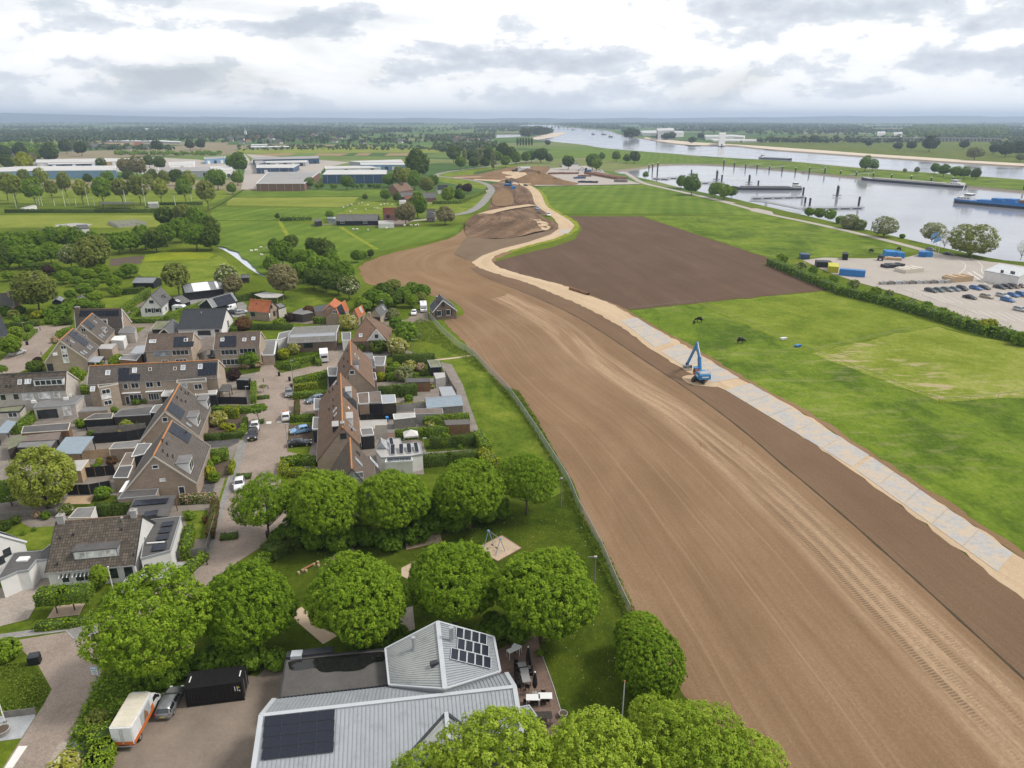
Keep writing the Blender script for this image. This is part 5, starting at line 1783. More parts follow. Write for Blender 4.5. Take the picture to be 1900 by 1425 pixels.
flagpole(B4(1343,935),5.8,'white flagpole with orange knob on the lawn beside the terrace')
flagpole(B1(1035,1460),6.2,'white flagpole in front of the white tiled house','fwhite')
flagpole(B2(38,1108),6.2,'white flagpole on the pale gravel beside the grass mound','fwhite')
def ctr(c1,c2,h,w,mat,lab,door=True,name='container',grp=None,marks=False,zr=0.):
 a,b=G(c1[0],c1[1],zr),G(c2[0],c2[1],zr)
 a.z=b.z=0
 d=(b-a);L=d.length;d.normalize();n=Vec((-d.y,d.x,0))
 if n.y<0:n=-n
 own=thing(name,lab,'container',tuple(a),0,grp)
 c=(a+b)/2+n*w/2
 rz=azi(d)
 part('body',MB().box((c.x,c.y,h/2+.08),(L-.1,w-.1,h-.18),rz),MT[mat],own)
 fr=MB()
 for s in(0,1):
  for t_ in(0,1):
   q=a+d*L*s+n*w*t_
   fr.box((q.x,q.y,h/2),(.16,.16,h),rz)
  fr.bar(a+n*w*s+UZ(h-.06),b+n*w*s+UZ(h-.06),.12,.12)
  fr.bar(a+n*w*s+UZ(.08),b+n*w*s+UZ(.08),.12,.14)
  fr.bar(a+d*L*s+UZ(h-.06),a+d*L*s+n*w+UZ(h-.06),.12,.12)
 part('frame',fr,MT[mat],own)
 k=int(L/.28)
 for i in range(1,k):
  q=a+d*L*i/k
  part('roof_rib',MB().bar(q+n*.1+UZ(h+0.),q+n*(w-.1)+UZ(h+0.),.12,.06),MT[mat],own)
  if L<9:
   part('side_rib',MB().box((q.x,q.y,h/2+.08),(.13,.07,h-.3),rz),MT[mat],own)
 if marks:
  for(u,z,w_,h_,m)in((L-.75,1.75,.07,.6,'fwhite'),(L-.5,1.75,.06,.6,'fwhite'),(L-.35,1.9,.16,.16,'yellow_paint'),(L-.3,1.45,.14,.14,'fwhite')):
   q=a+d*u-n*.06
   part('marking',MB().box((q.x,q.y,z),(w_,.03,h_),rz),MT[m],own)
  for s in(.06,.95):
   q=a+d*L*s+n*w*.5
   part('roof_marking',MB().box((q.x,q.y,h+.045),(.12,.9,.02),rz),'fwhite',own)
 if door:
  for s in(.25,.75):
   q=b+n*w*s
   dr=part('door',MB().box((q.x+d.x*.02,q.y+d.y*.02,h/2),(.06,w*.46,h-.3),rz),MT[mat],own)
   part('lock_rod',MB().tb((q.x+d.x*.09,q.y+d.y*.09,.2),(q.x+d.x*.09,q.y+d.y*.09,h-.2),.03,n=6),'galv',dr)
 return own
pm('container_black',(.014,.013,.013),.25,1.,.5)
ctr(B2(1325,997),B2(1722,946),2.6,2.44,'container_black','black corrugated shipping container at the edge of the car park',marks=True)
def truck():
 a,f=G(*B2(885,1300)),G(*B2(1048,1005))
 d=(f-a);d.normalize()
 own=thing('box_truck','white box truck with orange-striped skirt and picture on its side','truck',(a.x,a.y,.02),azi(d))
 def loc(mb,nm,m,par=None,bev=0.):
  me=mb.mesh(nm)
  if bev:
   bm=bmesh.new();bm.from_mesh(me);bmesh.ops.remove_doubles(bm,verts=bm.verts,dist=.001)
   bmesh.ops.bevel(bm,geom=bm.edges[:],offset=bev,segments=2,affect='EDGES');bm.to_mesh(me);bm.free()
  return put(nm,me,MT[m],par or own)
 pm('truck_roof',(.56,.51,.41),.12,.9,.7,dirt=.25)
 L,W,Hh=4.6,2.2,3.
 box=loc(MB().box((L/2,0,.75+(Hh-.75)/2),(L,W,Hh-.75)),'cargo_box','paint_white',None,.04)
 loc(MB().box((L/2,0,Hh+.012),(L-.12,W-.12,.03)),'cargo_roof','truck_roof',box)
 for i in range(1,6):loc(MB().box((L*i/6,0,Hh+.03),(.05,W-.2,.02)),'roof_rib','truck_roof',box)
 for s in(-1,1):
  dr=loc(MB().box((-.025,s*W*.235,.75+1.12),(.05,W*.45,2.1)),'rear_door','paint_white')
  loc(MB().box((-.055,s*W*.235,.95),(.015,W*.43,.42)),'door_stripe','opaint',dr)
  loc(MB().tb((-.07,s*W*.06,.85),(-.07,s*W*.06,2.9),.02,n=5),'lock_rod','galv',dr)
  sk=loc(MB().box((L/2,s*(W/2+.012),.98),(L,.02,.45)),'side_stripe','opaint')
  loc(MB().box((L*.93,s*(W/2+.026),1.25),(.55,.012,.9)),'door_stripe','opaint',sk)
 sd=loc(MB().box((L*.62,-(W/2+.02),1.95),(2.2,.015,1.4)),'side_picture','paint_silver')
 loc(MB().face([(L*.5,-(W/2+.034),1.3),(L*.72,-(W/2+.034),1.3),(L*.7,-(W/2+.034),1.8),(L*.64,-(W/2+.034),2.2),(L*.6,-(W/2+.034),2.45),(L*.56,-(W/2+.034),2.2),(L*.54,-(W/2+.034),1.8)]),'picture_shape','bwood',sd)
 x0=L+.05
 prof= PP(0,.55,1.75,.55,1.85,.95,1.45,1.35,.85,2.1,.1,2.25,0,2.2)
 mb=MB();w=1.
 mb.face([(x0+x,-w,z)for x,z in prof]);mb.face([(x0+x,w,z)for x,z in prof][::-1])
 for i in range(len(prof)):
  (x1,z1),(x2,z2)=prof[i],prof[(i+1)%len(prof)]
  mb.face([(x0+x1,w,z1),(x0+x2,w,z2),(x0+x2,-w,z2),(x0+x1,-w,z1)])
 cab=loc(mb,'cab','paint_white')
 loc(MB().hx([(x0-.02,-.95,2.2),(x0+.7,-.85,2.15),(x0+.7,.85,2.15),(x0-.02,.95,2.2)],[(x0-.02,-.95,3.),(x0+.05,-.85,3.),(x0+.05,.85,3.),(x0-.02,.95,3.)]),'wind_deflector','paint_white')
 loc(MB().face([(x0+1.42,-.88,1.42),(x0+1.42,.88,1.42),(x0+.92,.82,2.05),(x0+.92,-.82,2.05)]),'windscreen','cglass',cab)
 for s in(-1,1):
  loc(MB().face([(x0+.2,s*1.012,1.4),(x0+1.25,s*1.012,1.4),(x0+.82,s*1.012,2.),(x0+.2,s*1.012,2.)]),'side_window','cglass',cab)
  loc(MB().box((x0+1.,s*1.18,1.55),(.12,.22,.3)),'mirror','fblack',cab)
  loc(MB().box((x0+1.72,s*.75,.98),(.2,.3,.18)),'headlight','lamp_white',cab)
  loc(MB().box((-.06,s*.85,.66),(.06,.3,.12)),'tail_light','lamp_red')
  for x in(1.2,x0+1.):
   wh=put('wheel',MB().tb((0,-.13,0),(0,.13,0),.38,n=16).mesh('wheel'),'rubber',own,loc=(x,s*.92,.38))
   put('rim',MB().tb((0,-.14,0),(0,.14,0),.22,n=10).mesh('rim'),'galv',wh)
 loc(MB().box((L/2,0,.64),(L+.2,.9,.18)),'chassis','rubber')
 loc(MB().box((-.1,0,.6),(.12,2.,.12)),'rear_bumper','galv')
truck()
car('wagon','grey',B2(1205,985),B2(1243,905),'grey estate car parked between the box truck and black container',scale=.95)
car('suv','white',B1(1190,1275),B1(1245,1215),'white car half hidden by the street-corner tree',scale=.95)
def sign():
 p=G(*B2(700,868))
 own=thing('parking_sign','white parking sign with blue symbol and clock ring on a grey post','sign',tuple(p))
 part('post',MB().tb(p,p+UZ(2.2),.035,n=7),'galv',own)
 c=p+Vec((0,-.06,2.6))
 pl=part('plate',MB().box(c,(.72,.04,1.)),'fwhite',own)
 part('border',MB().box(c+Vec((0,.005,0)),(.78,.03,1.06)),'bbright',own)
 part('blue_symbol',MB().bar(c+Vec((-.25,-.03,.34)),c+Vec((0.,-.03,.2)),.02,.1,up=(0,-1,0)).bar(c+Vec((-.02,-.03,.2)),c+Vec((.26,-.03,.36)),.02,.1,up=(0,-1,0)).box(c+Vec((-.2,-.03,.2)),(.16,.02,.08)).box(c+Vec((.22,-.03,.2)),(.14,.02,.08)),'bbright',pl)
 ring=MB()
 for k in range(20):
  a0,a1=2*math.pi*k/20,2*math.pi*(k+1)/20
  q=lambda r_,a_:c+Vec((r_*cos(a_),-.026,-.2+r_*sin(a_)))
  ring.face([q(.17,a0),q(.23,a0),q(.23,a1),q(.17,a1)])
 part('clock_ring',ring,'dtrim',pl)
 part('clock_hand',MB().box(c+Vec((0,-.027,-.15)),(.035,.012,.12)).box(c+Vec((.05,-.027,-.2)),(.11,.012,.035)),'dtrim',pl)
sign()
def wheelie(px,lab,mat='fblack',rz=.3,grp=None,lid=None):
 p=G(*px)
 own=thing('wheelie_bin',lab,'bin',tuple(p),rz,grp)
 put('bin_body',MB().hx([(-.24,-.26,.06),(.24,-.26,.06),(.24,.26,.06),(-.24,.26,.06)],[(-.29,-.33,.95),(.29,-.33,.95),(.29,.33,.95),(-.29,.33,.95)]).mesh('bin_body'),MT[mat],own)
 put('bin_lid',MB().hx([(-.31,-.36,.955),(.31,-.36,.955),(.31,.36,.955),(-.31,.36,.955)],[(-.28,-.3,1.04),(.28,-.3,1.04),(.28,.36,1.06),(-.28,.36,1.06)]).mesh('bin_lid'),MT[lid or mat],own)
 for s in(-1,1):put('wheel',MB().tb((s*.22,.3,.1),(s*.28,.3,.1),.1,n=8).mesh('wheel'),'rubber',own)
 return own
def big_bin():
 p=G(*B2(250,685))
 own=thing('waste_container','black street waste container beside the grass mound','bin',tuple(p),.3)
 put('bin_body',MB().box((0,0,.55),(1.2,.9,1.1)).mesh('bin_body'),'fblack',own)
 put('bin_lid',MB().hx([(-.62,-.47,1.1),(.62,-.47,1.1),(.62,.47,1.1),(-.62,.47,1.1)],[(-.5,-.3,1.25),(.5,-.3,1.25),(.5,.4,1.28),(-.5,.4,1.28)]).mesh('bin_lid'),'dtrim',own)
big_bin()
sheet('street', PP(487,662,500,652,560,655,590,640,627,640,627,678,607,688,549,699,545,706,545,738,600,738,600,772,540,772,535,796,533,838,585,848,580,862,525,853,522,875,520,920,540,960,540,985,500,1005,462,1029,421,1056,380,1090,330,1130,250,1160,172,1178,184,1205,190,1245,147,1335,137,1368,90,1425,40,1500,-80,1500,5,1425,74,1318,96,1279,68,1229,53,1218,40,1205,35,1187,121,1173,190,1145,300,1085,358,1066,385,1016,396,963,407,936,426,876,440,826,380,836,380,820,449,817,457,776,460,766,420,764,425,745,467,741,475,732,471,700,480,680),'brick_street',.028)
sheet('pavement',B2(-40,488,0,480,690,385,700,470,520,517,465,460,0,520,-40,525),'grey_paving',.036)
sheet('pavement', PP(440,828,449,817,458,790,466,790,456,830,440,880,418,940,400,1000,385,1040,358,1066,385,1016,396,963,407,936,426,876),'grey_paving',.036)
sheet('driveway',B1(0,1290,110,1270,270,1250,460,1170,480,1290,370,1340,330,1420,250,1560,-60,1640,-60,1300),'brick_pale',.04)
sheet('side_drive',B2(500,1225,660,1200,600,1400,500,1500,380,1500),'grey_paving',.032)
sheet('white_gravel_bed',B2(0,1060,245,1030,250,1060,150,1215,0,1235,-60,1230,-60,1060),'white_gravel',.044)
sheet('zebra_stripe',B2(30,1425,130,1270,195,1268,90,1425),'road_paint',.036)
sheet('zebra_stripe',B2(320,1425,420,1240,500,1230,400,1425),'brick_pale',.036)
kerb(B2(0,520,465,460,520,515,650,490),'street_kerb','concrete',.09,.12)
def hedge_mound():
 P=soften([G(*p)for p in B2(-60,730,60,690,180,680,260,720,360,870,300,1000,250,1020,-60,1040)],2,True)
 weeds('ground_cover',[(p.x,p.y)for p in P],'weed',70,.28,.11,'low clipped ground cover filling the bed beside the street',world=True,seed=12)
 sheet('planting_bed',[(p.x,p.y,0)for p in P],'gdark',.046,world=True)
hedge_mound()
shrub('big',10,1208,52,'lhedge','large rounded green shrub at the corner of the ground-cover bed')
fence(B2(30,1048,245,1020),.9,'gwood','low weathered board fence edging the white gravel',zr=.5)
pot(B2(22,1185),.8,.7,'round dark tub with a plant on the white gravel',True)
shrub('round',6,1356,12,'lhdark','small plant in the round tub on the white gravel')
def HP(name,lab,r1,r2,hr,he,el,er,wall,roof,ridge='ridge_brown',her=None,**kw):
 a,b=G(r1[0],r1[1],hr),G(r2[0],r2[1],hr)
 d=(b-a).normalized();n=Vec((-d.y,d.x,0))
 over=kw.get('over',.35)
 def w(e,h):
  if isinstance(e,(int,float)):return e
  ww=abs((G(e[0],e[1],h)-a).dot(n))
  for _ in range(4):
   L=math.hypot(ww,hr-h);c,s_=ww/L,(hr-h)/L
   ww=abs((G(e[0],e[1],h-over*s_)-a).dot(n))-over*c
  return ww
 return House(name,lab,a,b,hr,w(el,he),w(er,he if her is None else her),he,wall,roof,ridge,her=her,**kw)
h=HP('white_house','white house with mossy brown tiled roof, long dormer and two chimneys',B1(503,702),B1(1243,642),7.2,3.,4.6,B1(840,1118),'wwall','tile_mossy',trim='dtrim',over=.4)
h.dm(-1,B1(850,1022),5.6,3,1.25,'wtrim','fdark','gtrim','blind',4)
h.cy(.6,.9,.7,.9,'grey_render');h.cy(h.L-.9,.8,.7,.8,'grey_render')
h.pe(-1,[B1(530,860),B1(508,1090),B1(1178,1010),B1(648,830),B1(1075,785)],.35,.09)
h.pe(-1,[B1(1080,705)],.6,.12,'galv')
h.win(-1,[B1(580,1208)],1.1,1.2,'wtrim','glass',1);h.win(-1,[B1(745,1192)],2.4,1.2,'wtrim','glass',2);h.win(-1,[B1(1135,1142)],1.1,1.5,'dtrim','glass',1);h.win(-1,[B1(1000,1158)],1.1,1.5,'dtrim','glass',1)
for p,w_ in((B1(580,1172),1.5),(B1(745,1160),2.8)):
 q=onray(*p,*h.wf(-1)[:2])
 for i in range(int(w_/.25)):
  part('awning_stripe',MB().bar(q+h.d*(-w_/2+.25*i)+Vec((0,-.02,.18)),q+h.d*(-w_/2+.25*i)-h.n*.5+UZ(-.12),.13,.03),MT['dtrim' if i%2 else 'wtrim'],h.root)
h.win('B',[B1(1275,860)],.5,1.,'wtrim','glass',1)
annex=flat('annex',None,B1(1300,690,1592,658,1500,958,1242,1028),3.3,'wwall','fdark','gtrim',parent=h.root)
for q in( PP(1430,712,1540,700,1520,740,1420,755), PP(1415,765,1520,755,1500,800,1395,812), PP(1390,830,1500,815,1480,860,1375,875), PP(1350,905,1480,888,1450,955,1335,970)):
 roofpanels(h.root,B1(*q),3.4,1,1,0,'dtrim')
part('duct',MB().tb(G(*B1(1295,893),3.6),G(*B1(1450,882),3.6),.12,n=8),'fwhite',h.root)
part('front_door',MB().box(G(*B1(1290,1140),1.1),(1.,.12,2.2),.25),'dtrim',h.root)
lk=flat('garage',None,B1(165,975,375,962,480,880,455,1052,425,1036,320,1045,250,1130,150,1146,0,1212,-10,1185,120,985),3.,'wwall','fdark','gtrim',parent=h.root)
q0,q1=G(*B1(95,1275)),G(*B1(268,1252))
part('garage_door',MB().bar(q0+Vec((0,-.15,1.1)),q1+Vec((0,-.15,1.1)),.1,2.2),'fblack',h.root)
part('garage_skylight',MB().box(G(*B1(205,1033),3.15),(1.4,1.,.25),.1),'wtrim',h.root)
part('side_door',MB().bar(G(*B1(365,1165))+Vec((0,-.1,1.05)),G(*B1(452,1160))+Vec((0,-.1,1.05)),.1,2.1),'wtrim',h.root)
h=HP('white_house','white gabled house with dark tiled roof next to the joined garage',B1(-330,700),B1(-150,770),7.6,3.2,4.5,4.8,'wwall','tblack',trim='wtrim')
h.win('B',[B1(62,972)],1.,1.2,'dtrim','glass',1);h.win('B',[B1(5,1045)],1.,1.2,'dtrim','glass',1)
slab('carport','black flat carport with dark solar panels behind the white tiled house',B1(1182,492,1552,464,1478,655,1112,640),2.9,'fdark',cat='carport',legm='bwood')
cp=bpy.data.objects['carport']
for q in( PP(1190,520,1490,500,1470,545,1165,570), PP(1285,620,1400,600,1380,650,1260,665)):
 roofpanels(cp,B1(*q),2.95,3 if q[0][0]<1200 else 1,1,0,'dtrim')
def stepped(lab,r1,r2,hr,he,er,el,dq,pan,win_px,wall='btan',pipes=(),skyl=()):
 hh=HP('row_house',lab,r1,r2,hr,he,el,er,wall,'ttaupe','rorange',over=.25,trim='ctrim')
 for(p,w_)in dq:hh.dm(-1,p,w_*1.25,3,2.1,'wtrim','fgrey','wtrim','glass',2)
 if pan:hh.pq(-1,*pan)
 for(p,w_,z_)in win_px:hh.win('A',[p],w_,z_,'wtrim','glass',1)
 hh.pe(-1,pipes,.55,.09)
 if skyl:hh.sky(-1,skyl,.8,1.1)
 return hh
h2a=stepped('tan brick gable house beside the street, solar strip high on its roof',A5(537,1168),A5(752,762),8.8,3.2,B1(1735,362),5.2,[(A5(990,1345),2.4)],(A5(715,890,750,790,1000,920,930,1030),3,4),[(A5(558,1305),1.,.7)],pipes=[A5(650,1020),A5(705,1055),A5(658,1140),A5(715,1190),A5(775,1205),A5(930,920)])
h2a.win('A',[B1(1432,335)],.9,.6,'wtrim','blind',1)
h2a.win('A',[B1(1605,440)],1.,2.1,'wtrim','dtrim',1,'door')
part('awning',MB().face([G(*B1(1110,345),3.),G(*B1(1220,320),3.),G(*B1(1225,415),2.6),G(*B1(1045,445),2.6)]),'wtrim',h2a.root)
h2b=stepped('tan brick gable house set back behind its twin, wide dormers facing the street',A5(667,645),A5(842,333),8.8,3.2,A5(1078,932),5.2,[(A5(1075,800),2.6),(A5(1190,600),2.4)],(A5(695,640,730,545,925,650,850,745),4,3),[(A5(672,750),1.,1.)],pipes=[A5(872,410),A5(920,455),A5(955,465),A5(825,510),A5(875,545),A5(925,560)],skyl=[A5(950,812)])
h=HP('terrace_house','long brick terrace with taupe roof, solar blocks and white-framed windows',A4(1057,118),A5(1292,48),8.6,5.5,4.6,A5(400,308),'bsand','ttaupe','rorange',trim='ctrim')
h.pq(-1,A4(1392,150,1522,140,1522,212,1392,222),3,1);h.pq(-1,A4(1392,225,1648,212,1648,288,1392,300),6,1)
h.pq(-1,A5(1115,85,1283,78,1283,150,1112,155),4,1);h.pq(-1,A5(1060,162,1283,156,1283,228,1060,235),5,1)
h.sky(-1,[A4(1268,200),A5(315,172),A5(885,140),A5(1088,128),A4(1090,390)],.95,1.2,'gsky','wtrim')
h.sky(-1,[A5(498,160),A5(790,152)],.7,.8,'glass','ctrim')
h.win(-1,[A5(210,360)],1.,1.3,'wtrim','glass',1);h.win(-1,[A5(320,350)],1.7,1.3,'wtrim','glass',2);h.win(-1,[A5(492,340)],1.6,1.3,'wtrim','glass',2);h.win(-1,[A5(600,332)],.9,1.3,'wtrim','glass',1)
h.win(-1,[A5(330,492)],2.6,1.6,'wtrim','glass',3);h.win(-1,[A5(540,480)],2.3,1.7,'wtrim','glass',4);h.win(-1,[A5(235,525)],.9,2.,'wtrim','glass',1,'door')
for p,w_ in((A5(280,430),3.9),(A5(550,412),3.6)):
 q=onray(*p,*h.wf(-1)[:2]);part('canopy',MB().box(q-h.n*.3,(w_,.7,.12),math.atan2(h.d.y,h.d.x)),'wtrim',h.root)
bay=flat('bay',None,A4(1150,345,1380,322,1388,330,1160,372),5.6,'bsand','fdark','ctrim',parent=h.root)
def wall_win(parent,px,o,n,w,hh,frame='wtrim',pane='glass',bars=2,nm='window'):
 n=Vec(n).normalized()
 q=onray(px[0],px[1],o,n)
 win_on(parent,q,Vec((-n.y,n.x,0)),(0,0,1),n,w,hh,frame,pane,nm,bars)
def flat_win(fl,own,edge,px,w,hh,**kw):
 P=[Vec((p[0],p[1],0))for p in fl['_poly']]
 a,b=P[edge],P[(edge+1)%len(P)]
 d=(b-a).normalized()
 wall_win(own,px,a,(d.y,-d.x,0),w,hh,**kw)
def front_edge(fl):
 P=fl['_poly'];best,bi=-9,0
 for i in range(len(P)):
  a,b=Vec((*P[i],0)),Vec((*P[(i+1)%len(P)],0))
  d=(b-a);L=d.length
  if L<1.:continue
  d.normalize()
  s=-(-d.x)if False else d.x
  if s*min(L,6)>best:best,bi=s*min(L,6),i
 return bi
flat_win(bay,h.root,front_edge(bay),A4(1245,420),1.7,1.1);flat_win(bay,h.root,front_edge(bay),A4(1270,550),1.6,1.1)
flat_win(bay,h.root,front_edge(bay),A4(1250,480),1.9,1.,pane='blind',bars=1,nm='blind_panel')
bay2=flat('bay',None,A5(815,290,1150,262,1158,300,812,318),5.9,'bsand','fdark','ctrim',parent=h.root)
flat_win(bay2,h.root,front_edge(bay2),A5(1062,362),1.7,1.3);flat_win(bay2,h.root,front_edge(bay2),A5(895,345),1.3,1.3,pane='gsky')
flat('annex',None,A5(1040,425,1285,405,1270,450,1030,460),3.1,'kwood','fpale','wtrim',parent=h.root)
flat('annex',None,A5(680,385,782,380,735,465,628,472),3.,'kwood','fpale','wtrim',parent=h.root)
h.win('B',[A5(1315,240)],.6,.6,'wtrim','glass',1)
h=HP('terrace_house','pale brick terrace with mossy roof, wide dormer and white roller blinds',A4(-120,226),A4(778,182),8.6,5.3,4.3,A4(400,428),'blight','tile_mossy','rdark',trim='ctrim')
h.dm(-1,A4(580,350),6.,3,1.45,'wtrim','fdark','wtrim','glass',5)
h.sky(-1,[A4(232,310),A4(315,305),A4(345,303)],.75,1.1,'gsky','wtrim')
h.pe(-1,[A4(155,255),A4(78,378),A4(130,375)],.5,.1)
h.win(-1,[A4(38,490),A4(190,482)],1.2,1.4,'ctrim','glass',1);h.win(-1,[A4(330,480),A4(522,465)],2.3,1.6,'wtrim','blind',1);h.win(-1,[A4(668,455)],1.3,1.5,'wtrim','blind',1)
ex=flat('annex',None,A4(392,612,690,592,880,572,985,470,850,472,440,552),3.,'blight','fgrey','gtrim',parent=h.root)
flat_win(ex,h.root,front_edge(ex),A4(600,680),2.6,2.,frame='dtrim');flat_win(ex,h.root,front_edge(ex),A4(490,690),1.6,2.,frame='dtrim',bars=1)
flat_win(ex,h.root,front_edge(ex),A4(790,650),1.6,2.,pane='blind',bars=1)
for p in((775,505),(810,468),(395,540)):part('air_unit',MB().box(G(*A4(*p),3.35),(.9,.4,.6),.3),'wtrim',h.root)
ex=flat('annex',None,A4(-80,620,290,585,230,655,-80,668),2.9,'blight','fmoss','dtrim',parent=h.root)
flat_win(ex,h.root,front_edge(ex),A4(150,695),1.8,1.1)
h=HP('semi_detached_house','sand brick house with wide grey-framed window, on the barn side of the shared carport',A2(222,762),A2(752,742),8.4,5.4,4.4,A2(480,950),'bsand','tbrown',trim='ctrim')
h.pn(-1,A2(528,795),3,1,1.,1.6);h.pn(-1,A2(525,855),5,1,.95,1.6)
h.sky(-1,[A2(275,845)],1.6,1.,'gsky','wtrim');h.sky(-1,[A2(665,828)],.9,1.,'gsky','wtrim')
h.win(-1,[A2(372,990)],4.,1.5,'gtrim','gsky',4);h.win(-1,[A2(600,975)],4.,1.4,'wtrim','glass',4)
h.win(-1,[A2(420,1085)],1.6,1.,'wtrim','glass',2);h.win(-1,[A2(610,1072)],2.8,1.,'wtrim','glass',3)
h=HP('semi_detached_house','sand brick house with three roof windows beside a flowering front garden',A2(1017,747),A2(1537,727),8.4,5.4,4.4,A2(1270,930),'bsand','tbrown',trim='ctrim')
h.pn(-1,A2(1115,785),3,1,1.,1.6);h.pn(-1,A2(1065,852),4,1,1.,1.6)
h.sky(-1,[A2(1095,825),A2(1352,825),A2(1458,812)],.9,1.,'gsky','wtrim')
h.win(-1,[A2(1172,972),A2(1390,955)],4.,1.4,'wtrim','glass',4);h.win(-1,[A2(1190,1085)],4.,1.6,'wtrim','glass',4)
slab('carport','brown-felted carport between the two sand brick houses',A2(890,795,1012,788,960,930,808,985),2.9,'fbrown',cat='carport',legm='dwood')
flat('garage','flat-roofed garage with white fascia beside the flowering garden',A2(1565,835,1725,825,1698,1000,1560,1005),2.8,'bsand','fgrey','wtrim',cat='garage')
h=HP('white_house','white house with plain black tiled roof and dark shutters',A2(640,467),A2(1137,457),7.4,3.4,4.6,A2(890,700),'wwall','tblack','rdark',trim='dtrim')
h.pe(-1,[A2(845,518)],.35,.12,'galv')
h.win(-1,[A2(880,745)],3.6,1.4,'dtrim','glass',3);h.win(-1,[A2(1030,715)],1.2,1.2,'dtrim','glass',1)
h.win('B',[A2(1160,640)],1.6,2.4,'wtrim','glass',2)
h=HP('farmhouse','white gabled farmhouse with grey roof and dark shutters beside the lane hedge',A2(247,305),A2(368,203),6.9,3.,3.7,A2(402,430),'wwall','tgrey','rdark',over=.2)
h.win('A',[A2(258,380)],1.3,1.,'dtrim','glass',1);h.win('A',[A2(235,480),A2(330,480)],1.3,1.4,'wtrim','glass',1)
h.win('A',[A2(198,482),A2(272,482),A2(300,480),A2(362,480)],.55,1.5,'dtrim','dtrim',1,'shutter')
h.win(-1,[A2(430,460),A2(465,430)],.9,1.1,'dtrim','glass',1)
h.dm(-1,A2(420,345),2.,2,1.2,'gtrim','tgrey','gtrim','glass',2)
HP('shed','dark wooden annex with two roof lights behind the white farmhouse',A2(510,330),A2(610,300),4.2,2.6,2.6,A2(625,400),'kwood','tgrey','rdark',cat='shed').sky(-1,[A2(570,368)],1.2,1.2,'gsky','wtrim')
h=HP('small_house','small brick house with bright orange tiled roof',A2(1422,347),A2(1667,367),6.2,3.,3.6,A2(1480,497),'btan','torange','rorange',over=.3,trim='dtrim')
h.win('B',[A2(1668,440)],1.1,1.1,'dtrim','glass',2);h.win('B',[A2(1703,517)],1.2,1.6,'dtrim','glass',2);h.win('B',[A2(1648,540)],.9,1.9,'dtrim','blind',1,'door')
h.win(-1,[A2(1448,525)],1.8,1.3,'dtrim','glass',2);h.pe(-1,[A2(1490,415)],.4,.1)
flat('annex',None,A2(1700,420,1780,392,1838,432,1750,462),3.1,'blight','fgrey','dtrim',parent=h.root)
h=HP('barn','black barn with zinc-edged roof covered in solar panels',A2(912,342),A2(1195,266),5.4,3.,4.,A2(1140,402),'kwood','sgrey','rdark',cat='barn',over=.4,trim='wtrim')
h.pn(-1,A2(975,340),7,2,1.05,1.7)
h=HP('barn','long low barn roofed in mixed grey and white metal sheets',A2(622,172),A2(1065,127),4.8,3.,4.,A2(900,245),'kwood','sgrey','rdark',cat='barn',over=.3)
for(u0,u1,m)in((.22,.66,'wtrim'),(.83,.9,'wtrim')):
 dn,nr,sl_=h.sl[-1]
 c=h.pt(-1,h.L*(u0+u1)/2,sl_/2,.02)
 part('roof_sheet',MB().box(c,(h.L*(u1-u0),sl_*.98,.03),M=Matrix((h.d,dn,nr)).transposed()),MT[m],h.root)
HP('stable','grey low-roofed stable with open front at the meadow edge',A1(1600,92),A1(1840,92),3.6,2.5,3.4,3.2,'kwood','sgrey','rdark',cat='stable',over=.5)
HP('shed','shed with grass-green sedum roof beside the black-tiled white house',A2(330,605),A2(465,602),3.4,2.4,2.,A2(330,700),'dwood','fmoss','rdark',cat='shed',trim='ctrim')
HP('shed','dark shed with steep metal roof next to the sedum-roofed shed',A2(405,690),A2(505,575),4.4,2.2,2.4,A2(590,690),'kwood','sheet_dark','rdark',cat='shed',trim='ctrim')
h14a=stepped('stepped tan brick house with grey roof panels, standing behind its twin by the lane',A1(945,640),A1(1082,512),8.6,3.3,A1(1275,800),5.,[],(A1(968,635,1010,590,1130,665,1080,700),3,2),[(A1(980,712),1.2,1.),(A1(990,790),1.2,.9)],wall='bsand',pipes=[A1(1130,575),A1(1068,710)],skyl=[A1(1120,615),A1(1180,785),A1(1205,770)])
h14a.dm(-1,A1(1250,735),2.2,2,1.2,'wtrim','fgrey','wtrim','glass',2)
h14b=stepped('stepped tan brick house with white window strip in its gable beside the lane',A1(703,830),A1(857,690),8.6,3.3,A1(1095,985),A1(500,1112),[],(A1(800,750,840,715,1050,860,985,915),2,4),[],wall='bsand',pipes=[A1(800,855),A1(838,912),A1(912,762)],skyl=[A1(848,848),A1(965,985),A1(1000,970),A1(1045,925),A1(1065,905)])
for hh,ps in((h14b,[(745,915),(765,1010)]),(h14a,[(980,712),(992,790)])):
 for p in ps:hh.win('A',[A1(*p)],1.3,1.,'wtrim','glass',2)
h14b.win('A',[A1(755,965),A1(775,1065)],1.3,1.5,'wtrim','blind',1);h14b.win('A',[A1(592,1150)],1.3,1.9,'dtrim','dtrim',1,'door')
part('air_unit',MB().box(onray(*A1(652,992),h14b.r1,-h14b.d)-h14b.d*.25,(.95,.4,.65),.5),'wtrim',h14b.root)
h=HP('row_house','taupe-roofed house with a long strip of solar panels along its ridge',A1(877,467),A1(1422,457),8.6,3.4,4.6,A1(1160,665),'btan','ttaupe',trim='wtrim')
h.pq(-1,A1(932,490,1398,475,1398,540,932,555),11,1);h.cy(.8,1.2,.8,.6,'bbrown');h.dm(-1,A1(1215,645),2.4,2,1.4,'wtrim','fpale','wtrim','glass',2)
h.win('B',[A1(1440,590)],1.1,1.6,'wtrim','glass',1)
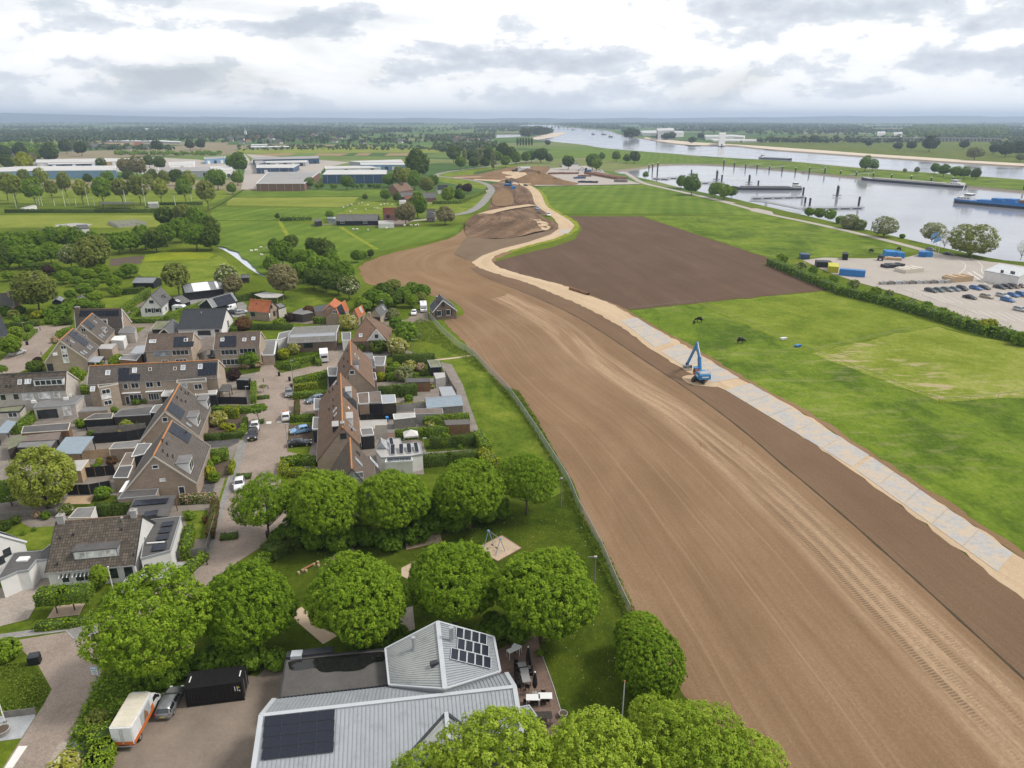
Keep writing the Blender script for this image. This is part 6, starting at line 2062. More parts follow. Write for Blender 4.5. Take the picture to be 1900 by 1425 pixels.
HP('row_house','grey mossy-roofed house at the edge of the orchard garden',A1(-160,285),A1(130,275),7.,3.,4.,A1(80,435),'btan','tgrey',trim='ctrim').cy(6.5,.7,.6,.6,'btan')
HP('row_house','brick house with blue-black solar roof at the lane corner',A1(-90,560),A1(5,545),8.,3.5,4.5,4.5,'bred','tblack')
ha=HP('row_house','brown stepped row house, furthest up its row beside the warm-brown house',A6(1340,238),A3(790,692),8.8,3.,A6(1180,160),A6(1600,360),'btan','tile_warm','rorange',her=3.2,over=.2)
ha.pe(1,[A6(1290,90),A6(1250,180),A6(1298,218),A6(1252,275)],.6,.1);ha.pe(-1,[A6(1420,62),A6(1310,400)],.6,.1)
ha.win('A',[A6(1350,322)],1.1,1.,'wtrim','glass',1)
ha.dm(-1,A6(1430,275),2.6,2,1.4,'bpaint','fdark','wtrim','glass',2);ha.sky(-1,[A6(1405,135)],2.2,1.4,'fdark','ctrim')
hb=HP('row_house','brown stepped row house with white dormers facing the gardens',A6(1240,970),A6(1215,338),8.8,3.,A6(960,700),A6(1440,980),'btan','tile_warm','rorange',her=5.,over=.2)
hb.dm(-1,A6(1345,605),2.6,2,1.6,'wtrim','fpale','wtrim','blind',1);hb.dm(-1,A6(1360,920),2.9,2,1.6,'wtrim','fpale','wtrim','blind',1)
hb.pq(-1,A6(1238,535,1245,620,1408,745,1400,645),2,4)
hb.pe(1,[A6(1170,475),A6(1120,540),A6(1122,665),A6(1125,740),A6(1078,572),A6(1078,778),A6(1128,880)],.55,.09)
hb.pe(-1,[A6(1355,1020)],.5,.1);hb.sky(1,[A6(1148,450),A6(1150,765),A6(1152,825)],.7,1.1,'gsky','wtrim');hb.sky(-1,[A6(1310,742)],.8,.5,'blind','wtrim');hb.sky(-1,[A6(1335,965),A6(1365,985)],.8,1.2,'gsky','gtrim')
hb.dm(1,A6(1130,1010),2.2,2,1.3,'dtrim','fpale','dtrim','glass',1)
hb.win('A',[A6(1247,1070)],1.1,1.1,'dtrim','glass',1);hb.cy(1.,.9,.6,.5,'btan',0)
hc=HP('row_house','dark-roofed end house of the stepped row, half behind the playground trees',A8(440,706),A8(425,442),8.6,3.2,A8(250,720),A8(640,690),'grey_render','tbrown','rorange',over=.2)
hc.sky(-1,[A8(500,650)],1.2,1.8,'gsky','gtrim');hc.sky(-1,[A8(635,655)],1.1,2.2,'gsky','wtrim');hc.pe(-1,[A8(525,525)],.7,.12)
hc.sky(-1,[A8(495,575)],.9,.9,'glass','dtrim')
hc.win('A',[A8(500,770)],1.5,1.2,'wtrim','gsky',1);hc.win('A',[A8(505,830)],1.5,1.8,'wtrim','blind',1);hc.win('A',[A8(508,910)],1.5,1.8,'wtrim','blind',1)
for lb,q,hh_,rf,wl_ in(('flat garage with blue-grey edge, topmost along the stepped row',A6(1062,265,1180,265,1170,360,1070,362),2.9,'fgrey','dtrim'),('flat garage of the row, behind the silver car drive',A6(905,632,1048,640,1045,745,905,760),2.9,'fgrey','btan'),('flat garage of the row, beside the blue car',A6(895,850,1045,860,1040,985,885,990),2.9,'fgrey','dtrim')):
 flat('garage',lb,q,hh_,wl_,rf,'wtrim',cat='garage')
for lb,q,hh_,rf,wl_,tr in(('grey flat annex under the chimney pot, upper end of the stepped row',A3(925,820,1005,820,1020,880,935,885),3.,'fgrey','btan','gtrim'),('dark flat annex with white step-edge at the upper gardens',A3(1020,855,1140,850,1120,940,1035,940),2.8,'fgrey','btan','wtrim'),('dark flat annex between the two upper row gables',A3(950,890,1030,895,1035,970,985,950),3.,'fdark','btan','gtrim'),('small flat annex with white edge above the tall ivy hedge',A3(955,1015,1035,1010,1048,1075,960,1075),2.9,'fdark','btan','wtrim'),('brown flat annex below the air vent of the white-dormer house',A3(862,1215,970,1205,975,1310,875,1315),3.1,'fbrown','btan','wtrim'),('wide brown flat annex joined to a blue-grey shed',A3(972,1205,1085,1195,1100,1305,985,1308),2.9,'fbrown','kwood','gtrim'),('pale flat annex with window and three roof vents',A8(512,290,745,282,750,325,640,330,640,358,522,362),2.9,'fpale','blight','ctrim'),('flat-roofed dark annex beside the pale one',A8(515,360,620,355,635,410,530,420),3.,'fgrey','dtrim','wtrim')):
 flat('annex',lb,q,hh_,wl_,rf,tr,cat='annex')
sl_=flat('annex','large pale flat roof with glass pyramid and tilted solar panels',A8(655,560,760,450,865,445,880,490,1040,485,1065,580,960,600,700,615),3.2,'wwall','fpale','zinc',cat='annex')
for q in( PP(770,475,805,470,830,590,785,592), PP(850,525,890,525,905,580,862,585), PP(918,520,960,518,975,575,930,580), PP(985,515,1020,512,1038,570,995,575)):
 roofpanels(sl_,A8(*q),3.25,1,2 if q[0][0]<800 else 1,.25)
pyr=[G(*p,3.3)for p in A8(655,535,680,455,755,470,750,535)]
ap=[G(*A8(695,440),4.6),G(*A8(705,480),4.6)]
mbp=MB();mbp.face([pyr[0],pyr[3],ap[1]]);mbp.face([pyr[3],pyr[2],ap[0],ap[1]]);mbp.face([pyr[2],pyr[1],ap[0]]);mbp.face([pyr[1],pyr[0],ap[1],ap[0]])
lan=part('roof_lantern',mbp,'gsky',sl_)
for i in range(5):
 k=i/4
 for(p,q)in((pyr[3].lerp(pyr[2],k),ap[1].lerp(ap[0],k)),(pyr[0].lerp(pyr[1],k),ap[1].lerp(ap[0],k))):
  part('glazing_bar',MB().bar(p,q,.09,.09),'wtrim',lan)
vz=flat('veranda','white veranda with dark glass roof beside the end row house',A8(745,625,965,600,975,640,735,655),2.9,'wwall','fpale','wtrim',cat='veranda')
for i in range(4):
 q=[G(*A8(755+52*i,622-5*i),3.),G(*A8(802+52*i,618-5*i),3.),G(*A8(806+52*i,645-5*i),3.),G(*A8(760+52*i,650-5*i),3.)]
 part('roof_pane',MB().face(q[::-1]),'glass',vz)
def hipped():
 FL,FR=G(*A3(802,708),3.),G(*A3(1168,700),3.)
 ap=G(*A3(948,474),8.4)
 d=(FR-FL).normalized();n=Vec((-d.y,d.x,0))
 if n.y<0:n=-n
 k=(ap-FL).dot(n)
 r1=FL+d*(ap-FL).dot(d)+n*k;r1.z=8.4
 r2=r1+n*3.
 BL,BR=FL+n*(2*k+3),FR+n*(2*k+3)
 own=thing('detached_house','warm-brown hipped house with white gable dormer behind the stepped row','house',(r1.x,r1.y,0))
 BASE[own.name]=Vec((r1.x,r1.y,0))
 ins=[p.lerp((FL+BR)/2,.05)for p in(FL,FR,BR,BL)]
 part('wall',MB().pr([(p.x,p.y)for p in ins],0,3.),'bbrown',own)
 def face(pts,nm='roof_slope'):
  a,b=pts[0],pts[1]
  x=(b-a).normalized()
  nr=(b-a).cross(pts[2]-a).normalized()
  if nr.z<0:nr=-nr;pts=pts[::-1]
  y=nr.cross(x)
  uv=[((p-a).dot(x),-(p-a).dot(y))for p in pts]
  m=MB().face(pts,uv)
  m.face([p-nr*.14 for p in pts[::-1]],uv[::-1])
  for i in range(len(pts)):
   p,q=pts[i],pts[(i+1)%len(pts)]
   m.face([q,p,p-nr*.14,q-nr*.14], PP(0,0,.3,0,.3,.1,0,.1))
  return part(nm,m,'tile_warm',own)
 for f in([FL,FR,r1],[FR,BR,r2,r1],[BR,BL,r2],[BL,FL,r1,r2]):face(f)
 for p,q in((r1,r2),(r1,FL),(r1,FR),(r2,BL),(r2,BR)):part('ridge',MB().tb(p,q,.13,n=7),'ridge_brown',own)
 nf=(FR-FL).cross(r1-FL).normalized()
 if nf.z<0:nf=-nf
 up=(r1-(FL+FR)/2);up=(up-d*up.dot(d)).normalized()
 for p,w_,h_ in((A3(893,645),.9,1.),):
  win_on(own,onray(*p,FL,nf),d,up,nf,w_,h_,'wtrim','gsky','roof_window',1,.1,False)
 ft=onray(*A3(1052,690),FL,nf);w_=2.5
 a,b,c=ft-d*w_,ft+d*w_,ft+UZ(3.)
 bk=-n*.3
 gd=part('gable_dormer',MB().face([a+bk,b+bk,c+bk]),'wwall',own)
 part('dormer_window',MB().box(ft+bk*1.2+UZ(1.15),(.9,.1,1.),azi(d)),'glass',gd)
 for e in(a,b):
  m=MB();t_=c+n*3.2+bk
  tri=[e+bk*1.4,c+bk*1.4,t_]
  m.face(tri,[(0,3),(0,0),(3,0)]);m.face([p-UZ(.1)for p in tri[::-1]],[(3,0),(0,0),(0,3)])
  part('dormer_roof',m,'tile_warm',gd)
  part('dormer_verge',MB().bar(e+bk*1.5-UZ(.12),c+bk*1.5+UZ(.02),.12,.26),'wtrim',gd)
 q=r2+d*.5
 part('chimney',MB().box((q.x,q.y,8.3),(.8,.7,1.8)),'btan',own)
 return own
h_root=hipped()
flat('annex',None,A3(708,618,795,615,795,690,712,695),3.,'wwall','fgrey','wtrim',parent=h_root)
h=HP('bungalow','long low bungalow with corrugated grey roof and white end walls',A3(190,640),A3(650,618),4.4,3.,A3(430,555),A3(420,710),'bbrown','sheet_moss','zinc',trim='wtrim')
h.win(-1,[A3(380,745)],2.4,1.3,'dtrim','glass',2)
part('roof_band',MB().bar(h.pt(-1,.2,.55,.03),h.pt(-1,h.L-.2,.55,.03),1.1,.03,up=h.sl[-1][1]),'zinc',h.root)
flat('annex',None,A3(95,625,200,600,300,628,75,690),2.9,'wwall','fgrey','wtrim',parent=h.root)
flat('carport','flat white-edged carport at the end of the bungalow',A3(10,690,75,690,50,830,0,830),2.6,'dtrim','fpale','wtrim',cat='carport')
h=HP('cottage','orange-roofed cottage with a grey solar field on its slope',A3(645,372),A3(740,303),5.6,2.8,3.4,A3(770,405),'btan','torange','rorange')
h.pn(-1,A3(655,370),4,2,1.1,1.9);h.win('A',[A3(645,415)],1.5,1.,'wtrim','glass',2)
HP('cottage','orange-tiled wing behind the solar cottage',A3(590,345),A3(640,282),5.,2.8,2.6,3.2,'btan','torange','rorange')
h=HP('cottage','small orange-roofed cottage with a single roof light',A3(835,392),A3(905,350),4.8,2.5,2.4,A3(935,435),'btan','torange','rorange');h.sky(-1,[A3(895,395)],1.2,1.8,'gsky','wtrim')
h=HP('garage','grey-tiled garage with dark front and round chimney by the gravel drive',A3(1030,386),A3(1108,326),4.8,2.6,2.2,A3(1110,445),'bsand','tgrey','rdark',cat='garage');h.sky(-1,[A3(1118,380)],.6,1.4,'gsky','wtrim')
part('garage_door',MB().box(h.r1-h.d*.06+UZ(1.1-h.hr),(.1,3.2,2.2),math.atan2(h.d.y,h.d.x)),'dtrim',h.root)
h.cy(h.L-.6,.5,.5,.8,'dtrim')
h=HP('cottage','dark-roofed cottage with white-edged gable beside the bare earth',A3(1697,297),A3(1662,242),6.4,2.9,A3(1560,355),4.2,'bbrown','tblack','rdark',trim='wtrim',over=.4)
h.win('A',[A3(1662,430),A3(1750,420)],1.5,1.9,'wtrim','glass',1);h.win('A',[A3(1700,345)],1.1,1.4,'dtrim','dtrim',1,'shutter')
h.win('A',[A3(1632,432),A3(1690,428),A3(1722,424),A3(1780,418)],.6,1.9,'dtrim','dtrim',1,'shutter');h.cy(2.5,.6,.6,.5,'bbrown',1.5)
pm('yard_ground',(.2,.172,.145),.35,.5,.95,.4,4)
sheet('yard', PP(-60,735,130,735,165,690,225,640,280,600,400,600,485,640,475,735,455,780,440,826,420,880,395,960,375,1030,350,1070,250,1040,100,1000,20,960,-60,930),'yard_ground',.008)
sheet('yard', PP(600,700,625,640,690,640,745,645,800,668,838,676,858,712,878,770,905,845,870,880,720,880,560,880,580,820),'yard_ground',.008)
sheet('yard',A2(560,330,700,300,1100,240,1280,330,1380,420,1360,560,1180,560,640,470),'grey_paving',.012)
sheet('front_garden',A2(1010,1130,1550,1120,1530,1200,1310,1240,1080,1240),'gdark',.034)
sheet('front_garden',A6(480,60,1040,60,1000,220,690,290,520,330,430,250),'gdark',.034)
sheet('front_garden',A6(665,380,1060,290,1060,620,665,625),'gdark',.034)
sheet('front_garden',A6(605,935,880,935,890,1140,600,1140),'bsoil',.034)
sheet('front_garden',A5(1140,660,1630,640,1620,840,1530,930,1140,950),'bsoil',.034)
sheet('gravel_garden',A5(1140,960,1560,950,1540,1020,1420,1075,1100,1085),'dark_paving',.034)
sheet('front_garden',A5(1080,1230,1370,1190,1490,1240,1430,1425,1150,1460),'bsoil',.034)
sheet('gravel_garden',B1(1560,360,1900,350,1870,470,1580,480),'dark_paving',.04)
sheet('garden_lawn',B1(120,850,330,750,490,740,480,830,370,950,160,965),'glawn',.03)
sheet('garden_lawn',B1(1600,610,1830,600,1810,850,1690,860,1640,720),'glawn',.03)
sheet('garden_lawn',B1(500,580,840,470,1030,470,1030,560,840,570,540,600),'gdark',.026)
sheet('garden_path',B1(1320,1110,1520,1060,1640,1060,1560,1190,1330,1220),'white_gravel',.044)
sheet('deck',B1(550,550,600,482,830,470,795,545),'pwood',.06)
sheet('garden_lawn',A1(1100,430,1230,330,1720,260,1500,420,1300,450),'gmown',.03)
sheet('garden_lawn',A3(110,330,170,260,400,250,560,330,400,360,180,400),'glawn',.03)
sheet('gravel_bed',B2(330,370,390,280,620,220,560,345),'splay',.048)
sheet('garden_bed',A7(480,350,950,330,1050,420,1100,560,1000,600,350,650,350,470),'gdark',.014)
sheet('garden_deck',A7(470,1110,900,1060,1000,1120,560,1200,470,1200),'gwood',.014)
sheet('garden_bed',A7(560,1190,1150,1130,1430,1200,1480,1380,900,1420,850,1300),'gdark',.018)
sheet('garden_lawn',A8(1060,640,1500,600,1650,560,1700,650,1400,760,1080,760),'gdark',.016)
sheet('terracotta_terrace',A7(360,1215,560,1200,570,1250,370,1275),'terrace_brick',.024)
sheet('lane',A1(-60,1230,-60,1120,0,1080,130,960,270,820,400,720,435,702,360,682,90,692,60,690,80,672,820,650,845,662,730,690,670,760,620,880,500,1010,330,1160,230,1210),'brick_street',.03)
sheet('lane',A2(-20,640,640,622,640,645,-20,690)+A1(1480,700,1480,640),'glot',.022)
strip(A1(1470,520,1700,385,1890,310),2.6,'lane','glot',.024,n=12)
strip(A3(120,490,300,510,600,530,900,530,1150,530,1350,505,1560,490),4.,'lane','glot',.024,n=40)
sheet('driveway',A3(1330,500,1390,450,1440,400,1540,400,1560,500,1450,525),'glot',.03)
sheet('driveway',A6(530,660,890,640,890,800,720,810,720,640),'brick_street',.046)
sheet('crossing_mark',A6(345,900,405,898,400,925,340,928),'road_paint',.05)
sheet('crossing_mark',A6(470,893,530,890,528,915,465,918),'road_paint',.05)
HG='clipped garden hedges'
for(f,pts,w,hh,lf,lb)in[(A1,(1740,218,1430,445),1.6,2.2,'lhedge','tall lane hedge leading up to the stable'),(A1,(1440,228,1680,208),1.6,2.2,'lhdark','dark hedge between the orchard and lane hedge'),(A1,(1490,575,1890,575,2030,560),1.3,1.4,'lhedge','low hedge under the white farmhouse windows'),(A1,(1515,555,1640,440),1.2,1.3,'lhedge','short hedge beside the white farmhouse gable'),(A2,(440,540,560,480,890,365),1.8,2.2,'lhedge','long rounded hedge from the farmhouse to the solar barn'),(A2,(1250,312,1460,270,1580,255),1.6,2.2,'lhdark','dark hedge behind the solar barn'),(A2,(1190,590,1210,690),1.2,1.8,'lhedge','bright hedge against the black-tiled white house'),(A2,(1230,690,1240,625,1500,640,1900,640),1.4,1.8,'lhdark','dark hedge in front of the orange-roofed house'),(A3,(440,470,700,462,890,460),1.5,2.,'lhedge','hedge in front of the orange cottages'),(A6,(690,395,850,355,1040,300),1.5,1.6,'lhedge','front hedge furthest up the stepped row'),(A6,(690,465,910,440),1.4,1.4,'llime','bright hedge between the two front gardens'),(A6,(680,560,1030,540),1.6,1.5,'lhedge','long front hedge above the silver car drive'),(A6,(650,830,890,815),1.4,1.4,'lhedge','front hedge behind the white pickup'),(A6,(690,165,900,125,945,110,955,180),1.4,1.5,'lhedge','curved hedge round the bungalow garden'),(A6,(700,200,640,225,545,215),1.4,1.5,'lhedge','hedge along the street side of the bungalow garden'),(A6,(700,650,695,810),1.1,1.6,'lred','rust-coloured hedge beside the silver car drive'),(A6,(560,1335,720,1310,900,1325),2.2,1.3,'lhedge','hedge in front of the stepped row, above the playground trees'),(A6,(555,1350,530,1440),1.6,1.3,'llime','bright hedge return along the street'),(B5,(525,118,720,108),1.6,1.3,'llime','bright low hedge facing the playground trees'),(A5,(1250,600,1400,595,1640,598),1.5,1.4,'lhedge','hedge below the black garden fence'),(A5,(1610,725,1590,840,1560,880),1.1,1.1,'lhedge','curved hedge round the pale bush garden'),(A5,(1150,925,1350,915,1540,895),1.3,1.2,'lhdark','dark hedge above the gravel garden'),(A5,(1710,300,1705,480),1.2,1.6,'lhedge','rounded hedge along the pavement by the black summerhouse'),(A5,(1460,1235,1435,1330),.9,1.2,'llime','bright hedge at the side of the ball-shrub garden'),(A6,(260,605,350,595),1.4,.6,'lhdark','low hedge block at the foot of the small street palm'),(A6,(195,890,285,885),1.4,.6,'lhdark','low hedge block at the foot of the umbrella tree'),(B5,(228,152,292,148),1.5,.6,'lhdark','low hedge block in the street above the white car'),(B5,(125,560,200,552),1.4,.6,'lhdark','low hedge block in the street near the manhole'),(A7,(550,345,960,330),1.8,2.6,'lhdark','tall dark hedge below the lawn path gate'),(A7,(470,485,660,470),1.4,1.6,'lhedge','hedge between the two upper gardens'),(A7,(470,560,760,545),1.4,1.7,'lmid','shaggy hedge of the second garden down'),(A7,(395,700,560,685,760,670),1.8,2.6,'lhdark','tall ivy hedge with pinkish shoots on top'),(A7,(560,885,880,868),.9,1.3,'llime','thin bright hedge along the concrete garden wall'),(A7,(910,1035,1130,1010,1340,995),1.6,2.,'lhedge','hedge running to the lawn below the blue-grey sheds'),(A7,(580,1180,850,1155,1110,1135),1.5,2.,'lhedge','hedge behind the white party tent'),(A7,(960,1255,1200,1240,1430,1220),1.5,2.2,'lhdark','dark hedge beside the pergola frames'),(A7,(1470,1190,1560,1330),1.8,2.4,'lhedge','thick hedge bordering the village green'),(A8,(1060,595,1300,575,1580,550),1.6,2.2,'lhdark','long dark hedge at the end of the gardens, above the playground'),(A8,(1590,545,1680,620),2.4,2.2,'llime','bright lime corner hedge by the village green'),(B2,(270,405,470,385,690,345),1.2,.9,'lhedge','low hedge along the pavement below the boxed trees'),(B1,(1575,1150,1780,980),1.4,1.2,'lhedge','hedge climbing beside the grey board fence'),(B1,(1660,740,1625,930),1.4,1.9,'lhedge','bright loose hedge beside the flat annex'),(B1,(850,555,1000,540,1150,520),1.3,2.2,'lhdark','dark hedge behind the white tiled house'),(B1,(1610,470,1880,455),1.4,1.5,'lpink','pink-tipped hedge below the tan brick gable'),(B1,(1890,520,1845,780),1.2,1.4,'lred','russet hedge along the pavement fence'),(A1,(10,635,140,625,430,605),1.6,1.6,'lhdark','dark hedge along the upper lane'),(A1,(410,700,300,800),1.2,.9,'lhedge','low hedge edging the lane corner bed'),(A1,(680,770,700,720,850,665),1.6,1.6,'lhedge','rounded hedge beside the stepped houses at the lane'),(A4,(180,830,400,650),1.8,1.6,'lhedge','bright sloping hedge beside the terrace veranda'),(A4,(900,360,1030,350),2.4,1.8,'lhedge','broad hedge between the two terraces'),(C1,(40,745,700,745,1180,742),1.6,2.4,'lhdark','long straight dark hedge before the sports ground'),(C1,(1180,695,1480,690),1.6,2.,'lhdark','dark hedge behind the sports ground kiosk'),(C2,(1440,685,1640,680,1820,605),1.6,2.4,'lhedge','curved hedge round the farm by the dike road'),]:
 P=f(*pts)
 far_=P[0][1]<440
 hedge(P,w,hh,MT and lf,lb,HG,leafsize=.4 if far_ else(.19 if P[0][1]<620 else .15),dens=30)
hedge(A5(1415,615,1490,610),2.,2.2,'llime','square-cut bright topiary block by the front hedge',name='topiary')
hedge(A5(1225,1115,1350,1105),2.2,2.,'lhedge','square-cut topiary bush by the driveway',name='topiary')
for k,(a,b,tr)in enumerate(((B2(300,175),B2(430,165),B2(405,335)),(B2(440,165),B2(590,150),B2(528,312)))):
 o=hedge((a,b),2.2,1.7,'lhedge',['flat-boxed tree head beside the driveway','flat-boxed tree head beside the leafy front tree'][k],name='boxed_tree',base=1.9,zr=3.6)
 p=G(*tr)
 tm=put('trunk',MB().tb((0,0,0),(0,0,2.2),.09,.07,7).mesh('trunk'),'bark',o)
 tm.location=(p.x-o.location.x,p.y-o.location.y,-1.9)
 o['category']='tree'
for(f,q,hh,rf,wl_,tr,nm,lb)in[(A7,(910,405,1030,400,1060,475,945,482),2.4,'fmoss','kwood','gtrim','shed','mossy flat shed where the green path meets the gardens'),(A7,(975,545,1095,540,1110,590,1000,612),2.3,'fpale','concrete',None,'shed','pale concrete shed beside the rubble heap'),(A7,(665,605,930,600,936,645,670,652),2.4,'fdark','bwood','dtrim','shed','long black-roofed brown shed above the ivy hedge'),(A7,(1035,700,1175,695,1226,790,1070,800),2.4,'zinc','gwood','gtrim','shed','small blue-grey shed behind the long blue-grey shed'),(A7,(400,790,550,785,562,870,412,880),2.6,'zinc','dwood','wtrim','shed','blue-grey flat shed joined to the brown annex'),(A7,(760,940,1070,935,1082,990,778,1000),2.3,'fbrown','concrete','gtrim','shed','brown-felted shed above the long green hedge'),(A7,(530,1000,765,985,776,1030,542,1055),2.3,'fpale','gwood','wtrim','shed','pale flat lean-to beside the blue bin'),(A7,(1090,1065,1360,1055,1376,1110,1112,1120),2.3,'sheet_moss','bwood',None,'shed','red-brown wooden shed with patched grey roof'),(A4,(275,830,825,788,800,872,250,908),2.7,'fdark','bwood','ctrim','garden_room','black-roofed garden room with pale edging'),(A4,(200,1080,225,1020,665,992,602,1075),2.6,'fgrey','dwood','dtrim','shed','grey-felted shed below the pale gravel roof'),(A4,(985,750,1110,682,1330,672,1312,732),2.6,'fdark','kwood','ctrim','garden_room','black garden room with grass-filled roof light'),(A4,(1345,690,1420,640,1800,592,1762,690,1332,715),2.7,'fdark','dwood','gtrim','garden_room','long black-roofed garden room behind the terrace'),(A4,(1762,665,1822,580,1905,570,1892,662),2.9,'fgrey','dtrim','wtrim','garden_room','grey flat garden room against the stepped gable'),(A4,(912,665,985,607,1290,600,1262,640),2.6,'fgrey','btan',None,'garden_room','grey flat block behind the terrace bay'),(A4,(1285,1095,1345,1020,1770,985,1560,1082),2.8,'fgrey','btan','ctrim','annex','grey flat annex with brick wall behind the street gable'),(A4,(1545,1185,1620,1035,1780,1030,1695,1150),3.1,'fgrey','kwood','wtrim','annex','grey flat roof over a black opening beside the street gable'),(A4,(1400,1290,1480,1142,1600,1135,1545,1282),2.8,'fbrown','btan','ctrim','annex','brown flat annex beside the black fence'),(A4,(1330,1432,1400,1302,1560,1290,1500,1430),2.9,'fdark','btan','wtrim','annex','dark flat annex with bright roof light beside the black fence'),(A4,(782,1350,790,1240,1040,1222,945,1350),2.4,'fpale','pwood','ctrim','shed','pale flat shed roof beside the willow'),(A4,(335,930,720,892,690,985,240,1010),2.5,'fbrown','dwood',None,'shed','gravel-covered flat shed roof with lichen spots'),(A4,(90,1100,100,962,325,932,300,1010,190,1062),2.3,'fmoss','dwood',None,'shed','yellowish sedum-covered shed roof beside the gravel-covered one'),(A5,(1505,285,1560,258,1677,260,1645,290),2.4,'fgrey','kwood','dtrim','summerhouse','black summerhouse with wooden double doors'),(A1,(1160,930,1192,880,1372,868,1312,935),3.,'fpale','bsand','gtrim','annex','pale flat annex with black door behind the lane house'),(A1,(1400,1052,1442,1000,1662,990,1602,1067),2.6,'fgrey','bwood','wtrim','garage','grey flat garage with dark front behind the long terrace'),(A1,(1530,985,1602,898,1725,888,1685,990),2.7,'zinc','kwood','gtrim','shed','zinc-roofed shed against the sand brick house'),(A1,(1300,830,1345,780,1482,774,1445,835),2.6,'fwhite','wwall',None,'veranda','white canvas veranda roof behind the lane houses'),(A1,(1390,745,1440,672,1532,660,1600,690,1580,745),3.,'fgrey','blight','gtrim','annex','grey flat annex with skylight behind the lane houses'),(A3,(215,428,312,376,432,420,322,442),2.6,'fgrey','dwood',None,'carport','low grey carport roof beside the dark shrub'),(A3,(425,362,610,336,645,362,620,410,445,412),2.8,'sheet_dark','btan',None,'workshop','flat grey workshop beside the orange cottages'),(B1,(605,668,682,582,842,572,802,665),2.5,'fgrey','wwall','ctrim','shed','small white shed with grey roof behind the white house'),(B1,(1040,500,1092,432,1395,412,1372,470),2.9,'fdark','btan','gtrim','annex','dark flat annex below the tan brick gable'),]:
 flat(nm,lb,f(*q),hh,wl_,rf,tr,cat=nm.replace('_',' '),rim=.03)
hh_=HP('shed','long blue-grey metal-roofed shed at the garden end by the green',A7(888,822),A7(1275,792),3.3,2.2,1.6,A7(1100,918),'gwood','sblue','zinc',cat='shed',over=.1)
slab('veranda','blue-grey tiled veranda roof on dark posts beside the timber fence',A4(615,1155,772,955,1105,946,950,1150),2.8,'sblue',cat='veranda',legm='dtrim')
slab('veranda','dark solar-tiled veranda roof behind the sloping hedge',A4(-40,880,80,756,195,772,90,905,-40,910),2.7,'sblue',cat='veranda',legm='dtrim')
slab('pergola','black-roofed pergola beside the black summerhouse',A5(1300,420,1332,335,1450,335,1430,415),2.5,'fdark',cat='pergola',legm='dwood')
slab('shelter','open wooden shelter with pale roof on the lawn behind the orange-roofed house',A2(1465,292,1600,262,1815,290,1740,330,1560,332),2.8,'fpale',cat='shelter',legm='pwood')
slab('canopy','small blue-grey canopy beside the stepped lane house',A1(1030,1085,1082,1020,1222,1020,1165,1090),2.6,'zinc',cat='canopy',legm='dtrim')
shed('garden_hut','small grey-roofed hut under the olive-brown tree',A1(655,345),A1(690,310),2.8,1.3,2.,'kwood','sgrey')
shed('garden_hut','tiny pointed hut in the orchard',A1(955,320),A1(945,295),2.6,1.1,1.6,'bwood','sheet_dark',trim='ctrim')
shed('garden_hut','dark wooden hut by the ditch paddock',A2(1310,60),A2(1400,55),3.,1.6,2.2,'dwood','sheet_dark')
flat('garden_hut','long grey plank hut among the orchard bushes',A1(325,55,480,38,485,70,330,80),2.3,'gwood','fgrey',None,cat='hut')
def tent():
 P=[G(*p,2.3)for p in A7(640,1195,800,1185,810,1235,650,1250)]
 c=sum(P,Vec())/4
 own=thing('party_tent','white party tent with open sides on the garden terrace','tent',(c.x,c.y,0))
 top=c+UZ(.9)
 for i in range(4):
  a,b=P[i],P[(i+1)%4]
  part('roof_panel',MB().face([b,a,top]),'canvas',own)
  part('valance',MB().face([a,b,b-UZ(.3),a-UZ(.3)]),'canvas',own)
  part('pole',MB().tb((a.x,a.y,0),a,.03,n=6),'galv',own)
tent()
for(f,pts,hh,m,lb,pst)in[(A4,(880,1440,1130,1425,1360,1400),2.,'kwood','black fence with timber posts, upper of two beside the willow garden','bwood'),(B1,(600,470,800,465,985,430),2.,'kwood','black fence with grey posts behind the timber deck','gwood'),(A4,(800,1230,960,1225,1290,1190),1.8,'pwood','warm timber fence below the blue-grey veranda',None),(A4,(1050,945,1400,920,1720,890),1.9,'gwood','weathered grey fence overgrown with climbers',None),(A4,(1100,1035,1500,1010,1770,960),2.2,'kwood','tall black fence under the weathered one',None),(B1,(-20,700,200,660,500,650),1.2,'gwood','open grey rail fence behind the oval lawn',None),(B1,(1520,1050,1820,1000,1900,720),1.5,'gwood','grey board fence turning along the pavement',None),(A5,(1290,575,1450,570,1640,575),1.8,'kwood','black garden fence behind the front hedge',None),(A7,(415,985,700,965,880,945),1.7,'concrete','concrete panel garden wall below the bright thin hedge','concrete'),(A7,(170,1075,330,1060,530,1060),1.4,'kwood','black slatted fence beside the pale annex',None),(A7,(1110,590,1160,690,1230,800),1.6,'gwood','plank fence between the sheds and the village green',None),]:
 fence(f(*pts),hh,m,lb,post=pst)
def shrubs(f,items,lab,grp):
 for(x,y,w,k,lf)in items:shrub(k,*f(x,y),w/{A1:6.33,A2:6.33,A3:5.28,A4:6.33,A5:6.33,A6:6.33,A7:5.94,A8:4.75,B1:4.75,B2:3.8,C1:3.96,C2:3.96,B5:3.65}[f],lf,LEAFWORD[lf]+' '+lab,grp)
def sb(f,x,y,w,k,lf,lab,stretch=1.):
 shrub(k,*f(x,y),w/{A1:6.33,A2:6.33,A3:5.28,A4:6.33,A5:6.33,A6:6.33,A7:5.94,A8:4.75,B1:4.75,B2:3.8,C1:3.96,C2:3.96,B5:3.65}[f],lf,lab,None,stretch)
sb(A5,1295,745,215,'big','lcream','large cream variegated round bush in front of the wide dormers',1.)
sb(A5,1360,830,90,'round','llime','small lime bush with pink tips beside the cream bush')
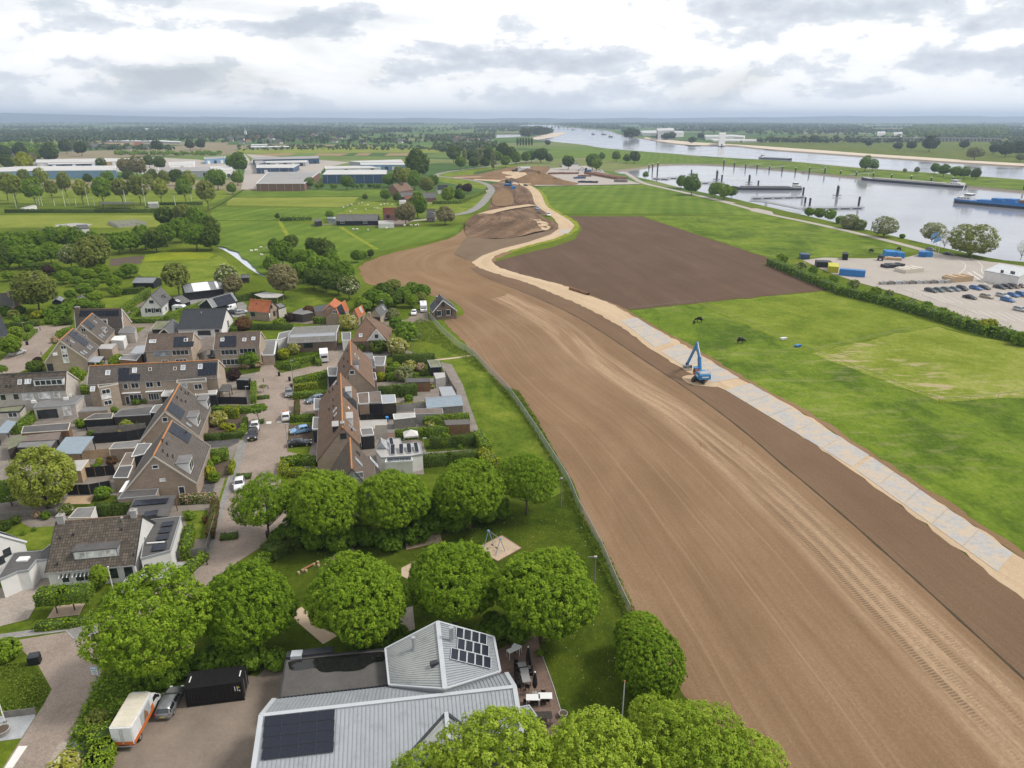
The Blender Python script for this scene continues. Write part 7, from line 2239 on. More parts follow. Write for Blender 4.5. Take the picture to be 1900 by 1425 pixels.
sb(A5,1440,858,130,'round','llime','wide lime bush beside the dark hedge')
sb(A2,1365,1120,125,'loose','lpink','pink flowering bush under the white-framed windows')
sb(A2,1500,1110,115,'loose','lpink','pink flowering bush at the corner of the sand brick house')
sb(A2,1415,1060,260,'big','lmid','broad green shrub between the house windows')
sb(A2,1225,1240,180,'big','lpurple','dark purple bush beside the summerhouse')
sb(A6,540,110,170,'big','llime','yellow-green bush with red tips beside the flat garage')
sb(A6,670,50,170,'big','lcream','cream flowering bush behind the curved hedge')
sb(A6,580,235,130,'big','lmid','green bush at the bungalow garden corner')
sb(A1,445,530,140,'big','llime','bright yellow clipped bush by the upper lane',.8)
sb(A1,1380,1080,190,'big','lhedge','round bright shrub behind the long terrace')
sb(A1,405,1145,190,'big','ldark','dark rounded shrub group at the lane house gable')
sb(A1,640,830,100,'loose','lpink','pale flowering shrub by the lane house corner')
sb(A3,380,415,130,'big','lred','dark russet bush beside the low carport',1.2)
sb(A3,760,520,190,'big','lcream','pale flowering shrub behind the stepped row')
sb(A3,1065,760,170,'big','ldark','dense dark shrub in front of the hipped house')
sb(A3,900,760,120,'big','ldark','dark shrub under the warm-brown roof')
sb(A3,1250,755,220,'big','lcream','cream-yellow shrubs at the top garden')
sb(A3,1210,440,120,'big','lgrey','pale reedy bush beside the grey garage',1.2)
sb(A2,1340,640,210,'big','lred','purple-brown bush group on the lawn by the black-tiled house')
sb(A2,1765,640,170,'big','lhedge','bright shrub in front of the low carport')
sb(A2,1890,565,140,'big','lpurple','dark bush behind the orange-roofed house')
sb(A2,520,700,110,'big','lhedge','bright bush between the sheds and sand brick house')
sb(A7,400,590,130,'big','llime','bright bush under the small white-edged annex')
sb(A7,660,560,220,'big','lgrey','silvery shrub in the second garden')
sb(A7,700,830,110,'big','lmid','green bush beside thin cypresses')
sb(A7,1100,1290,150,'big','lhedge','tall bright shrub beside the party tent',1.4)
for k,(x,y,w,lf,lb)in enumerate([(1160,1290,160,'lhedge','ball shrub nearest the tan gable dormer'),(1265,1225,120,'lhedge','ball shrub beside the square topiary'),(1190,1375,165,'llime','bright ball shrub in the dormer garden'),(1245,1425,150,'lhedge','lowest ball shrub in the dormer garden'),(1330,1215,90,'ldark','small dark ball shrub by the driveway')]):
 sb(A5,x,y,w,'round',lf,lb)
shrubs(B1,[(905,450,150,'big','lmid'),(580,600,130,'big','lwhite'),(400,650,90,'big','lmid'),(330,640,80,'loose','lpink'),(50,740,110,'big','ldark'),(140,690,100,'big','ldark'),(205,805,45,'round','lmid'),(300,770,40,'round','lmid'),(975,575,80,'big','lhedge'),(1670,650,100,'loose','lmid'),(1820,680,80,'loose','lred'),(1380,1080,60,'loose','lmid'),(1440,1080,60,'loose','lmid'),(990,1310,80,'round','lhedge'),(950,1390,110,'round','lmid'),(1690,1030,60,'loose','ldark')],'garden shrub around the white tiled house','shrubs around the white tiled house')
shrubs(A4,[(945,800,140,'big','lhedge'),(745,860,70,'loose','lbrown'),(1340,640,90,'round','lmid'),(1600,540,100,'loose','lmid'),(1700,530,90,'big','lmid'),(1170,1240,90,'loose','llime'),(1310,1230,130,'loose','lred'),(1290,820,60,'round','lhedge'),(1480,820,150,'loose','lwillow'),(1600,800,100,'loose','lmid'),(1680,780,100,'loose','ldark'),(1080,900,110,'loose','lmid'),(1390,900,90,'loose','lbrown'),(1740,860,70,'loose','ldark'),(1130,1310,100,'loose','lmid'),(1040,1310,90,'loose','ldark'),(420,740,60,'round','llime'),(60,690,110,'big','lhedge')],'small plant in the back gardens between the terraces','plants in the terrace back gardens')
shrubs(A7,[(700,470,160,'loose','lcream'),(820,480,120,'loose','lpink'),(860,545,80,'round','ldark'),(560,480,130,'big','lhedge'),(520,590,120,'big','lhedge'),(930,1110,110,'loose','lcream'),(890,1080,90,'loose','lmid'),(1190,1060,90,'big','lhedge'),(1000,1210,100,'big','lmid'),(960,690,70,'loose','lcream'),(1370,1310,70,'loose','lwhite'),(1270,1360,60,'loose','lmid'),(620,790,50,'loose','ldark')],'small shrub in the gardens behind the stepped row','shrubs behind the stepped row')
for p in((622,790),(672,780),(738,770)):
 shrub('round',*A7(*p),4.5,'ldark','thin cypress column in the ivy hedge garden','thin cypress columns',stretch=3.2,name='cypress')
shrubs(A1,[(60,490,150,'big','lmid'),(150,530,140,'big','lolive'),(240,480,130,'big','ldark'),(200,590,120,'big','lmid'),(290,570,110,'big','ldark'),(560,520,130,'big','lmid'),(640,480,160,'big','lmid'),(760,470,180,'big','lmid'),(860,400,160,'big','lmid'),(980,400,160,'big','lmid'),(600,590,140,'big','lmid'),(700,560,150,'big','lmid'),(780,600,150,'big','ldark'),(680,620,120,'big','lmid'),(1100,430,140,'loose','lmid'),(1190,425,90,'loose','lmid'),(180,740,170,'big','lhedge'),(330,690,110,'big','lmid'),(1580,480,100,'loose','lmid'),(1060,1115,80,'loose','lred'),(1180,1110,80,'loose','lmid'),(440,1075,110,'big','lpurple')],'bush in the overgrown gardens by the upper lane','bushes by the upper lane')
tree('umbrella',*A5(1755,625),220/6.33,'lmid','small umbrella-crowned street tree above the white car',name='street_tree')
tree('umbrella',*A5(1822,360),85/6.33,'lgrey','young thin street tree with drooping leaves',name='street_tree')
tree('willow',*B1(360,330),580/4.75,'lwillow','large drooping willow beside the timber deck',name='willow_tree')
tree('broad',*B1(70,430),260/4.75,'lmid','darker dense tree beside the willow',name='garden_tree')
tree('mid',*A1(130,880),250/6.33,'lhedge','bright round tree by the car on the lane',name='garden_tree')
tree('small',*A1(905,1240),190/6.33,'lhedge','small bright tree between the two terraces',name='garden_tree')
tree('small',*A1(20,1170),110/6.33,'lhedge','small bright tree at the edge of the lane',name='garden_tree')
tree('wood',*A1(400,240),480/6.33,'lolive','large olive-brown tree over the orchard garden',name='garden_tree')
tree('mid',*A1(590,270),130/6.33,'lpurple','dark purple-leaved tree beside the olive-brown tree',name='garden_tree')
tree('mid',*B1(870,1190),170/4.75,'lhedge','leafy front-garden tree beside the flagpole of the white house',name='garden_tree',stretch=1.3)
tree('avenue',*A2(545,75),330/6.33,'lolive','open-crowned tree in the paddock by the stable',name='garden_tree')
tree('mid',*A2(1215,175),240/6.33,'lbrown','brown-leaved round tree beside the long barn',name='garden_tree')
tree('mid',*A2(1130,80),300/6.33,'lwhite','white-flowering chestnut behind the long barn',name='garden_tree')
tree('mid',*A3(1330,620),230/5.28,'lmid','rounded garden tree between the hipped house and the weeds',name='garden_tree')
tree('mid',*A3(1240,530),140/5.28,'lmid','garden tree beside the gravel drive',name='garden_tree')
tree('conifer',*A3(1555,195),42/5.28,'ldark','narrow dark conifer beside the earth-side cottage',name='conifer')
tree('small',*A3(1465,650),70/5.28,'lgrey','thin young tree by the upper corner of the green',name='garden_tree')
for i,(x,y,w,lf)in enumerate([(1010,270,200,'lmid'),(1110,210,200,'ldark'),(1210,170,190,'lolive'),(1300,240,170,'lmid'),(1400,200,190,'lmid'),(1490,210,170,'lmid'),(1380,300,150,'lhedge'),(1120,300,180,'lmid'),(1230,290,150,'ldark'),(1480,270,120,'lolive'),(880,330,150,'lhedge'),(950,350,130,'lmid')]):
 tree('mid',*A3(x,y),w/5.28,lf,LEAFWORD[lf]+' tree in the belt behind the grey garage and campervan drive','tree belt behind the garage',name='belt_tree',stretch=.85)
sb(A3,1325,290,70,'big','lwhite','white flowering shrub behind the campervan')
def lamp(foot,h,lab,arm=.5,az=0.):
 p=G(*foot)
 own=thing('street_lamp',lab,'street lamp',tuple(p))
 part('pole',MB().tb(p,p+UZ(h),.07,.045,n=7),'galv',own)
 part('lamp_head',MB().box(p+Vec((cos(az)*arm*.5,sin(az)*arm*.5,h+.03)),(arm+.25,.24,.12),az),'galv',own)
for(p,h_,lb)in[(A6(655,410),5,'street lamp at the hedge corner by the wheelie bin'),(A6(600,1235),5.5,'street lamp beside the black saloon'),(A6(128,712),4.5,'street lamp by the black garden fence'),(A1(300,800),4.5,'street lamp at the lane corner bed'),(A2(376,612),4.5,'street lamp by the farmhouse hedge'),(A2(1432,612),4.5,'street lamp before the orange-roofed house'),(A3(582,505),4,'street lamp below the orange cottages'),(A3(1522,515),4,'street lamp beside the campervan drive'),(A8(1078,590),3.5,'garden lamp beside the tilted solar panels'),(A7(745,335),4,'lamp post at the upper corner of the green')]:
 lamp(p,h_,lb)
for(p,m,lb)in[(A6(495,365),'fblack','dark wheelie bin below the carport'),(A6(618,425),'fblack','wheelie bin at the foot of the street lamp'),(A6(640,505),'dtrim','wheelie bin behind the parked grey car'),(A1(322,888),'fblack','dark bin on the upper lane'),(A7(467,1080),'bbright','blue garden bin beside the black slatted fence'),(A8(998,690),'bbright','blue crate bin beside the veranda'),(B1(1290,1200),'fblack','black bin by the white house door'),(B1(1255,1205),'fblack','black bin against the white house wall'),(B5(430,575),'fblack','dark bin under the airy street tree'),(A5(1005,1180),'fblack','bin in the passage between the tan gables')]:
 wheelie(p,lb,m)
def bollard(px,lab,grp):
 p=G(*px)
 solo('bollard',MB().lt(p, PP(.09,0,.09,.8,.11,.82,.07,.95),8),'dtrim',lab,'bollard',grp)
for p in(A6(310,435),A6(365,515),A1(475,715),A1(375,790),A1(488,1005),B1(1828,1085)):bollard(p,'dark street bollard beside the brick paving','street bollards')
for(kd,c,f,at,to,lb)in[('hatch','white',A6,(213,985),(205,1050),'white hatchback parked behind the black car'),('suv','black',A6,(188,1090),(178,1150),'black car parked nose to the pavement before the white hatchback'),('hatch','grey',A6,(612,590),(612,640),'grey car parked beside the long front hedge'),('hatch','lightblue',A6,(745,1030),(690,1040),'light blue car on the drive beside the low hedge'),('sedan','black',A6,(735,1180),(820,1172),'black saloon on the pale drive'),('wagon','bluegrey',A6,(920,665),(830,690),'grey-blue estate nosing out of a garage drive'),('hatch','white',B5,(237,232),(232,275),'white car parked beside the pavement near the airy tree'),('hatch','white',B5,(450,405),(445,450),'white car seen through the airy street tree'),('hatch','silver',A1,(210,1000),(260,985),'silver car on the upper lane'),('hatch','white',A3,(1415,440),(1410,460),'pale small car beside the campervan'),('sedan','black',A3,(1075,502),(1150,495),'black car beside the grey garage'),('hatch','gold',A3,(285,470),(300,480),'pale car under the low carport'),('van','white',A2,(1185,485),(1150,500),'white van behind the black-tiled house'),('sedan','dark',A2,(1230,520),(1290,515),'dark car in the yard beside the white van'),('hatch','silver',A2,(1320,520),(1350,515),'silver car at the end of the yard'),('hatch','dark',A2,(1000,1020),(1010,1060),'dark car under the brown-felted carport'),]:
 car(kd,c,f(*at),f(*to),lb,'cars parked in the neighbourhood')
def camper(at,to,lab,L=6.,cover=None):
 a,b=G(*at),G(*to)
 d=b-a
 own=thing('campervan',lab,'campervan',(a.x,a.y,.02),azi(d))
 def loc(mb,nm,m,par=None):return put(nm,mb.mesh(nm),MT[m],par or own)
 x0,x1=-L*.5,L*.5
 prof=[(x0,.45),(x1,.45),(x1,1.),(x1-.5,1.25),(x1-1.,1.9),(x1-.8,2.3),(x1-1.3,2.75),(x0+.1,2.75),(x0,2.6)]
 mb=MB()
 for s in(1,-1):
  pts=[(x,s*1.08,z)for x,z in prof]
  mb.face(pts if s<0 else pts[::-1])
 for i in range(len(prof)):
  (xa,za),(xb,zb)=prof[i],prof[(i+1)%len(prof)]
  mb.face([(xa,1.08,za),(xb,1.08,zb),(xb,-1.08,zb),(xa,-1.08,za)])
 bd=loc(mb,'body','paint_white')
 loc(MB().face([(x1-.52,-.95,1.3),(x1-.52,.95,1.3),(x1-.97,.95,1.85),(x1-.97,-.95,1.85)]),'windscreen','cglass',bd)
 loc(MB().box((x0-.01,0,1.75),(.03,1.5,.6)),'rear_window','cglass',bd)
 loc(MB().box((.2,0,2.8),(.7,.6,.12)),'roof_hatch','blind',bd)
 loc(MB().box((-1.6,0,2.8),(.5,.5,.1)),'roof_hatch','blind',bd)
 for s in(-1,1):
  loc(MB().box((-.6,s*1.085,1.8),(1.2,.02,.55)),'side_window','cglass',bd)
  loc(MB().box((x1-1.15,s*1.085,1.6),(.6,.02,.45)),'side_window','cglass',bd)
  for x in(x0+1.3,x1-.95):
   w_=put('wheel',MB().tb((0,-.12,0),(0,.12,0),.35,n=12).mesh('wheel'),'rubber',own,loc=(x,s*.95,.35))
   put('rim',MB().tb((0,-.13,0),(0,.13,0),.2,n=8).mesh('rim'),'galv',w_)
  loc(MB().box((x1-.05,s*.8,.85),(.15,.25,.18)),'headlight','lamp_white',bd)
camper(A6(1025,175),A6(1018,120),'white campervan with dark rear window on the bungalow drive')
camper(A3(1510,405),A3(1520,470),'white motorhome parked beside the earth-side cottage')
camper(A2(612,515),A2(640,515),'white caravan half behind the black-tiled house',4.6)
def pickup():
 a,b=G(*A6(578,870)),G(*A6(578,800))
 d=b-a
 own=car('suv','white',A6(578,870),A6(579,810),'white off-road car with orange roof bar by the front hedge','cars parked in the neighbourhood')
 put('roof_bar',MB().box((.1,0,1.85),(.25,1.2,.1)).mesh('roof_bar'),'opaint',own)
pickup()
K={C1:3.9583,C2:3.9583,C3:3.9583,C4:3.1667}
def trees(f,k,items,lab,grp,name='tree',stretch=1.):
 for it in items:
  x,y,w,lf=it[:4]
  tree(it[4]if len(it)>4 else k,*f(x,y),w/K[f],lf,LEAFWORD[lf]+' '+lab,grp,stretch,name)
trees(C1,'wood',[(1205,800,140,'ldark'),(1350,785,160,'lolive'),(1450,820,160,'lmid'),(1540,880,150,'ldark'),(1320,890,170,'lmid'),(1215,930,150,'lmid'),(1430,940,180,'lmid'),(1545,960,150,'ldark'),(1050,950,160,'lmid'),(950,975,150,'lmid'),(860,990,150,'lmid'),(1140,970,160,'ldark')],'tree in the dense copse at the ditch end','copse at the ditch end','copse_tree')
trees(C1,'wood',[(60,1010,170,'lmid'),(150,1000,160,'lmid'),(260,975,160,'lmid'),(370,960,160,'lmid'),(470,945,160,'lhedge'),(560,960,150,'lmid'),(40,1095,160,'ldark'),(130,1090,160,'lmid'),(250,1080,150,'lmid'),(360,1060,150,'lmid'),(690,970,120,'lmid'),(770,985,110,'ldark')],'tree of the belt behind the orchard','tree belt behind the orchard','belt_tree')
tree('wood',*C1(680,1070),270/3.96,'lolive','big olive-green tree between the white-blossom tree and the soil patch')
tree('wood',*C1(515,1090),160/3.96,'lwhite','white-blossomed chestnut beside the big olive tree')
trees(C1,'mid',[(60,1230,95,'lhedge'),(460,1240,120,'lhedge'),(545,1205,110,'lmid'),(650,1225,120,'lhedge'),(740,1190,110,'lhedge'),(835,1275,120,'lhedge'),(950,1190,130,'lmid'),(620,1330,120,'lmid'),(515,1370,90,'lmid'),(700,1385,100,'lhedge'),(840,1340,100,'lhedge'),(290,1180,100,'ldark'),(350,1190,90,'lpurple'),(180,1225,70,'lmid'),(400,1180,90,'lmid'),(770,1240,90,'lmid'),(880,1220,90,'lmid'),(560,1270,90,'lmid'),(680,1290,90,'lmid'),(220,1150,90,'lmid'),(30,1160,80,'lmid')],'low fruit tree in the orchard grass','orchard trees','fruit_tree',.8)
AVN=[(30,560,130),(95,570,140),(240,595,140),(370,590,100),(470,545,120),(590,600,115),(735,595,140),(880,590,130),(1010,585,140),(1170,595,120),(1350,585,120),(1510,612,150),(180,520,110),(300,510,110),(790,525,100),(1080,530,90),(1200,515,90),(1390,530,110)]
trees(C1,'avenue',[(x,y,w,('lolive','lwillow','lmid','lolive')[i%4])for i,(x,y,w)in enumerate(AVN)],'tall open-crowned avenue tree behind the sports ground','avenue behind the sports ground','avenue_tree',1.15)
trees(C1,'wood',[(1590,520,140,'lmid'),(1700,590,75,'lmid'),(1000,430,130,'lbrown'),(920,430,120,'lbrown'),(740,405,70,'ldark'),(1170,405,90,'ldark'),(1090,390,80,'ldark'),(170,400,130,'llime'),(230,370,80,'lbrown'),(60,400,110,'ldark'),(30,330,110,'lfar'),(360,330,130,'lfar'),(150,320,110,'lfar'),(270,345,90,'lmid'),(1390,270,70,'lfar'),(1470,265,70,'lfar'),(1150,275,80,'lfar'),(480,285,90,'lfar'),(590,295,100,'lfar'),(1750,400,140,'lmid'),(1780,430,60,'lpurple'),(1690,400,80,'lmid'),(1120,500,90,'ldark'),(1290,505,110,'ldark'),(640,520,70,'ldark'),(940,500,80,'ldark'),(1740,515,90,'lmid')],'tree standing among the industrial sheds','trees among the industrial sheds','works_tree')
trees(C2,'wood',[(270,1010,90,'ldark'),(330,1060,180,'lmid'),(395,990,110,'ldark'),(560,1015,130,'ldark'),(640,1035,150,'ldark'),(690,1090,110,'lmid'),(520,1110,150,'lmid'),(440,1110,130,'lmid'),(600,1170,180,'lmid'),(700,1180,190,'lmid'),(790,1220,170,'lmid'),(560,1250,150,'ldark'),(650,1270,150,'ldark'),(480,1200,150,'lmid'),(250,1150,120,'lmid'),(740,1290,150,'ldark')],'tall tree of the wood behind the orange cottages','wood behind the orange cottages','wood_tree')
tree('wood',*C2(330,1260),240/3.96,'lbrown','wide brown-twigged tree at the end of the ditch')
tree('wood',*C2(820,1320),160/3.96,'lwhite','white-candled chestnut behind the orange cottages')
trees(C2,'mid',[(880,1085,90,'lmid'),(980,1068,60,'ldark'),(930,1080,60,'lmid')],'bush on the meadow edge above the wood','meadow bushes')
tree('wood',*C2(1235,775),150/3.96,'lbrown','round brown tree by the orange-roofed barn')
tree('wood',*C2(1325,715),145/3.96,'lmid','tall green tree behind the brown farm tree',stretch=1.15)
tree('wood',*C2(1525,790),150/3.96,'lbrown','round russet tree beside the grey farmhouse',stretch=.8)
trees(C2,'wood',[(805,545,100,'lmid'),(530,550,75,'lmid'),(1110,530,90,'lmid'),(1200,505,130,'lwillow'),(1300,530,120,'lmid'),(1390,565,120,'lolive'),(1440,540,90,'lmid'),(1090,640,80,'lmid'),(1175,655,60,'ldark'),(940,655,40,'ldark'),(1550,635,110,'lhedge'),(1630,640,90,'lmid'),(1690,590,70,'lpurple'),(1635,590,55,'lpurple'),(1250,500,100,'lwillow'),(1640,400,90,'lmid'),(1590,340,110,'ldark'),(700,575,40,'lmid'),(720,575,30,'lmid'),(850,575,30,'lmid'),(880,575,30,'lmid'),(915,572,35,'lmid'),(975,572,35,'lmid'),(1010,575,35,'lmid'),(1040,575,35,'lmid'),(590,575,40,'lmid'),(620,570,40,'lmid'),(680,785,60,'lmid'),(295,795,40,'ldark')],'tree around the farms before the industrial sheds','farm trees before the sheds','farm_tree')
tree('wood',*C2(1318,415),190/3.96,'ldark','massive dark round tree beside the blue hall')
for i,(x,y,w)in enumerate([(1720,355,90),(1790,360,90),(1850,350,100),(1880,380,90),(1740,400,80),(1670,360,80),(1820,400,70)]):
 tree('poplar' if i%2 else 'wood',*C2(x,y),w/3.96*(.4 if i%2 else 1),'lgrey' if i%2 else 'ldark','tree of the tall stand by the works site','tall stand by the works site',name='stand_tree')
trees(C3,'wood',[(110,330,90,'lmid'),(210,310,110,'ldark'),(260,340,100,'ldark'),(160,360,90,'lmid'),(60,350,90,'lgrey'),(20,350,90,'lgrey'),(380,360,80,'lmid'),(420,355,80,'lmid'),(490,345,100,'ldark'),(550,370,60,'ldark'),(310,370,80,'lmid'),(230,390,80,'lmid'),(690,400,90,'ldark'),(870,390,110,'lmid'),(940,355,50,'lmid'),(1045,355,65,'lmid'),(1180,360,85,'ldark'),(1120,370,60,'lmid'),(900,415,80,'lhedge')],'tree of the groups beyond the works site','tree groups beyond the works site','site_tree')
trees(C3,'wood',[(1600,560,135,'lmid'),(1520,545,85,'lmid'),(1770,600,105,'lmid'),(1840,615,105,'lhedge'),(1895,620,70,'lmid')],'round tree between the quay road and the moored barges','quay road trees','quay_tree')
tree('avenue',*C3(1260,492),45/3.96,'lmid','lone young tree on the harbour bank')
for i in range(6):tree('poplar',*C3(318+21*i,250),15/3.96,'ldark','dark poplar in a short straight row by the far bank','row of dark poplars',name='poplar')
tree('bushy',*C4(1085,700),138/3.17,'lgrey','rounded thin-leaved willow on the harbour bank')
tree('bushy',*C4(1370,728),138/3.17,'lgrey','ragged half-bare willow by the flags')
tree('bare',*C4(1440,770),60/3.17,'lbrown','bare twiggy tree beside the ragged willow',stretch=1.6)
tree('bushy',*C4(1595,780),262/3.17,'lolive','broad olive willow at the harbour car park',stretch=.85)
tree('bare',*C4(1895,830),70/3.17,'lgrey','thin willow beside the white pavilion',stretch=1.4)
for(x,y,w,lf)in[(880,672,110,'lgrey'),(940,690,80,'lwhite'),(765,628,75,'lmid'),(700,620,70,'lmid'),(640,612,60,'lmid'),(820,660,60,'lhedge'),(1185,755,35,'lmid')]:
 shrub('big',*C4(x,y),w/3.17,lf,LEAFWORD[lf]+' waterside bush on the harbour bank below the quay road','harbour bank bushes')
trees(C4,'wood',[(970,325,80,'lmid'),(1015,335,60,'lmid'),(1380,355,60,'lmid'),(1435,365,65,'lmid'),(1500,375,65,'lmid'),(1555,380,60,'lmid'),(1620,388,60,'ldark'),(1200,368,25,'lgrey'),(1272,365,35,'lgrey')],'tree on the narrow spit between harbour and river','trees on the spit','spit_tree')
trees(C4,'wood',[(1615,265,90,'lgrey'),(1550,215,60,'lfar'),(1350,210,100,'lfar'),(670,185,60,'lfar'),(740,195,30,'lfar'),(1730,240,70,'lfar'),(1800,245,90,'lfar'),(1870,240,90,'lfar'),(1240,220,60,'lfar'),(990,210,40,'lfar'),(1160,225,50,'lfar'),(1880,290,50,'lgrey')],'willow on the far floodplain meadow','floodplain willows','floodplain_tree',.8)
trees(C3,'wood',[(430,170,80,'lfar','far'),(480,170,90,'lfar','far'),(380,180,90,'lfar','far'),(530,168,70,'lfar','far'),(560,168,50,'lfar','far'),(1140,185,100,'lfar','far'),(1180,185,80,'lfar','far'),(1400,205,70,'lfar','far'),(1360,210,60,'lfar','far'),(1450,205,70,'lfar','far'),(1600,235,60,'lfar','far'),(1665,205,55,'lfar','far'),(540,255,50,'lfar','far')],'tree on the far river shore','far shore trees','shore_tree',.8)
hedge(C4(425,890,560,945,700,1000,840,1055,1000,1090),4.2,2.6,'lmid','rough tall hedge between the ploughed field and the harbour car park',leafsize=.34,lump=.16,name='field_hedge')
hedge(C4(1000,1090,1150,1125,1300,1165,1450,1210,1600,1255,1740,1290,1860,1320),4.6,2.6,'lmid','rough tall hedge between the mown meadow and the parked cars',leafsize=.34,lump=.16,name='field_hedge')
for(x,y,w,lf)in[(480,890,80,'lhedge'),(590,935,70,'lwhite'),(660,960,60,'lmid'),(900,1040,70,'lwhite'),(1030,1080,70,'lhedge'),(1110,1095,60,'lwhite'),(1240,1150,70,'lwhite'),(1330,1165,70,'lmid'),(1560,1250,60,'lcream'),(1420,1200,70,'lmid'),(1690,1285,110,'llime'),(1880,1360,110,'lmid'),(780,1010,70,'lmid')]:
 shrub('big',*C4(x,y),w/3.17,lf,LEAFWORD[lf]+' bush growing out of the long field hedge','bushes in the field hedge')
def excavator():
 o,tl=G(*D1(945,700)),G(*D1(815,572))
 d=tl-o
 reach=d.length
 own=thing('excavator','blue crawler excavator with raised boom and orange cab on the haul road','excavator',(o.x,o.y,.1),azi(d))
 pm('mblue',(.03,.185,.4),.12,1.5,.4)
 pm('mdark',(.045,.043,.042),.25,2,.7)
 def loc(mb,nm,m,par=None):return put(nm,mb.mesh(nm),MT[m],par or own)
 tr_rz=R(-38)
 c,s=cos(tr_rz),sin(tr_rz)
 for sd in(-1,1):
  mb=MB()
  prof= PP(-2.2,.55,-1.95,.12,-1.5,0.,1.5,0.,1.95,.12,2.2,.55,1.95,.95,1.5,1.05,-1.5,1.05,-1.95,.95)
  y0,y1=sd*1.25-.32,sd*1.25+.32
  def rt(x,y,z):return(x*c-y*s,x*s+y*c,z)
  mb.face([rt(x,y0,z)for x,z in prof]);mb.face([rt(x,y1,z)for x,z in prof][::-1])
  for i in range(len(prof)):
   (xa,za),(xb,zb)=prof[i],prof[(i+1)%len(prof)]
   mb.face([rt(xa,y1,za),rt(xb,y1,zb),rt(xb,y0,zb),rt(xa,y0,za)])
  t_=loc(mb,'crawler_track','mdark')
  for k in range(5):loc(MB().tb(rt(-1.5+.75*k,y0-.02,.42),rt(-1.5+.75*k,y1+.02,.42),.26,n=10),'track_roller','rust',t_)
 loc(MB().box((0,0,.85),(2.2,2.,.7),tr_rz),'undercarriage','mdark')
 loc(MB().lt((0,0,1.15),[(1.,0),(1.,.2)],16),'slew_ring','mdark')
 body=loc(MB().hx([(-2.6,-1.45,1.35),(1.2,-1.45,1.35),(1.2,1.45,1.35),(-2.6,1.45,1.35)],[(-2.7,-1.4,2.55),(1.1,-1.4,2.45),(1.1,1.4,2.45),(-2.7,1.4,2.55)]),'engine_house','mblue')
 loc(MB().box((-1.7,0,2.68),(1.9,2.5,.22)),'engine_deck','galv',body)
 loc(MB().hx([(-3.1,-1.4,1.4),(-2.6,-1.4,1.4),(-2.6,1.4,1.4),(-3.1,1.4,1.4)],[(-3.,-1.35,2.5),(-2.65,-1.4,2.6),(-2.65,1.4,2.6),(-3.,1.35,2.5)]),'counterweight','mblue',body)
 for sy in(-1,1):loc(MB().box((-1.4,sy*1.46,1.95),(1.6,.03,.28)),'maker_lettering','fwhite',body)
 loc(MB().box((-3.1,0,2.),(.04,1.6,.3)),'maker_lettering','fwhite',body)
 loc(MB().tb((-1.2,.8,2.7),(-1.2,.8,3.4),.09,n=8),'exhaust','galv',body)
 for sy in(-1.35,1.35):
  loc(MB().bar((-2.6,sy,3.3),(-.6,sy,3.3),.05).bar((-2.6,sy,2.6),(-2.6,sy,3.3),.05).bar((-.6,sy,2.6),(-.6,sy,3.3),.05),'handrail','galv',body)
 cab=loc(MB().hx([(.2,.45,1.45),(1.75,.45,1.45),(1.75,1.45,1.45),(.2,1.45,1.45)],[(.25,.5,3.15),(1.35,.5,3.15),(1.35,1.4,3.15),(.25,1.4,3.15)]),'cab','opaint')
 loc(MB().face([(1.72,.55,1.75),(1.72,1.35,1.75),(1.4,1.32,3.),(1.4,.58,3.)]),'windscreen','cglass',cab)
 loc(MB().face([(.35,1.468,2.1),(1.55,1.468,2.1),(1.3,1.43,3.),(.4,1.43,3.)]),'side_window','cglass',cab)
 loc(MB().box((.8,.95,3.22),(1.4,1.15,.12)),'cab_roof','mblue',cab)
 bx=reach-1.2
 P=[Vec((.8,-.1,2.)),Vec((2.,-.1,5.3)),Vec((4.7,-.1,7.9))]
 elbow,tip=P[2],Vec((bx,-.1,1.3))
 for a,b,w in((P[0],P[1],.95),(P[1],P[2],.8)):
  loc(MB().bar(a,b+(b-a).normalized()*.15,.5,w,up=(1,0,.3)),'boom','mblue')
 loc(MB().bar(elbow+Vec((-.5,0,.5)),tip,.42,.62,up=(1,0,0)),'dipper_arm','mblue')
 loc(MB().tb(P[0]+Vec((.5,.35,.2)),P[1]+Vec((.35,.35,-.1)),.11,n=8),'boom_cylinder','galv')
 loc(MB().tb(P[0]+Vec((.5,-.35,.2)),P[1]+Vec((.35,-.35,-.1)),.11,n=8),'boom_cylinder','galv')
 loc(MB().tb(P[1]+Vec((-.5,0,.4)),elbow+Vec((-.45,0,.55)),.1,n=8),'dipper_cylinder','galv')
 mb=MB()
 prof= PP(-.5,.9,.35,.95,.2,.35,-.25,.05,-.75,.12)
 for y in(-1.1,1.1):
  pts=[(bx+x,y,z)for x,z in prof]
  mb.face(pts if y<0 else pts[::-1])
 for i in range(len(prof)-1):
  (xa,za),(xb,zb)=prof[i],prof[i+1]
  mb.face([(bx+xa,-1.1,za),(bx+xa,1.1,za),(bx+xb,1.1,zb),(bx+xb,-1.1,zb)])
 loc(mb,'grading_bucket','galv')
 loc(MB().box((bx,0,1.15),(.5,.7,.5)),'quick_hitch','mdark')
 return o,tl
excavator()
for q in(D1(455,385,500,372,640,360,760,470,850,555,775,570,640,490),D1(765,668,850,640,1000,650,1150,742,1080,752,985,742,870,735)):
 sheet('sand_patch',q,'sroad',.105,line=EDGE,sm=1)
p=G(*D1(830,605))
rt_=thing('lifting_frame','pale steel lifting frame lying beside the excavator','lifting frame',(p.x,p.y,.12),.3)  # a frame of rails and crosspieces, not a grab
for y in(-.5,.5):put('rail',MB().box((0,y,.2),(2.2,.14,.2)).mesh('rail'),'pwood',rt_)
for x in(-.9,0,.9):put('crosspiece',MB().box((x,0,.34),(.14,1.1,.1)).mesh('crosspiece'),'galv',rt_)
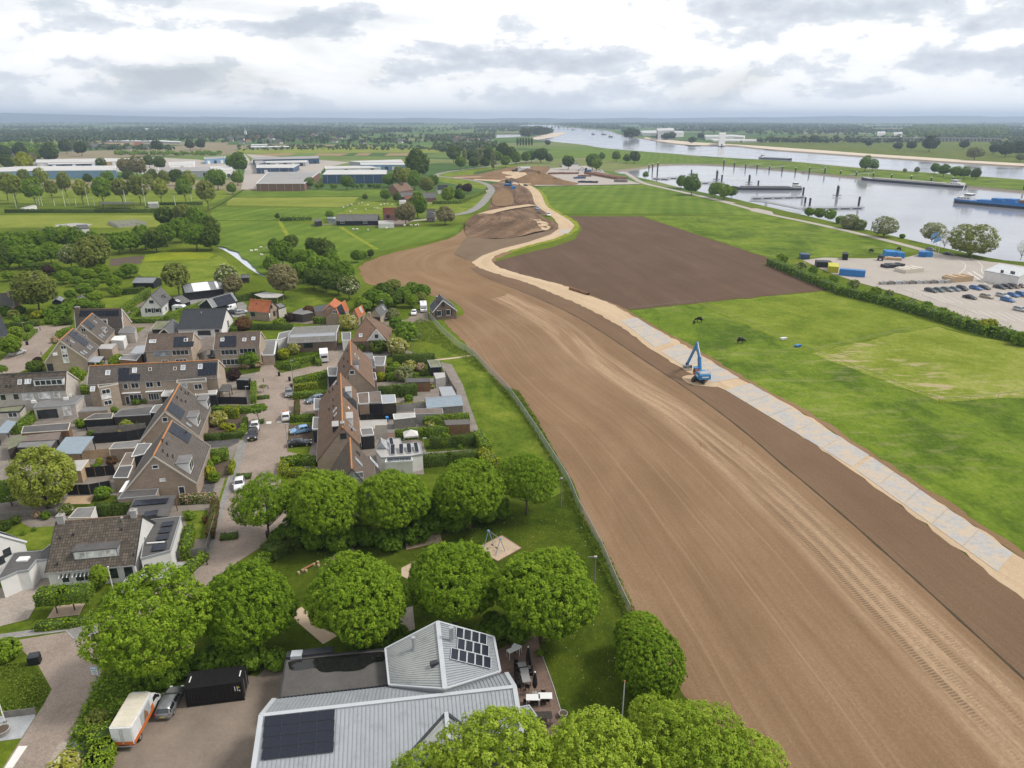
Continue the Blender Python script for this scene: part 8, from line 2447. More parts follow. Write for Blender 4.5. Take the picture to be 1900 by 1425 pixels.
def plate_run(lab,l0,l1,r0,r1,n):
 A0,A1_,B0,B1_=G(*l0),G(*l1),G(*r0),G(*r1)
 own=thing('road_plate_track',lab,'road plates',tuple(A0))
 rr=random.Random(n)
 for k in range(n):
  t0,t1=k/n+.0018,(k+1)/n-.0018
  p=[A0.lerp(A1_,t0),B0.lerp(B1_,t0),B0.lerp(B1_,t1),A0.lerp(A1_,t1)]
  z=.115+.0015*(k%2)
  j=rr.uniform(-.05,.05)
  part('road_plate',MB().hx([(q.x+j,q.y,z)for q in p],[(q.x+j,q.y,z+.03)for q in p]),'steel_plate',own)
plate_run('pale road plates on the haul road just beyond the excavator',(1150,594),(1215,645),(1182,590),(1250,634),3)
plate_run('pale road plates on the haul road beside the excavator',(1225,652),(1320,711),(1260,640),(1372,702),4)
plate_run('long run of pale road plates along the meadow edge',(1345,724),(1582,868),(1392,712),(1612,845),5)
plate_run('next run of pale road plates beyond the dry patch',(1586,871),(1850,1062),(1616,848),(1880,1028),5)
plate_run('small run of white road plates on the bend',C3(610,925),C3(640,895),C3(690,925),C3(720,890),2)
a,b=G(*C3(703,1325),.5),G(*C3(838,1368),.5)
solo('steel_pipe',MB().tb(a,b,.55,n=14,cap=False).tb(a+(b-a)*.001,b,.48,n=14,cap=False),'rust','long rusty pipe lying beside the haul road','pipe')
for p in(D1(950,1280),D1(1320,1275)):
 q=G(*p);solo('survey_peg',MB().box(q+UZ(.55),(.07,.07,1.1)),'opaint','orange survey peg standing in the bare earth','peg','survey pegs')
def post_line(px,lab,step=6.,h=1.15):
 wfence(px,h,lab,step=step,mesh=False,name='meadow_fence',postm='gwood',rail=True)
post_line([(1169,577),(1230,570),(1287,563)],'post and wire fence along the end of the ploughed field')
post_line( PP(1292,563,1400,608,1505,655,1620,700,1742,748),'post and wire fence dividing the meadows by the black horses')
post_line([(1505,655),(1600,633),(1690,614)],'post and wire fence below the mown meadow')
post_line([(1742,748),(1830,742),(1900,733)],'post and wire fence at the dry meadow corner')
def trough(px,m,lab):
 p=G(*px)
 own=thing('water_trough',lab,'trough',(p.x,p.y,.02),.4)
 put('tub',MB().hx([(-.9,-.35,.1),(.9,-.35,.1),(.9,.35,.1),(-.9,.35,.1)],[(-1.05,-.45,.65),(1.05,-.45,.65),(1.05,.45,.65),(-1.05,.45,.65)]).mesh('tub'),MT[m],own)
 for x in(-.7,.7):put('leg',MB().box((x,0,.06),(.1,.7,.12)).mesh('leg'),'galv',own)
trough(D1(1680,335),'fwhite','white trough on the meadow fence line')
trough(D1(1808,398),'bpaint','blue trough on the meadow fence line')
def skin_mesh(name,joints,edges,radii,sub=1):
 me=bpy.data.meshes.new(name)
 me.from_pydata(joints,edges,[])
 o=bpy.data.objects.new(name,me);LNK(o)
 m=o.modifiers.new('skin','SKIN')
 for v,r in zip(me.skin_vertices[0].data,radii):v.radius=(r,r)
 me.skin_vertices[0].data[0].use_root=True
 o.modifiers.new('sub','SUBSURF').levels=sub
 dg=bpy.context.evaluated_depsgraph_get()
 ev=o.evaluated_get(dg)
 out=bpy.data.meshes.new_from_object(ev)
 out.name=name
 bpy.data.objects.remove(o);bpy.data.meshes.remove(me)
 return smooth(out)
HJ=[(0,0,1.25),(-.7,0,1.27),(.65,0,1.28),(1.05,0,1.05),(1.45,0,.55),(1.62,0,.28),(.62,.2,.95),(.62,.22,.5),(.62,.22,.02),(.62,-.2,.95),(.7,-.22,.5),(.66,-.22,.02),(-.72,.2,1.),(-.66,.22,.7),(-.88,.22,.45),(-.82,.22,.02),(-.72,-.2,1.),(-.62,-.22,.7),(-.84,-.22,.45),(-.78,-.22,.02),(-1.02,0,1.15),(-1.15,0,.6)]
HE= PP(0,1,0,2,2,3,3,4,4,5,2,6,6,7,7,8,2,9,9,10,10,11,1,12,12,13,13,14,14,15,1,16,16,17,17,18,18,19,1,20,20,21)
HR=[r*1.45 for r in(.36,.36,.36,.22,.14,.11,.13,.06,.05,.13,.06,.05,.16,.1,.06,.05,.16,.1,.06,.05,.06,.05)]
horse=skin_mesh('horse_body',HJ,HE,HR)
SJ=[(0,0,.62),(-.35,0,.63),(.35,0,.64),(.55,0,.72),(.75,0,.66),(.33,.14,.4),(.33,.14,.02),(.33,-.14,.4),(.33,-.14,.02),(-.35,.14,.4),(-.37,.14,.02),(-.35,-.14,.4),(-.37,-.14,.02)]
SE= PP(0,1,0,2,2,3,3,4,2,5,5,6,2,7,7,8,1,9,9,10,1,11,11,12)
SR=[r*1.4 for r in(.29,.29,.28,.15,.09,.08,.04,.08,.04,.09,.04,.09,.04)]
sheep=skin_mesh('sheep_body',SJ,SE,SR)
pm('horse_coat',(.012,.01,.01),.2,3,.6);pm('wool',(.62,.57,.48),.1,6,.95);pm('cow_coat',(.03,.026,.024),.3,2,.7)
def animal(me,m,px,rz,lab,cat,grp=None,s=1.,name='horse'):
 p=G(*px)
 return tag(put(name,me,MT[m],loc=(p.x,p.y,.03),rz=rz,scale=s),lab,cat,grp)
animal(horse,'horse_coat',D1(937,180),2.6,'black horse grazing beside its foal','horse')
animal(horse,'horse_coat',D1(892,197),1.,'black foal beside the grazing horse','horse',s=.6)
animal(horse,'horse_coat',D1(1300,365),.2,'black horse grazing alone near the white trough','horse')
animal(horse,'horse_coat',C4(1000,850),.2,'dark horse near the black containers in the harbour meadow','horse')
animal(horse,'horse_coat',C4(1165,838),2.,'dark horse by the blue site cabins','horse',s=.9)
FL= PP(105,1062,140,1058,178,1037,225,1037,182,1092,855,903,882,902,962,905,1098,892,1230,872,1280,872,1310,872,1328,867,895,710,840,717,920,705,960,722,1080,717,1105,715,1030,747,1055,720,870,754,945,754,1140,720,780,737,830,772,810,725,1010,742)
for(x,y)in FL:animal(sheep,'wool',C2(x,y),RU(0,6.28),'white sheep grazing on the farm meadow','sheep','grazing sheep',1.25,'sheep')
def heap(px,rx,ry,rz,h,mat,lab,seed=1):
 c=G(*px)
 r=random.Random(seed)
 n,m=36,10
 mb=MB();rows=[]
 for j in range(m+1):
  q=j/m
  row=[]
  for i in range(n):
   a=2*math.pi*i/n
   rad=q*(1+.12*sin(3*a+seed)+.08*sin(5*a+2*seed))
   z=h*(1-q)**.85*(1+.12*sin(a*2+seed))+r.uniform(-.04,.04)*h*(q<.95)
   x,y=rx*rad*cos(a),ry*rad*sin(a)
   row.append((c.x+x*cos(rz)-y*sin(rz),c.y+x*sin(rz)+y*cos(rz),max(0.,z)if j<m else-.05))
  rows.append(row)
 for A,B in zip(rows,rows[1:]):
  for i in range(n):mb.face([A[i],B[i],B[(i+1)%n],A[(i+1)%n]])
 o=solo('earth_heap',mb,MT[mat],lab,'earth heap')
 smooth(o.data)
sheet('storage_yard',C3(440,575,560,445,720,430,820,425,1000,490,1080,515,1230,562,700,572),'apale',.03)
sheet('works_ground',C3(-160,500,20,490,240,440,330,430,560,430,560,460,440,575,330,560,200,540,0,525,-160,520),'soil_heap',.024)
sheet('works_ground',C3(200,470,360,460,440,545,330,550,230,510),'sroad',.034,rot=0)
heap(C3(470,538),27,30,-.2,9,'soil_heap','large smooth brown earth heap in the works yard',2)
heap(C3(590,556),24,20,-.2,5,'soil_heap','long tail of the brown earth heap in the works yard',3)
heap(C3(275,540),13,10,.1,3.2,'soil_dark','small dark earth heap beside the blue machines',4)
heap(C3(100,520),22,12,.1,2.6,'soil_heap','low grey-brown heap at the works entrance',5)
heap(C3(180,500),14,9,.2,3.,'soil_heap','small brown heap beside the pale works track',7)
heap(C3(390,470),12,8,.2,3.5,'soil_dark','dark heap behind the large brown heap',8)
strip(C3(-150,512,60,505,240,525,330,545,420,560),9,'site_track','sroad',.05,n=30)
heap(C2(1840,520),16,9,.1,2.,'soil_heap','pale low heap beside the winding dike road',6)
def stack(f,pts,w,h,mat,lab,n,cat='stack',grp=None):
 P=f(*pts)
 a,b=G(*P[0]),G(*P[1])
 d=(b-a);L=d.length;d.normalize();nn=Vec((-d.y,d.x,0))
 if nn.y<0:nn=-nn
 own=thing('stacked_'+cat.replace(' ','_'),lab,cat,tuple(a),0,grp)
 for i in range(n):
  q=a+d*L*(i+.5)/n+nn*w/2
  part('bundle',MB().box((q.x,q.y,h/2*(1 if i%3 else .85)),(L/n*.93,w,h*(1 if i%3 else .85)),azi(d)),MT[mat],own)
stack(C3,(550,490,685,486),5,2.,'rust','rusty sheet piles stacked behind the big heap',7,'sheet pile')
stack(C3,(665,488,770,486),5,1.8,'rust','rusty sheet piles stacked next to the first stack',5,'sheet pile')
stack(C3,(760,505,860,506),5,1.6,'rust','short rusty sheet pile stack in the yard middle',5,'sheet pile')
stack(C3,(805,485,1050,530),12,2.6,'rust','long broad rusty pipe stack along the harbour side of the yard',14,'steel pipe')
stack(C3,(740,522,820,520),5,2.,'bclad','dark blue stacked sheets in the yard',4,'sheet pile')
stack(C3,(760,550,905,553),5,1.8,'dtrim','black stacked pipes at the meadow edge of the yard',8,'steel pipe')
stack(C3,(1025,545,1120,548),6,2.6,'gwood','jumbled scrap timber at the yard corner',6,'scrap')
kerb(C3(440,576,700,573,1230,563),'yard_kerb','dtrim',.4,.5)
def machine(px,rz,m,lab,L=6,W=2.8,H_=3.,boom=True):
 p=G(*px)
 own=thing('site_machine',lab,'excavator',(p.x,p.y,.05),rz)
 for s in(-1,1):put('crawler_track',MB().box((0,s*W*.42,.45),(L*.75,.6,.9)).mesh('crawler_track'),'rubber',own)
 put('engine_house',MB().box((-L*.1,0,1.6),(L*.6,W,1.3)).mesh('engine_house'),MT[m],own)
 put('cab',MB().hx([(L*.1,.2,1.2),(L*.35,.2,1.2),(L*.35,W*.5,1.2),(L*.1,W*.5,1.2)],[(L*.12,.25,H_),(L*.3,.25,H_),(L*.3,W*.48,H_),(L*.12,W*.48,H_)]).mesh('cab'),'cglass',own)
 if boom:
  put('boom',MB().bar((L*.2,-.3,1.8),(L*.75,-.3,4.8),.5).mesh('boom'),MT[m],own)
  put('dipper_arm',MB().bar((L*.75,-.3,4.8),(L*1.2,-.3,1.6),.4).mesh('dipper_arm'),MT[m],own)
  put('bucket',MB().box((L*1.2,-.3,1.),(.9,1.2,1.)).mesh('bucket'),'mdark',own)
machine(C3(250,575),.3,'mblue','blue excavator standing by the small dark heap',9,4,4)
machine(C3(300,468),.5,'mdark','dark loader behind the works heaps',8,3.5,3.5)
machine(C3(835,470),2.8,'mblue','blue excavator behind the long pipe stack',10,4.5,4.5)
machine(C3(250,552),2.9,'mdark','dark machine behind the blue excavator at the heap',8,3.5,3.6,False)
ctr(C3(270,598),C3(302,598),2.6,3,'bbright','light blue site cabin beside the haul road bend',False)
flat('site_hut','white site hut with dark roof behind the trees at the works',C3(640,408,760,405,765,415,645,418),3.2,'wwall','fdark','dtrim',cat='hut')
flat('site_hut','long white site office row at the works entrance',C3(320,432,410,430,412,445,322,447),3.2,'wwall','fpale','gtrim',cat='hut')
for(kd,c,f,at,to,lb)in[('hatch','lightblue',C3,(465,745),(458,760),'light blue car on the haul road'),('van','white',C3,(543,795),(555,805),'white van on the haul road'),('wagon','dark',C3,(380,575),(400,577),'dark car on the haul road by the works'),('suv','dark',C3,(476,775),(480,790),'dark quad vehicle at the haul road edge'),('van','white',C3,(935,472),(960,476),'white van parked by the quay trees'),('wagon','silver',C3,(550,440),(570,440),'silver car at the works entrance')]:
 car(kd,c,f(*at),f(*to),lb,None,'site_vehicle',scale=1.15)
strip(C2(1600,785,1700,770,1790,715,1850,640,1880,595,1830,555,1700,525,1560,512,1450,500,1470,485,1600,460,1900,425,2100,395,2200,385),6.5,'dike_road','asphalt_grey',.075,n=90)
strip(C2(1380,700,1560,695,1720,665,1840,605),4.,'farm_lane','apale',.08,n=30)
strip(C3(1100,470,1180,520,1240,555,1400,590,1600,635,1800,680,1900,700),6.,'quay_road','apale',.072,n=40)
strip(C4(-10,515,120,548,270,588,420,630,600,665,850,720,1080,775,1300,832,1420,870),5.,'quay_road','apale',.075,n=50)
sheet('quay_apron',C4(270,590,330,590,420,610,430,628,370,622,300,608),'apale',.068)
strip(C2(1280,830,1400,820,1600,790),5.,'farm_yard','apale',.05,n=12)
sheet('farm_yard',C2(560,862,720,858,1040,870,1190,870,1300,830,1160,820,1035,830,700,850),'glot',.046)
strip(C2(310,835,350,900,378,955),2.2,'cattle_track','grass_verge',.05,n=10)
strip(C2(760,875,870,945,960,1000,1030,1040),2.2,'cattle_track','grass_verge',.05,n=14)
sheet('harbour_car_park',C4(600,895,720,880,960,885,1200,880,1340,845,1500,870,1700,905,1760,910,1900,930,2100,960,2100,1330,1900,1325,1770,1290,1600,1245,1400,1170,1180,1095,940,1030,760,970),'apale',.082)
def paint_line(f,a,b,w=.15,name='parking_line'):
 p,q=G(*f(*a)),G(*f(*b))
 d=(q-p).normalized();n=Vec((-d.y,d.x,0))*w/2
 mb=MB().face([p-n+UZ(.088),q-n+UZ(.088),q+n+UZ(.088),p+n+UZ(.088)])
 put(name,mb.mesh(name),'road_paint')['kind']='structure'
for i in range(9):paint_line(C4,(1350+52*i,1105+1.5*i),(1440+52*i,1148+1.5*i))
for i in range(8):paint_line(C4,(1590+50*i,1192+3*i),(1700+50*i,1246+3*i))
for i in range(4):paint_line(C4,(1210+40*i,1065-2*i),(1300+40*i,1108-2*i))
for a,b in(((1572,968),(1682,1038)),((1600,962),(1706,1030)),((1672,992),(1738,1036)),((1715,1003),(1762,1035)),((1765,1018),(1790,1032))):paint_line(C4,a,b,.5)
for cv in(((1490,890),(1535,905),(1558,925),(1550,950),(1520,975)),((1590,880),(1630,905),(1655,930),(1650,960),(1660,975))):
 for a,b in zip(cv,cv[1:]):paint_line(C4,a,b,.22)
PK=[(1352,1082,'dark','wagon'),(1398,1080,'teal','hatch'),(1447,1077,'grey','wagon'),(1492,1075,'bluegrey','hatch'),(1534,1072,'dark','suv'),(1616,1068,'blue','wagon'),(1665,1065,'dark','wagon'),(1756,1062,'dark','sedan'),(1798,1060,'black','wagon'),(1836,1057,'brown','wagon'),(1872,1054,'brown','hatch'),(1580,1122,'black','sedan'),(1680,1118,'gold','wagon'),(1774,1112,'silver','wagon'),(1834,1110,'blue','hatch'),(1882,1108,'blue','suv'),(1803,1138,'blue','wagon'),(1880,1195,'silver','wagon')]
CN={'dark':'charcoal','teal':'dark teal','grey':'grey','bluegrey':'slate blue','blue':'blue','black':'black','brown':'brown','gold':'sand-coloured','silver':'silver'}
KN={'wagon':'estate','hatch':'hatchback','sedan':'saloon','suv':'off-roader'}
seen={}
for(x,y,c,kd)in PK:
 row='in the long row' if y<1090 else('in the middle row' if y<1150 else 'near the hedge')
 lb=f'{CN[c]} {KN[kd]} parked {row} of the harbour car park'
 car(kd,c,C4(x,y),C4(x+40,y+9),lb,'cars in the harbour car park')
car('suv','grey',C4(1350,842),C4(1390,846),'grey off-roader by the flags at the quay road end','cars in the harbour car park')
car('sedan','black',C4(1455,866),C4(1500,872),'black saloon leaving the harbour car park','cars in the harbour car park')
ctr(C4(748,968),C4(806,972),2.6,9.,'yellow_paint','long container with yellow end beside the field hedge',False)
ctr(C4(812,985),C4(962,998),2.6,3.,'bpaint','long blue container beside the yellow-ended one',False)
ctr(C4(1090,882),C4(1150,884),2.8,6,'bbright','blue site cabin block beside the meadow',False)
ctr(C4(1155,886),C4(1195,886),2.6,6,'bbright','second blue site cabin beside the cabin block',False)
ctr(C4(1277,876),C4(1322,880),2.4,5,'bpaint','dark blue container near the flags',False)
ctr(C4(1326,878),C4(1360,878),2.3,5,'bbright','light blue container near the flags',False)
ctr(C4(588,890),C4(638,892),2.2,5,'bclad','slate-blue container at the hedge end of the yard',False)
ctr(C4(680,938),C4(768,942),2.4,5,'dtrim','charcoal skip beside the long containers',False)
ctr(C4(832,895),C4(862,897),2.8,6,'container_black','black container stack in the yard',False)
stack(C4,(1080,893,1180,900),3,1.2,'pwood','pale timber pallets before the blue cabins',6,'timber')
stack(C4,(1475,1030,1600,1020),5,2.2,'pwood','big pale timber stack at the car park edge',8,'timber')
stack(C4,(1095,945,1200,938),4,1.5,'dtrim','black pipes stacked in the yard middle',5,'steel pipe')
stack(C4,(1205,975,1310,965),6,1.7,'ctrim','jumbled pale building material in the yard',9,'material')
for i,x in enumerate(range(1060,1440,42)):
 stack(C4,((x,1042-i),(x+36,1040-i)),1.6,1.3,['concrete','gwood','galv'][i%3],['concrete barrier block pile beside the parked cars','grey boxed pallet pile beside the parked cars','metal stillage pile beside the parked cars'][i%3],2,'stillage','stillages beside the parked cars')
machine(C4(1055,897),1.,'mdark','dark forklift in the harbour yard',3.4,2,2.6,False)
h=HP('pavilion','long white pavilion with shallow white roof at the car park edge',C4(1755,915),C4(1960,950),6.2,4.2,6,C4(1830,985),'wwall','sheet_light','wtrim',cat='pavilion',over=.1)
h.win(-1,[C4(1772,962),C4(1830,968),C4(1838,970)],1.2,1.2,'gtrim','glass',2)
def flag(px,m,lab):
 p=G(*px)
 own=thing('flag',lab,'flag',tuple(p))
 part('mast',MB().tb(p,p+UZ(9),.08,.05,n=6),'fwhite',own)
 mb=MB()
 for i in range(4):
  y0,y1=.25*sin(i*1.3),.25*sin((i+1)*1.3)
  a,b=p+Vec((-.9*i,y0,8.8-.3*i)),p+Vec((-.9*(i+1),y1,8.8-.3*(i+1)))
  dn=UZ(-2.2)
  mb.face([a,b,b+dn,a+dn])
 part('cloth',mb,MT[m],own)
flag(C4(1378,835),'paint_lightblue','light blue flag at the quay road end')
flag(C4(1395,865),'paint_lightblue','second light blue flag nearer the parked cars')
wfence(C4(1150,1085,1400,1165,1600,1240,1800,1300),1.8,'wire fence along the car park side of the field hedge',step=8,mesh=False,name='yard_fence')
WZ=WATER_Z
def pile(f,x,yt,yb,lab,plat=False,grp='mooring piles'):
 b=G(*f(x,yb),WZ)
 tpx=f(x,yt)
 pl=onray(tpx[0],tpx[1],b,Vec((0,1,0)))
 hgt=max(2.,pl.z-WZ)
 own=thing('mooring_pile',lab,'mooring pile',tuple(b),0,grp)
 r=.75 if not plat else .9
 part('shaft',MB().tb(b-UZ(2),b+UZ(hgt-.6),r,n=10),'dtrim',own)
 part('pile_cap',MB().lt(b+UZ(hgt-.6),[(r*1.02,0),(r*1.02,.4),(.3,.7)],10),MT['fwhite']if not plat else MT['mgrey'],own)
 if plat:
  part('platform',MB().box(b+UZ(1.2),(6.5,4,.5)),'mgrey',own)
  part('ladder',MB().box(b+Vec((1.,-.6,hgt*.45)),(.5,.2,hgt*.8)),'galv',own)
for(x,t_,b_)in[(135,308,335),(197,318,352),(263,325,360),(331,330,362),(403,340,368),(478,342,375),(556,350,382),(637,348,388),(727,350,395),(912,375,408),(1012,380,414),(1119,390,422),(1234,398,430),(1352,407,440),(1480,406,440),(820,368,398)]:
 pile(C4,x,t_,b_,'dark mooring pile in the line along the spit',grp='piles along the spit')
for(x,t_,b_)in[(123,390,440),(336,424,470),(600,463,520),(613,520,560),(640,525,575),(927,517,578),(1895,445,492)]:pile(C4,x,t_,b_,'dark mooring pile beside the pontoons',grp='piles beside the pontoons')
for(x,t_,b_)in[(93,365,425),(283,392,445),(800,455,522)]:pile(C4,x,t_,b_,'platform dolphin with ladder standing free in the harbour',True,'platform dolphins')
for(x,t_,b_)in[(1343,400,500),(1308,408,465),(1282,415,450),(1594,450,492),(1544,490,515),(1815,487,548),(1832,382,430)]:pile(C3,x,t_,b_,'dark mooring pile in the inner harbour',grp='inner harbour piles')
pile(C3,1778,460,535,'platform dolphin with ladder in the inner harbour',True,None)
def pontoon(f,a,b,w,lab):
 p,q=G(*f(*a),WZ),G(*f(*b),WZ)
 d=(q-p);L=d.length;d.normalize()
 rz=azi(d)
 c=(p+q)/2
 own=thing('pontoon',lab,'pontoon',(p.x,p.y,WZ))
 part('deck',MB().box((c.x,c.y,WZ+.7),(L,w,.5),rz),'mgrey',own)
 n=Vec((-d.y,d.x,0))
 for i in range(max(2,int(L/9))):
  u=p+d*L*(i+.5)/max(2,int(L/9))
  part('float',MB().box((u.x,u.y,WZ+.2),(5,w*.9,.6),rz),'dtrim',own)
 for s in(-1,1):
  rl=MB()
  for z in(1.5,2.):rl.bar(p+n*s*w*.46+UZ(z),q+n*s*w*.46+UZ(z),.08)
  for i in range(int(L/5)+1):rl.bar(p+n*s*w*.46+d*min(L,i*5)+UZ(.8),p+n*s*w*.46+d*min(L,i*5)+UZ(2.),.07)
  part('railing',rl,'galv',own)
pontoon(C4,(300,535),(612,528),3.5,'floating pontoon with railings behind the gangway')
pontoon(C4,(600,598),(955,592),3.5,'floating pontoon at the foot of the gangway')
pontoon(C3,(1420,520),(1590,518),3.5,'pontoon in the inner harbour with railings beside the dark piles')
pontoon(C3,(1650,556),(1835,556),3.5,'pontoon behind the round quay trees')
pontoon(C3,(1310,522),(1425,528),4.5,'low pontoon at the inner harbour bank')
def gangway():
 P=[G(*C4(290,548),.5),G(*C4(385,556),1.6),G(*C4(590,597),-.3)]
 own=thing('gangway','long steel gangway sloping down from the bank to the pontoon','gangway',tuple(P[0]))
 for a,b in zip(P,P[1:]):
  part('walkway',MB().bar(a,b,2.2,.4),'mgrey',own)
  for s in(-1,1):
   off=Vec((0,s*1.,1.1))
   part('railing',MB().bar(a+off,b+off,.12).bar(a+off*.55,b+off*.55,.1),'galv',own)
 for k in(-.6,.6):part('support',MB().bar(P[1]+Vec((k,0,0)),Vec((P[1].x+k,P[1].y,WZ-1)),.35),'dtrim',own)
gangway()
for i,(a,b)in enumerate((((240,345),(360,333)),((378,355),(500,343)),((608,372),(742,362)),((878,395),(1010,383)))):
 p,q=G(*C4(*a),WZ+2),G(*C4(*b),2.)
 own=thing('jetty','pale footbridge jetty from the spit to the mooring line','jetty',tuple(p),0,'spit jetties')
 part('walkway',MB().bar(p,q,1.6,.3),'concrete',own)
 part('landing',MB().box(p+UZ(-.3),(5,3,.6)),'concrete',own)
 for s in(-.7,.7):part('railing',MB().bar(p+Vec((0,s,1.)),q+Vec((0,s,1.)),.1),'galv',own)
def ship(f,bow,stern,beam,hullm,deckm,lab,house='white',free=1.8,sheer=1.2,cargo=None,mast=True,wh_h=4.,scale_h=1.,boom=False):
 b,s=G(*f(*bow),WZ),G(*f(*stern),WZ)
 d=(b-s);L=d.length;d.normalize();n=Vec((-d.y,d.x,0))
 if L>120:L=110.
 own=thing('barge',lab,'barge',(s.x,s.y,WZ))
 def P(u,v,z):return s+d*u+n*v+UZ(z)
 st=[(0,.42,free*1.15),(.02,.85,free*1.1),(.06,1,free),(.88,1,free),(.94,.85,free+sheer*.5),(.98,.5,free+sheer*.9),(1.,.06,free+sheer)]
 mb=MB();rows=[]
 for(u,w,z)in st:
  hw=beam/2*w
  rows.append([P(u*L,-hw,z),P(u*L,-hw*.97,-.6),P(u*L,hw*.97,-.6),P(u*L,hw,z)])
 for A,B in zip(rows,rows[1:]):
  for i in range(3):mb.face([A[i],A[i+1],B[i+1],B[i]])
 mb.face(rows[0])
 hl=part('hull',mb,MT[hullm],own)
 mb=MB()
 for A,B in zip(rows,rows[1:]):mb.face([A[3]-UZ(.15),B[3]-UZ(.15),B[0]-UZ(.15),A[0]-UZ(.15)][::-1])
 part('deck',mb,MT[deckm],own)
 rub=MB()
 for A,B in zip(rows,rows[1:]):
  rub.bar(A[0],B[0],.3,.35);rub.bar(A[3],B[3],.3,.35)
 part('gunwale',rub,MT['bpaint' if deckm=='bpaint' else 'gtrim'],hl)
 if deckm=='bpaint':
  st_=MB()
  for A,B in zip(rows,rows[1:]):
   for k_,sg_ in((0,-1),(3,1)):st_.bar(A[k_]-UZ(.55),B[k_]-UZ(.55),.34,.8)
  part('hull_band',st_,'bpaint',hl)
  for i_k in range(6):part('deck_cargo',MB().box(P(L*(.3+.09*i_k),0,free+2.2),(7,beam*.66,2.4 if i_k%2 else 1.6),azi(d)),MT['rust' if i_k>1 else 'bpaint'],own)
 rz=azi(d)
 cpt=P(L*.52,0,free+.45)
 co=part('hatch_coaming',MB().box(cpt,(L*.7,beam*.74,1.1),rz),MT[deckm],own)
 k=max(4,int(L/7))
 for i in range(k):
  q=P(L*(.18+.68*(i+.5)/k),0,free+1.08)
  part('hatch_cover',MB().box(q,(L*.68/k*.94,beam*.7,.2),rz),MT[cargo or deckm],co)
 ch=P(L*.075,0,free+1.)
 dk=part('deckhouse',MB().box(ch,(L*.1,beam*.72,2.2),rz),'wwall',own)
 for sg in(-1,1):
  for i in range(4):part('porthole',MB().box(P(L*(.04+.022*i),sg*beam*.363,free+1.2),(.9,.06,.7),rz),'glass',dk)
 wq=P(L*.095,0,free+2.2+1.1)
 wh=part('wheelhouse',MB().box(wq,(L*.035+1.5,beam*.5,2.2),rz),'wwall',own)
 part('wheelhouse_window',MB().box(wq+UZ(.35),(L*.035+1.56,beam*.5+.06,.9),rz),'glass',wh)
 part('wheelhouse_roof',MB().box(wq+UZ(1.2),(L*.035+2.2,beam*.58,.2),rz),'wtrim',wh)
 if mast:
  m0=P(L*.93,0,free+.8);part('mast',MB().tb(m0,m0+UZ(4),.12,n=6),'fwhite',own)
  m0=P(L*.05,0,free+2);part('mast',MB().tb(m0,m0+UZ(4.5),.1,n=6),'fwhite',own)
 if boom:
  m0=P(L*.03,0,free+2.2)
  part('davit',MB().bar(m0,m0+d*-2+Vec((3.5,0,8)),.45),'fwhite',own)
 return own
ship(C4,(802,412),(1555,472),10.5,'dtrim','fpale','long black-hulled barge with pale hatches moored along the spit',free=2.2)
ship(C4,(182,480),(592,482),10.,'dtrim','fgrey','black barge with white wheelhouse moored off the pontoon',free=2.)
ship(C4,(2420,640),(1495,555),11.,'dtrim','bpaint','blue cargo ship with white deckhouse and raised white boom',free=2.8,cargo='bpaint',boom=True)
ship(C4,(535,307),(345,298),9.5,'dtrim','gtrim','loaded barge under way on the river',free=1.6)
ship(C3,(1010,216),(992,214),9,'dtrim','gtrim','small distant barge coming round the river bend',free=2)
ship(C3,(965,198),(940,196),9,'dtrim','gtrim','distant barge in mid river',free=2)
ship(C3,(880,196),(866,195),9,'dtrim','gtrim','distant barge ahead of the others on the river',free=2)
ship(C3,(735,162),(715,160),9,'dtrim','gtrim','very distant barge at the river bend',free=2)
h=HP('barn','long black farm barn with grey roof and white windows',C2(735,783),C2(1035,781),6.,3.,6,C2(880,830),'kwood','tgrey',cat='barn');h.win(-1,[C2(773,842),C2(940,842)],2.4,1.2,'wtrim','glass',2)
h=HP('barn','brick farm barn with orange-red tiled roof',C2(1070,733),C2(1172,733),8.,4.,5,C2(1110,785),'bred','tile_red','rorange',cat='barn');h.win(-1,[C2(1108,798)],2.2,2.2,'dtrim','glass',1)
flat('silage_tank','white sheeted silage clamp before the farm barns',C2(1035,828,1150,826,1152,850,1038,852),2.6,'wwall','fpale',None,cat='silage clamp')
h=HP('farmhouse','grey-roofed farmhouse beside the russet tree',C2(1392,745),C2(1450,745),7.5,3.2,5,C2(1420,805),'bbrown','tgrey');h.win(-1,[C2(1408,822),C2(1435,822)],1.3,1.2,'wtrim','glass',1);h.dm(-1,C2(1437,785),2.4,2,1.4)
flat('farm_shed','dark tarpaulined machine shed beside the black barn',C2(565,820,600,812,622,830,570,838),3.,'kwood','fdark',None,cat='shed')
flat('greenhouse','small glass greenhouse beside the black barn',C2(665,802,722,802,722,815,665,815),2.6,'gsky','gsky','gtrim',cat='greenhouse')
hedge(C2(320,805,540,800),2.,2.2,'lmid','row of young shrubs behind the farm meadow path',leafsize=.4,lump=.3)
for lb,r1,r2,hr,he,ef,wl_,rf in[('grey barn in the upper farm cluster',(1197,622),(1315,622),5.5,3,(1250,640),'bbrown','tgrey'),('red-roofed low farm building in the upper cluster',(1232,645),(1345,643),5.,3,(1290,668),'bred','tile_red'),('grey-roofed house with brick gable in the upper cluster',(1350,625),(1455,622),6.5,3.2,(1400,655),'bred','tgrey'),('house hidden behind trees at the dike road',(1470,568),(1545,566),7,3.5,(1510,600),'wwall','tblack')]:
 HP('farm_building',lb,C2(*r1),C2(*r2),hr,he,5,C2(*ef),wl_,rf,cat='barn')
h=HP('villa','steep-gabled brick villa beside the pale willow',C2(1140,562),C2(1245,548),9,3.5,5.5,6,'bred','tile_warm');h.dm(-1,C2(1210,570),4,3,2,'bred','tile_warm','bred','glass',2)
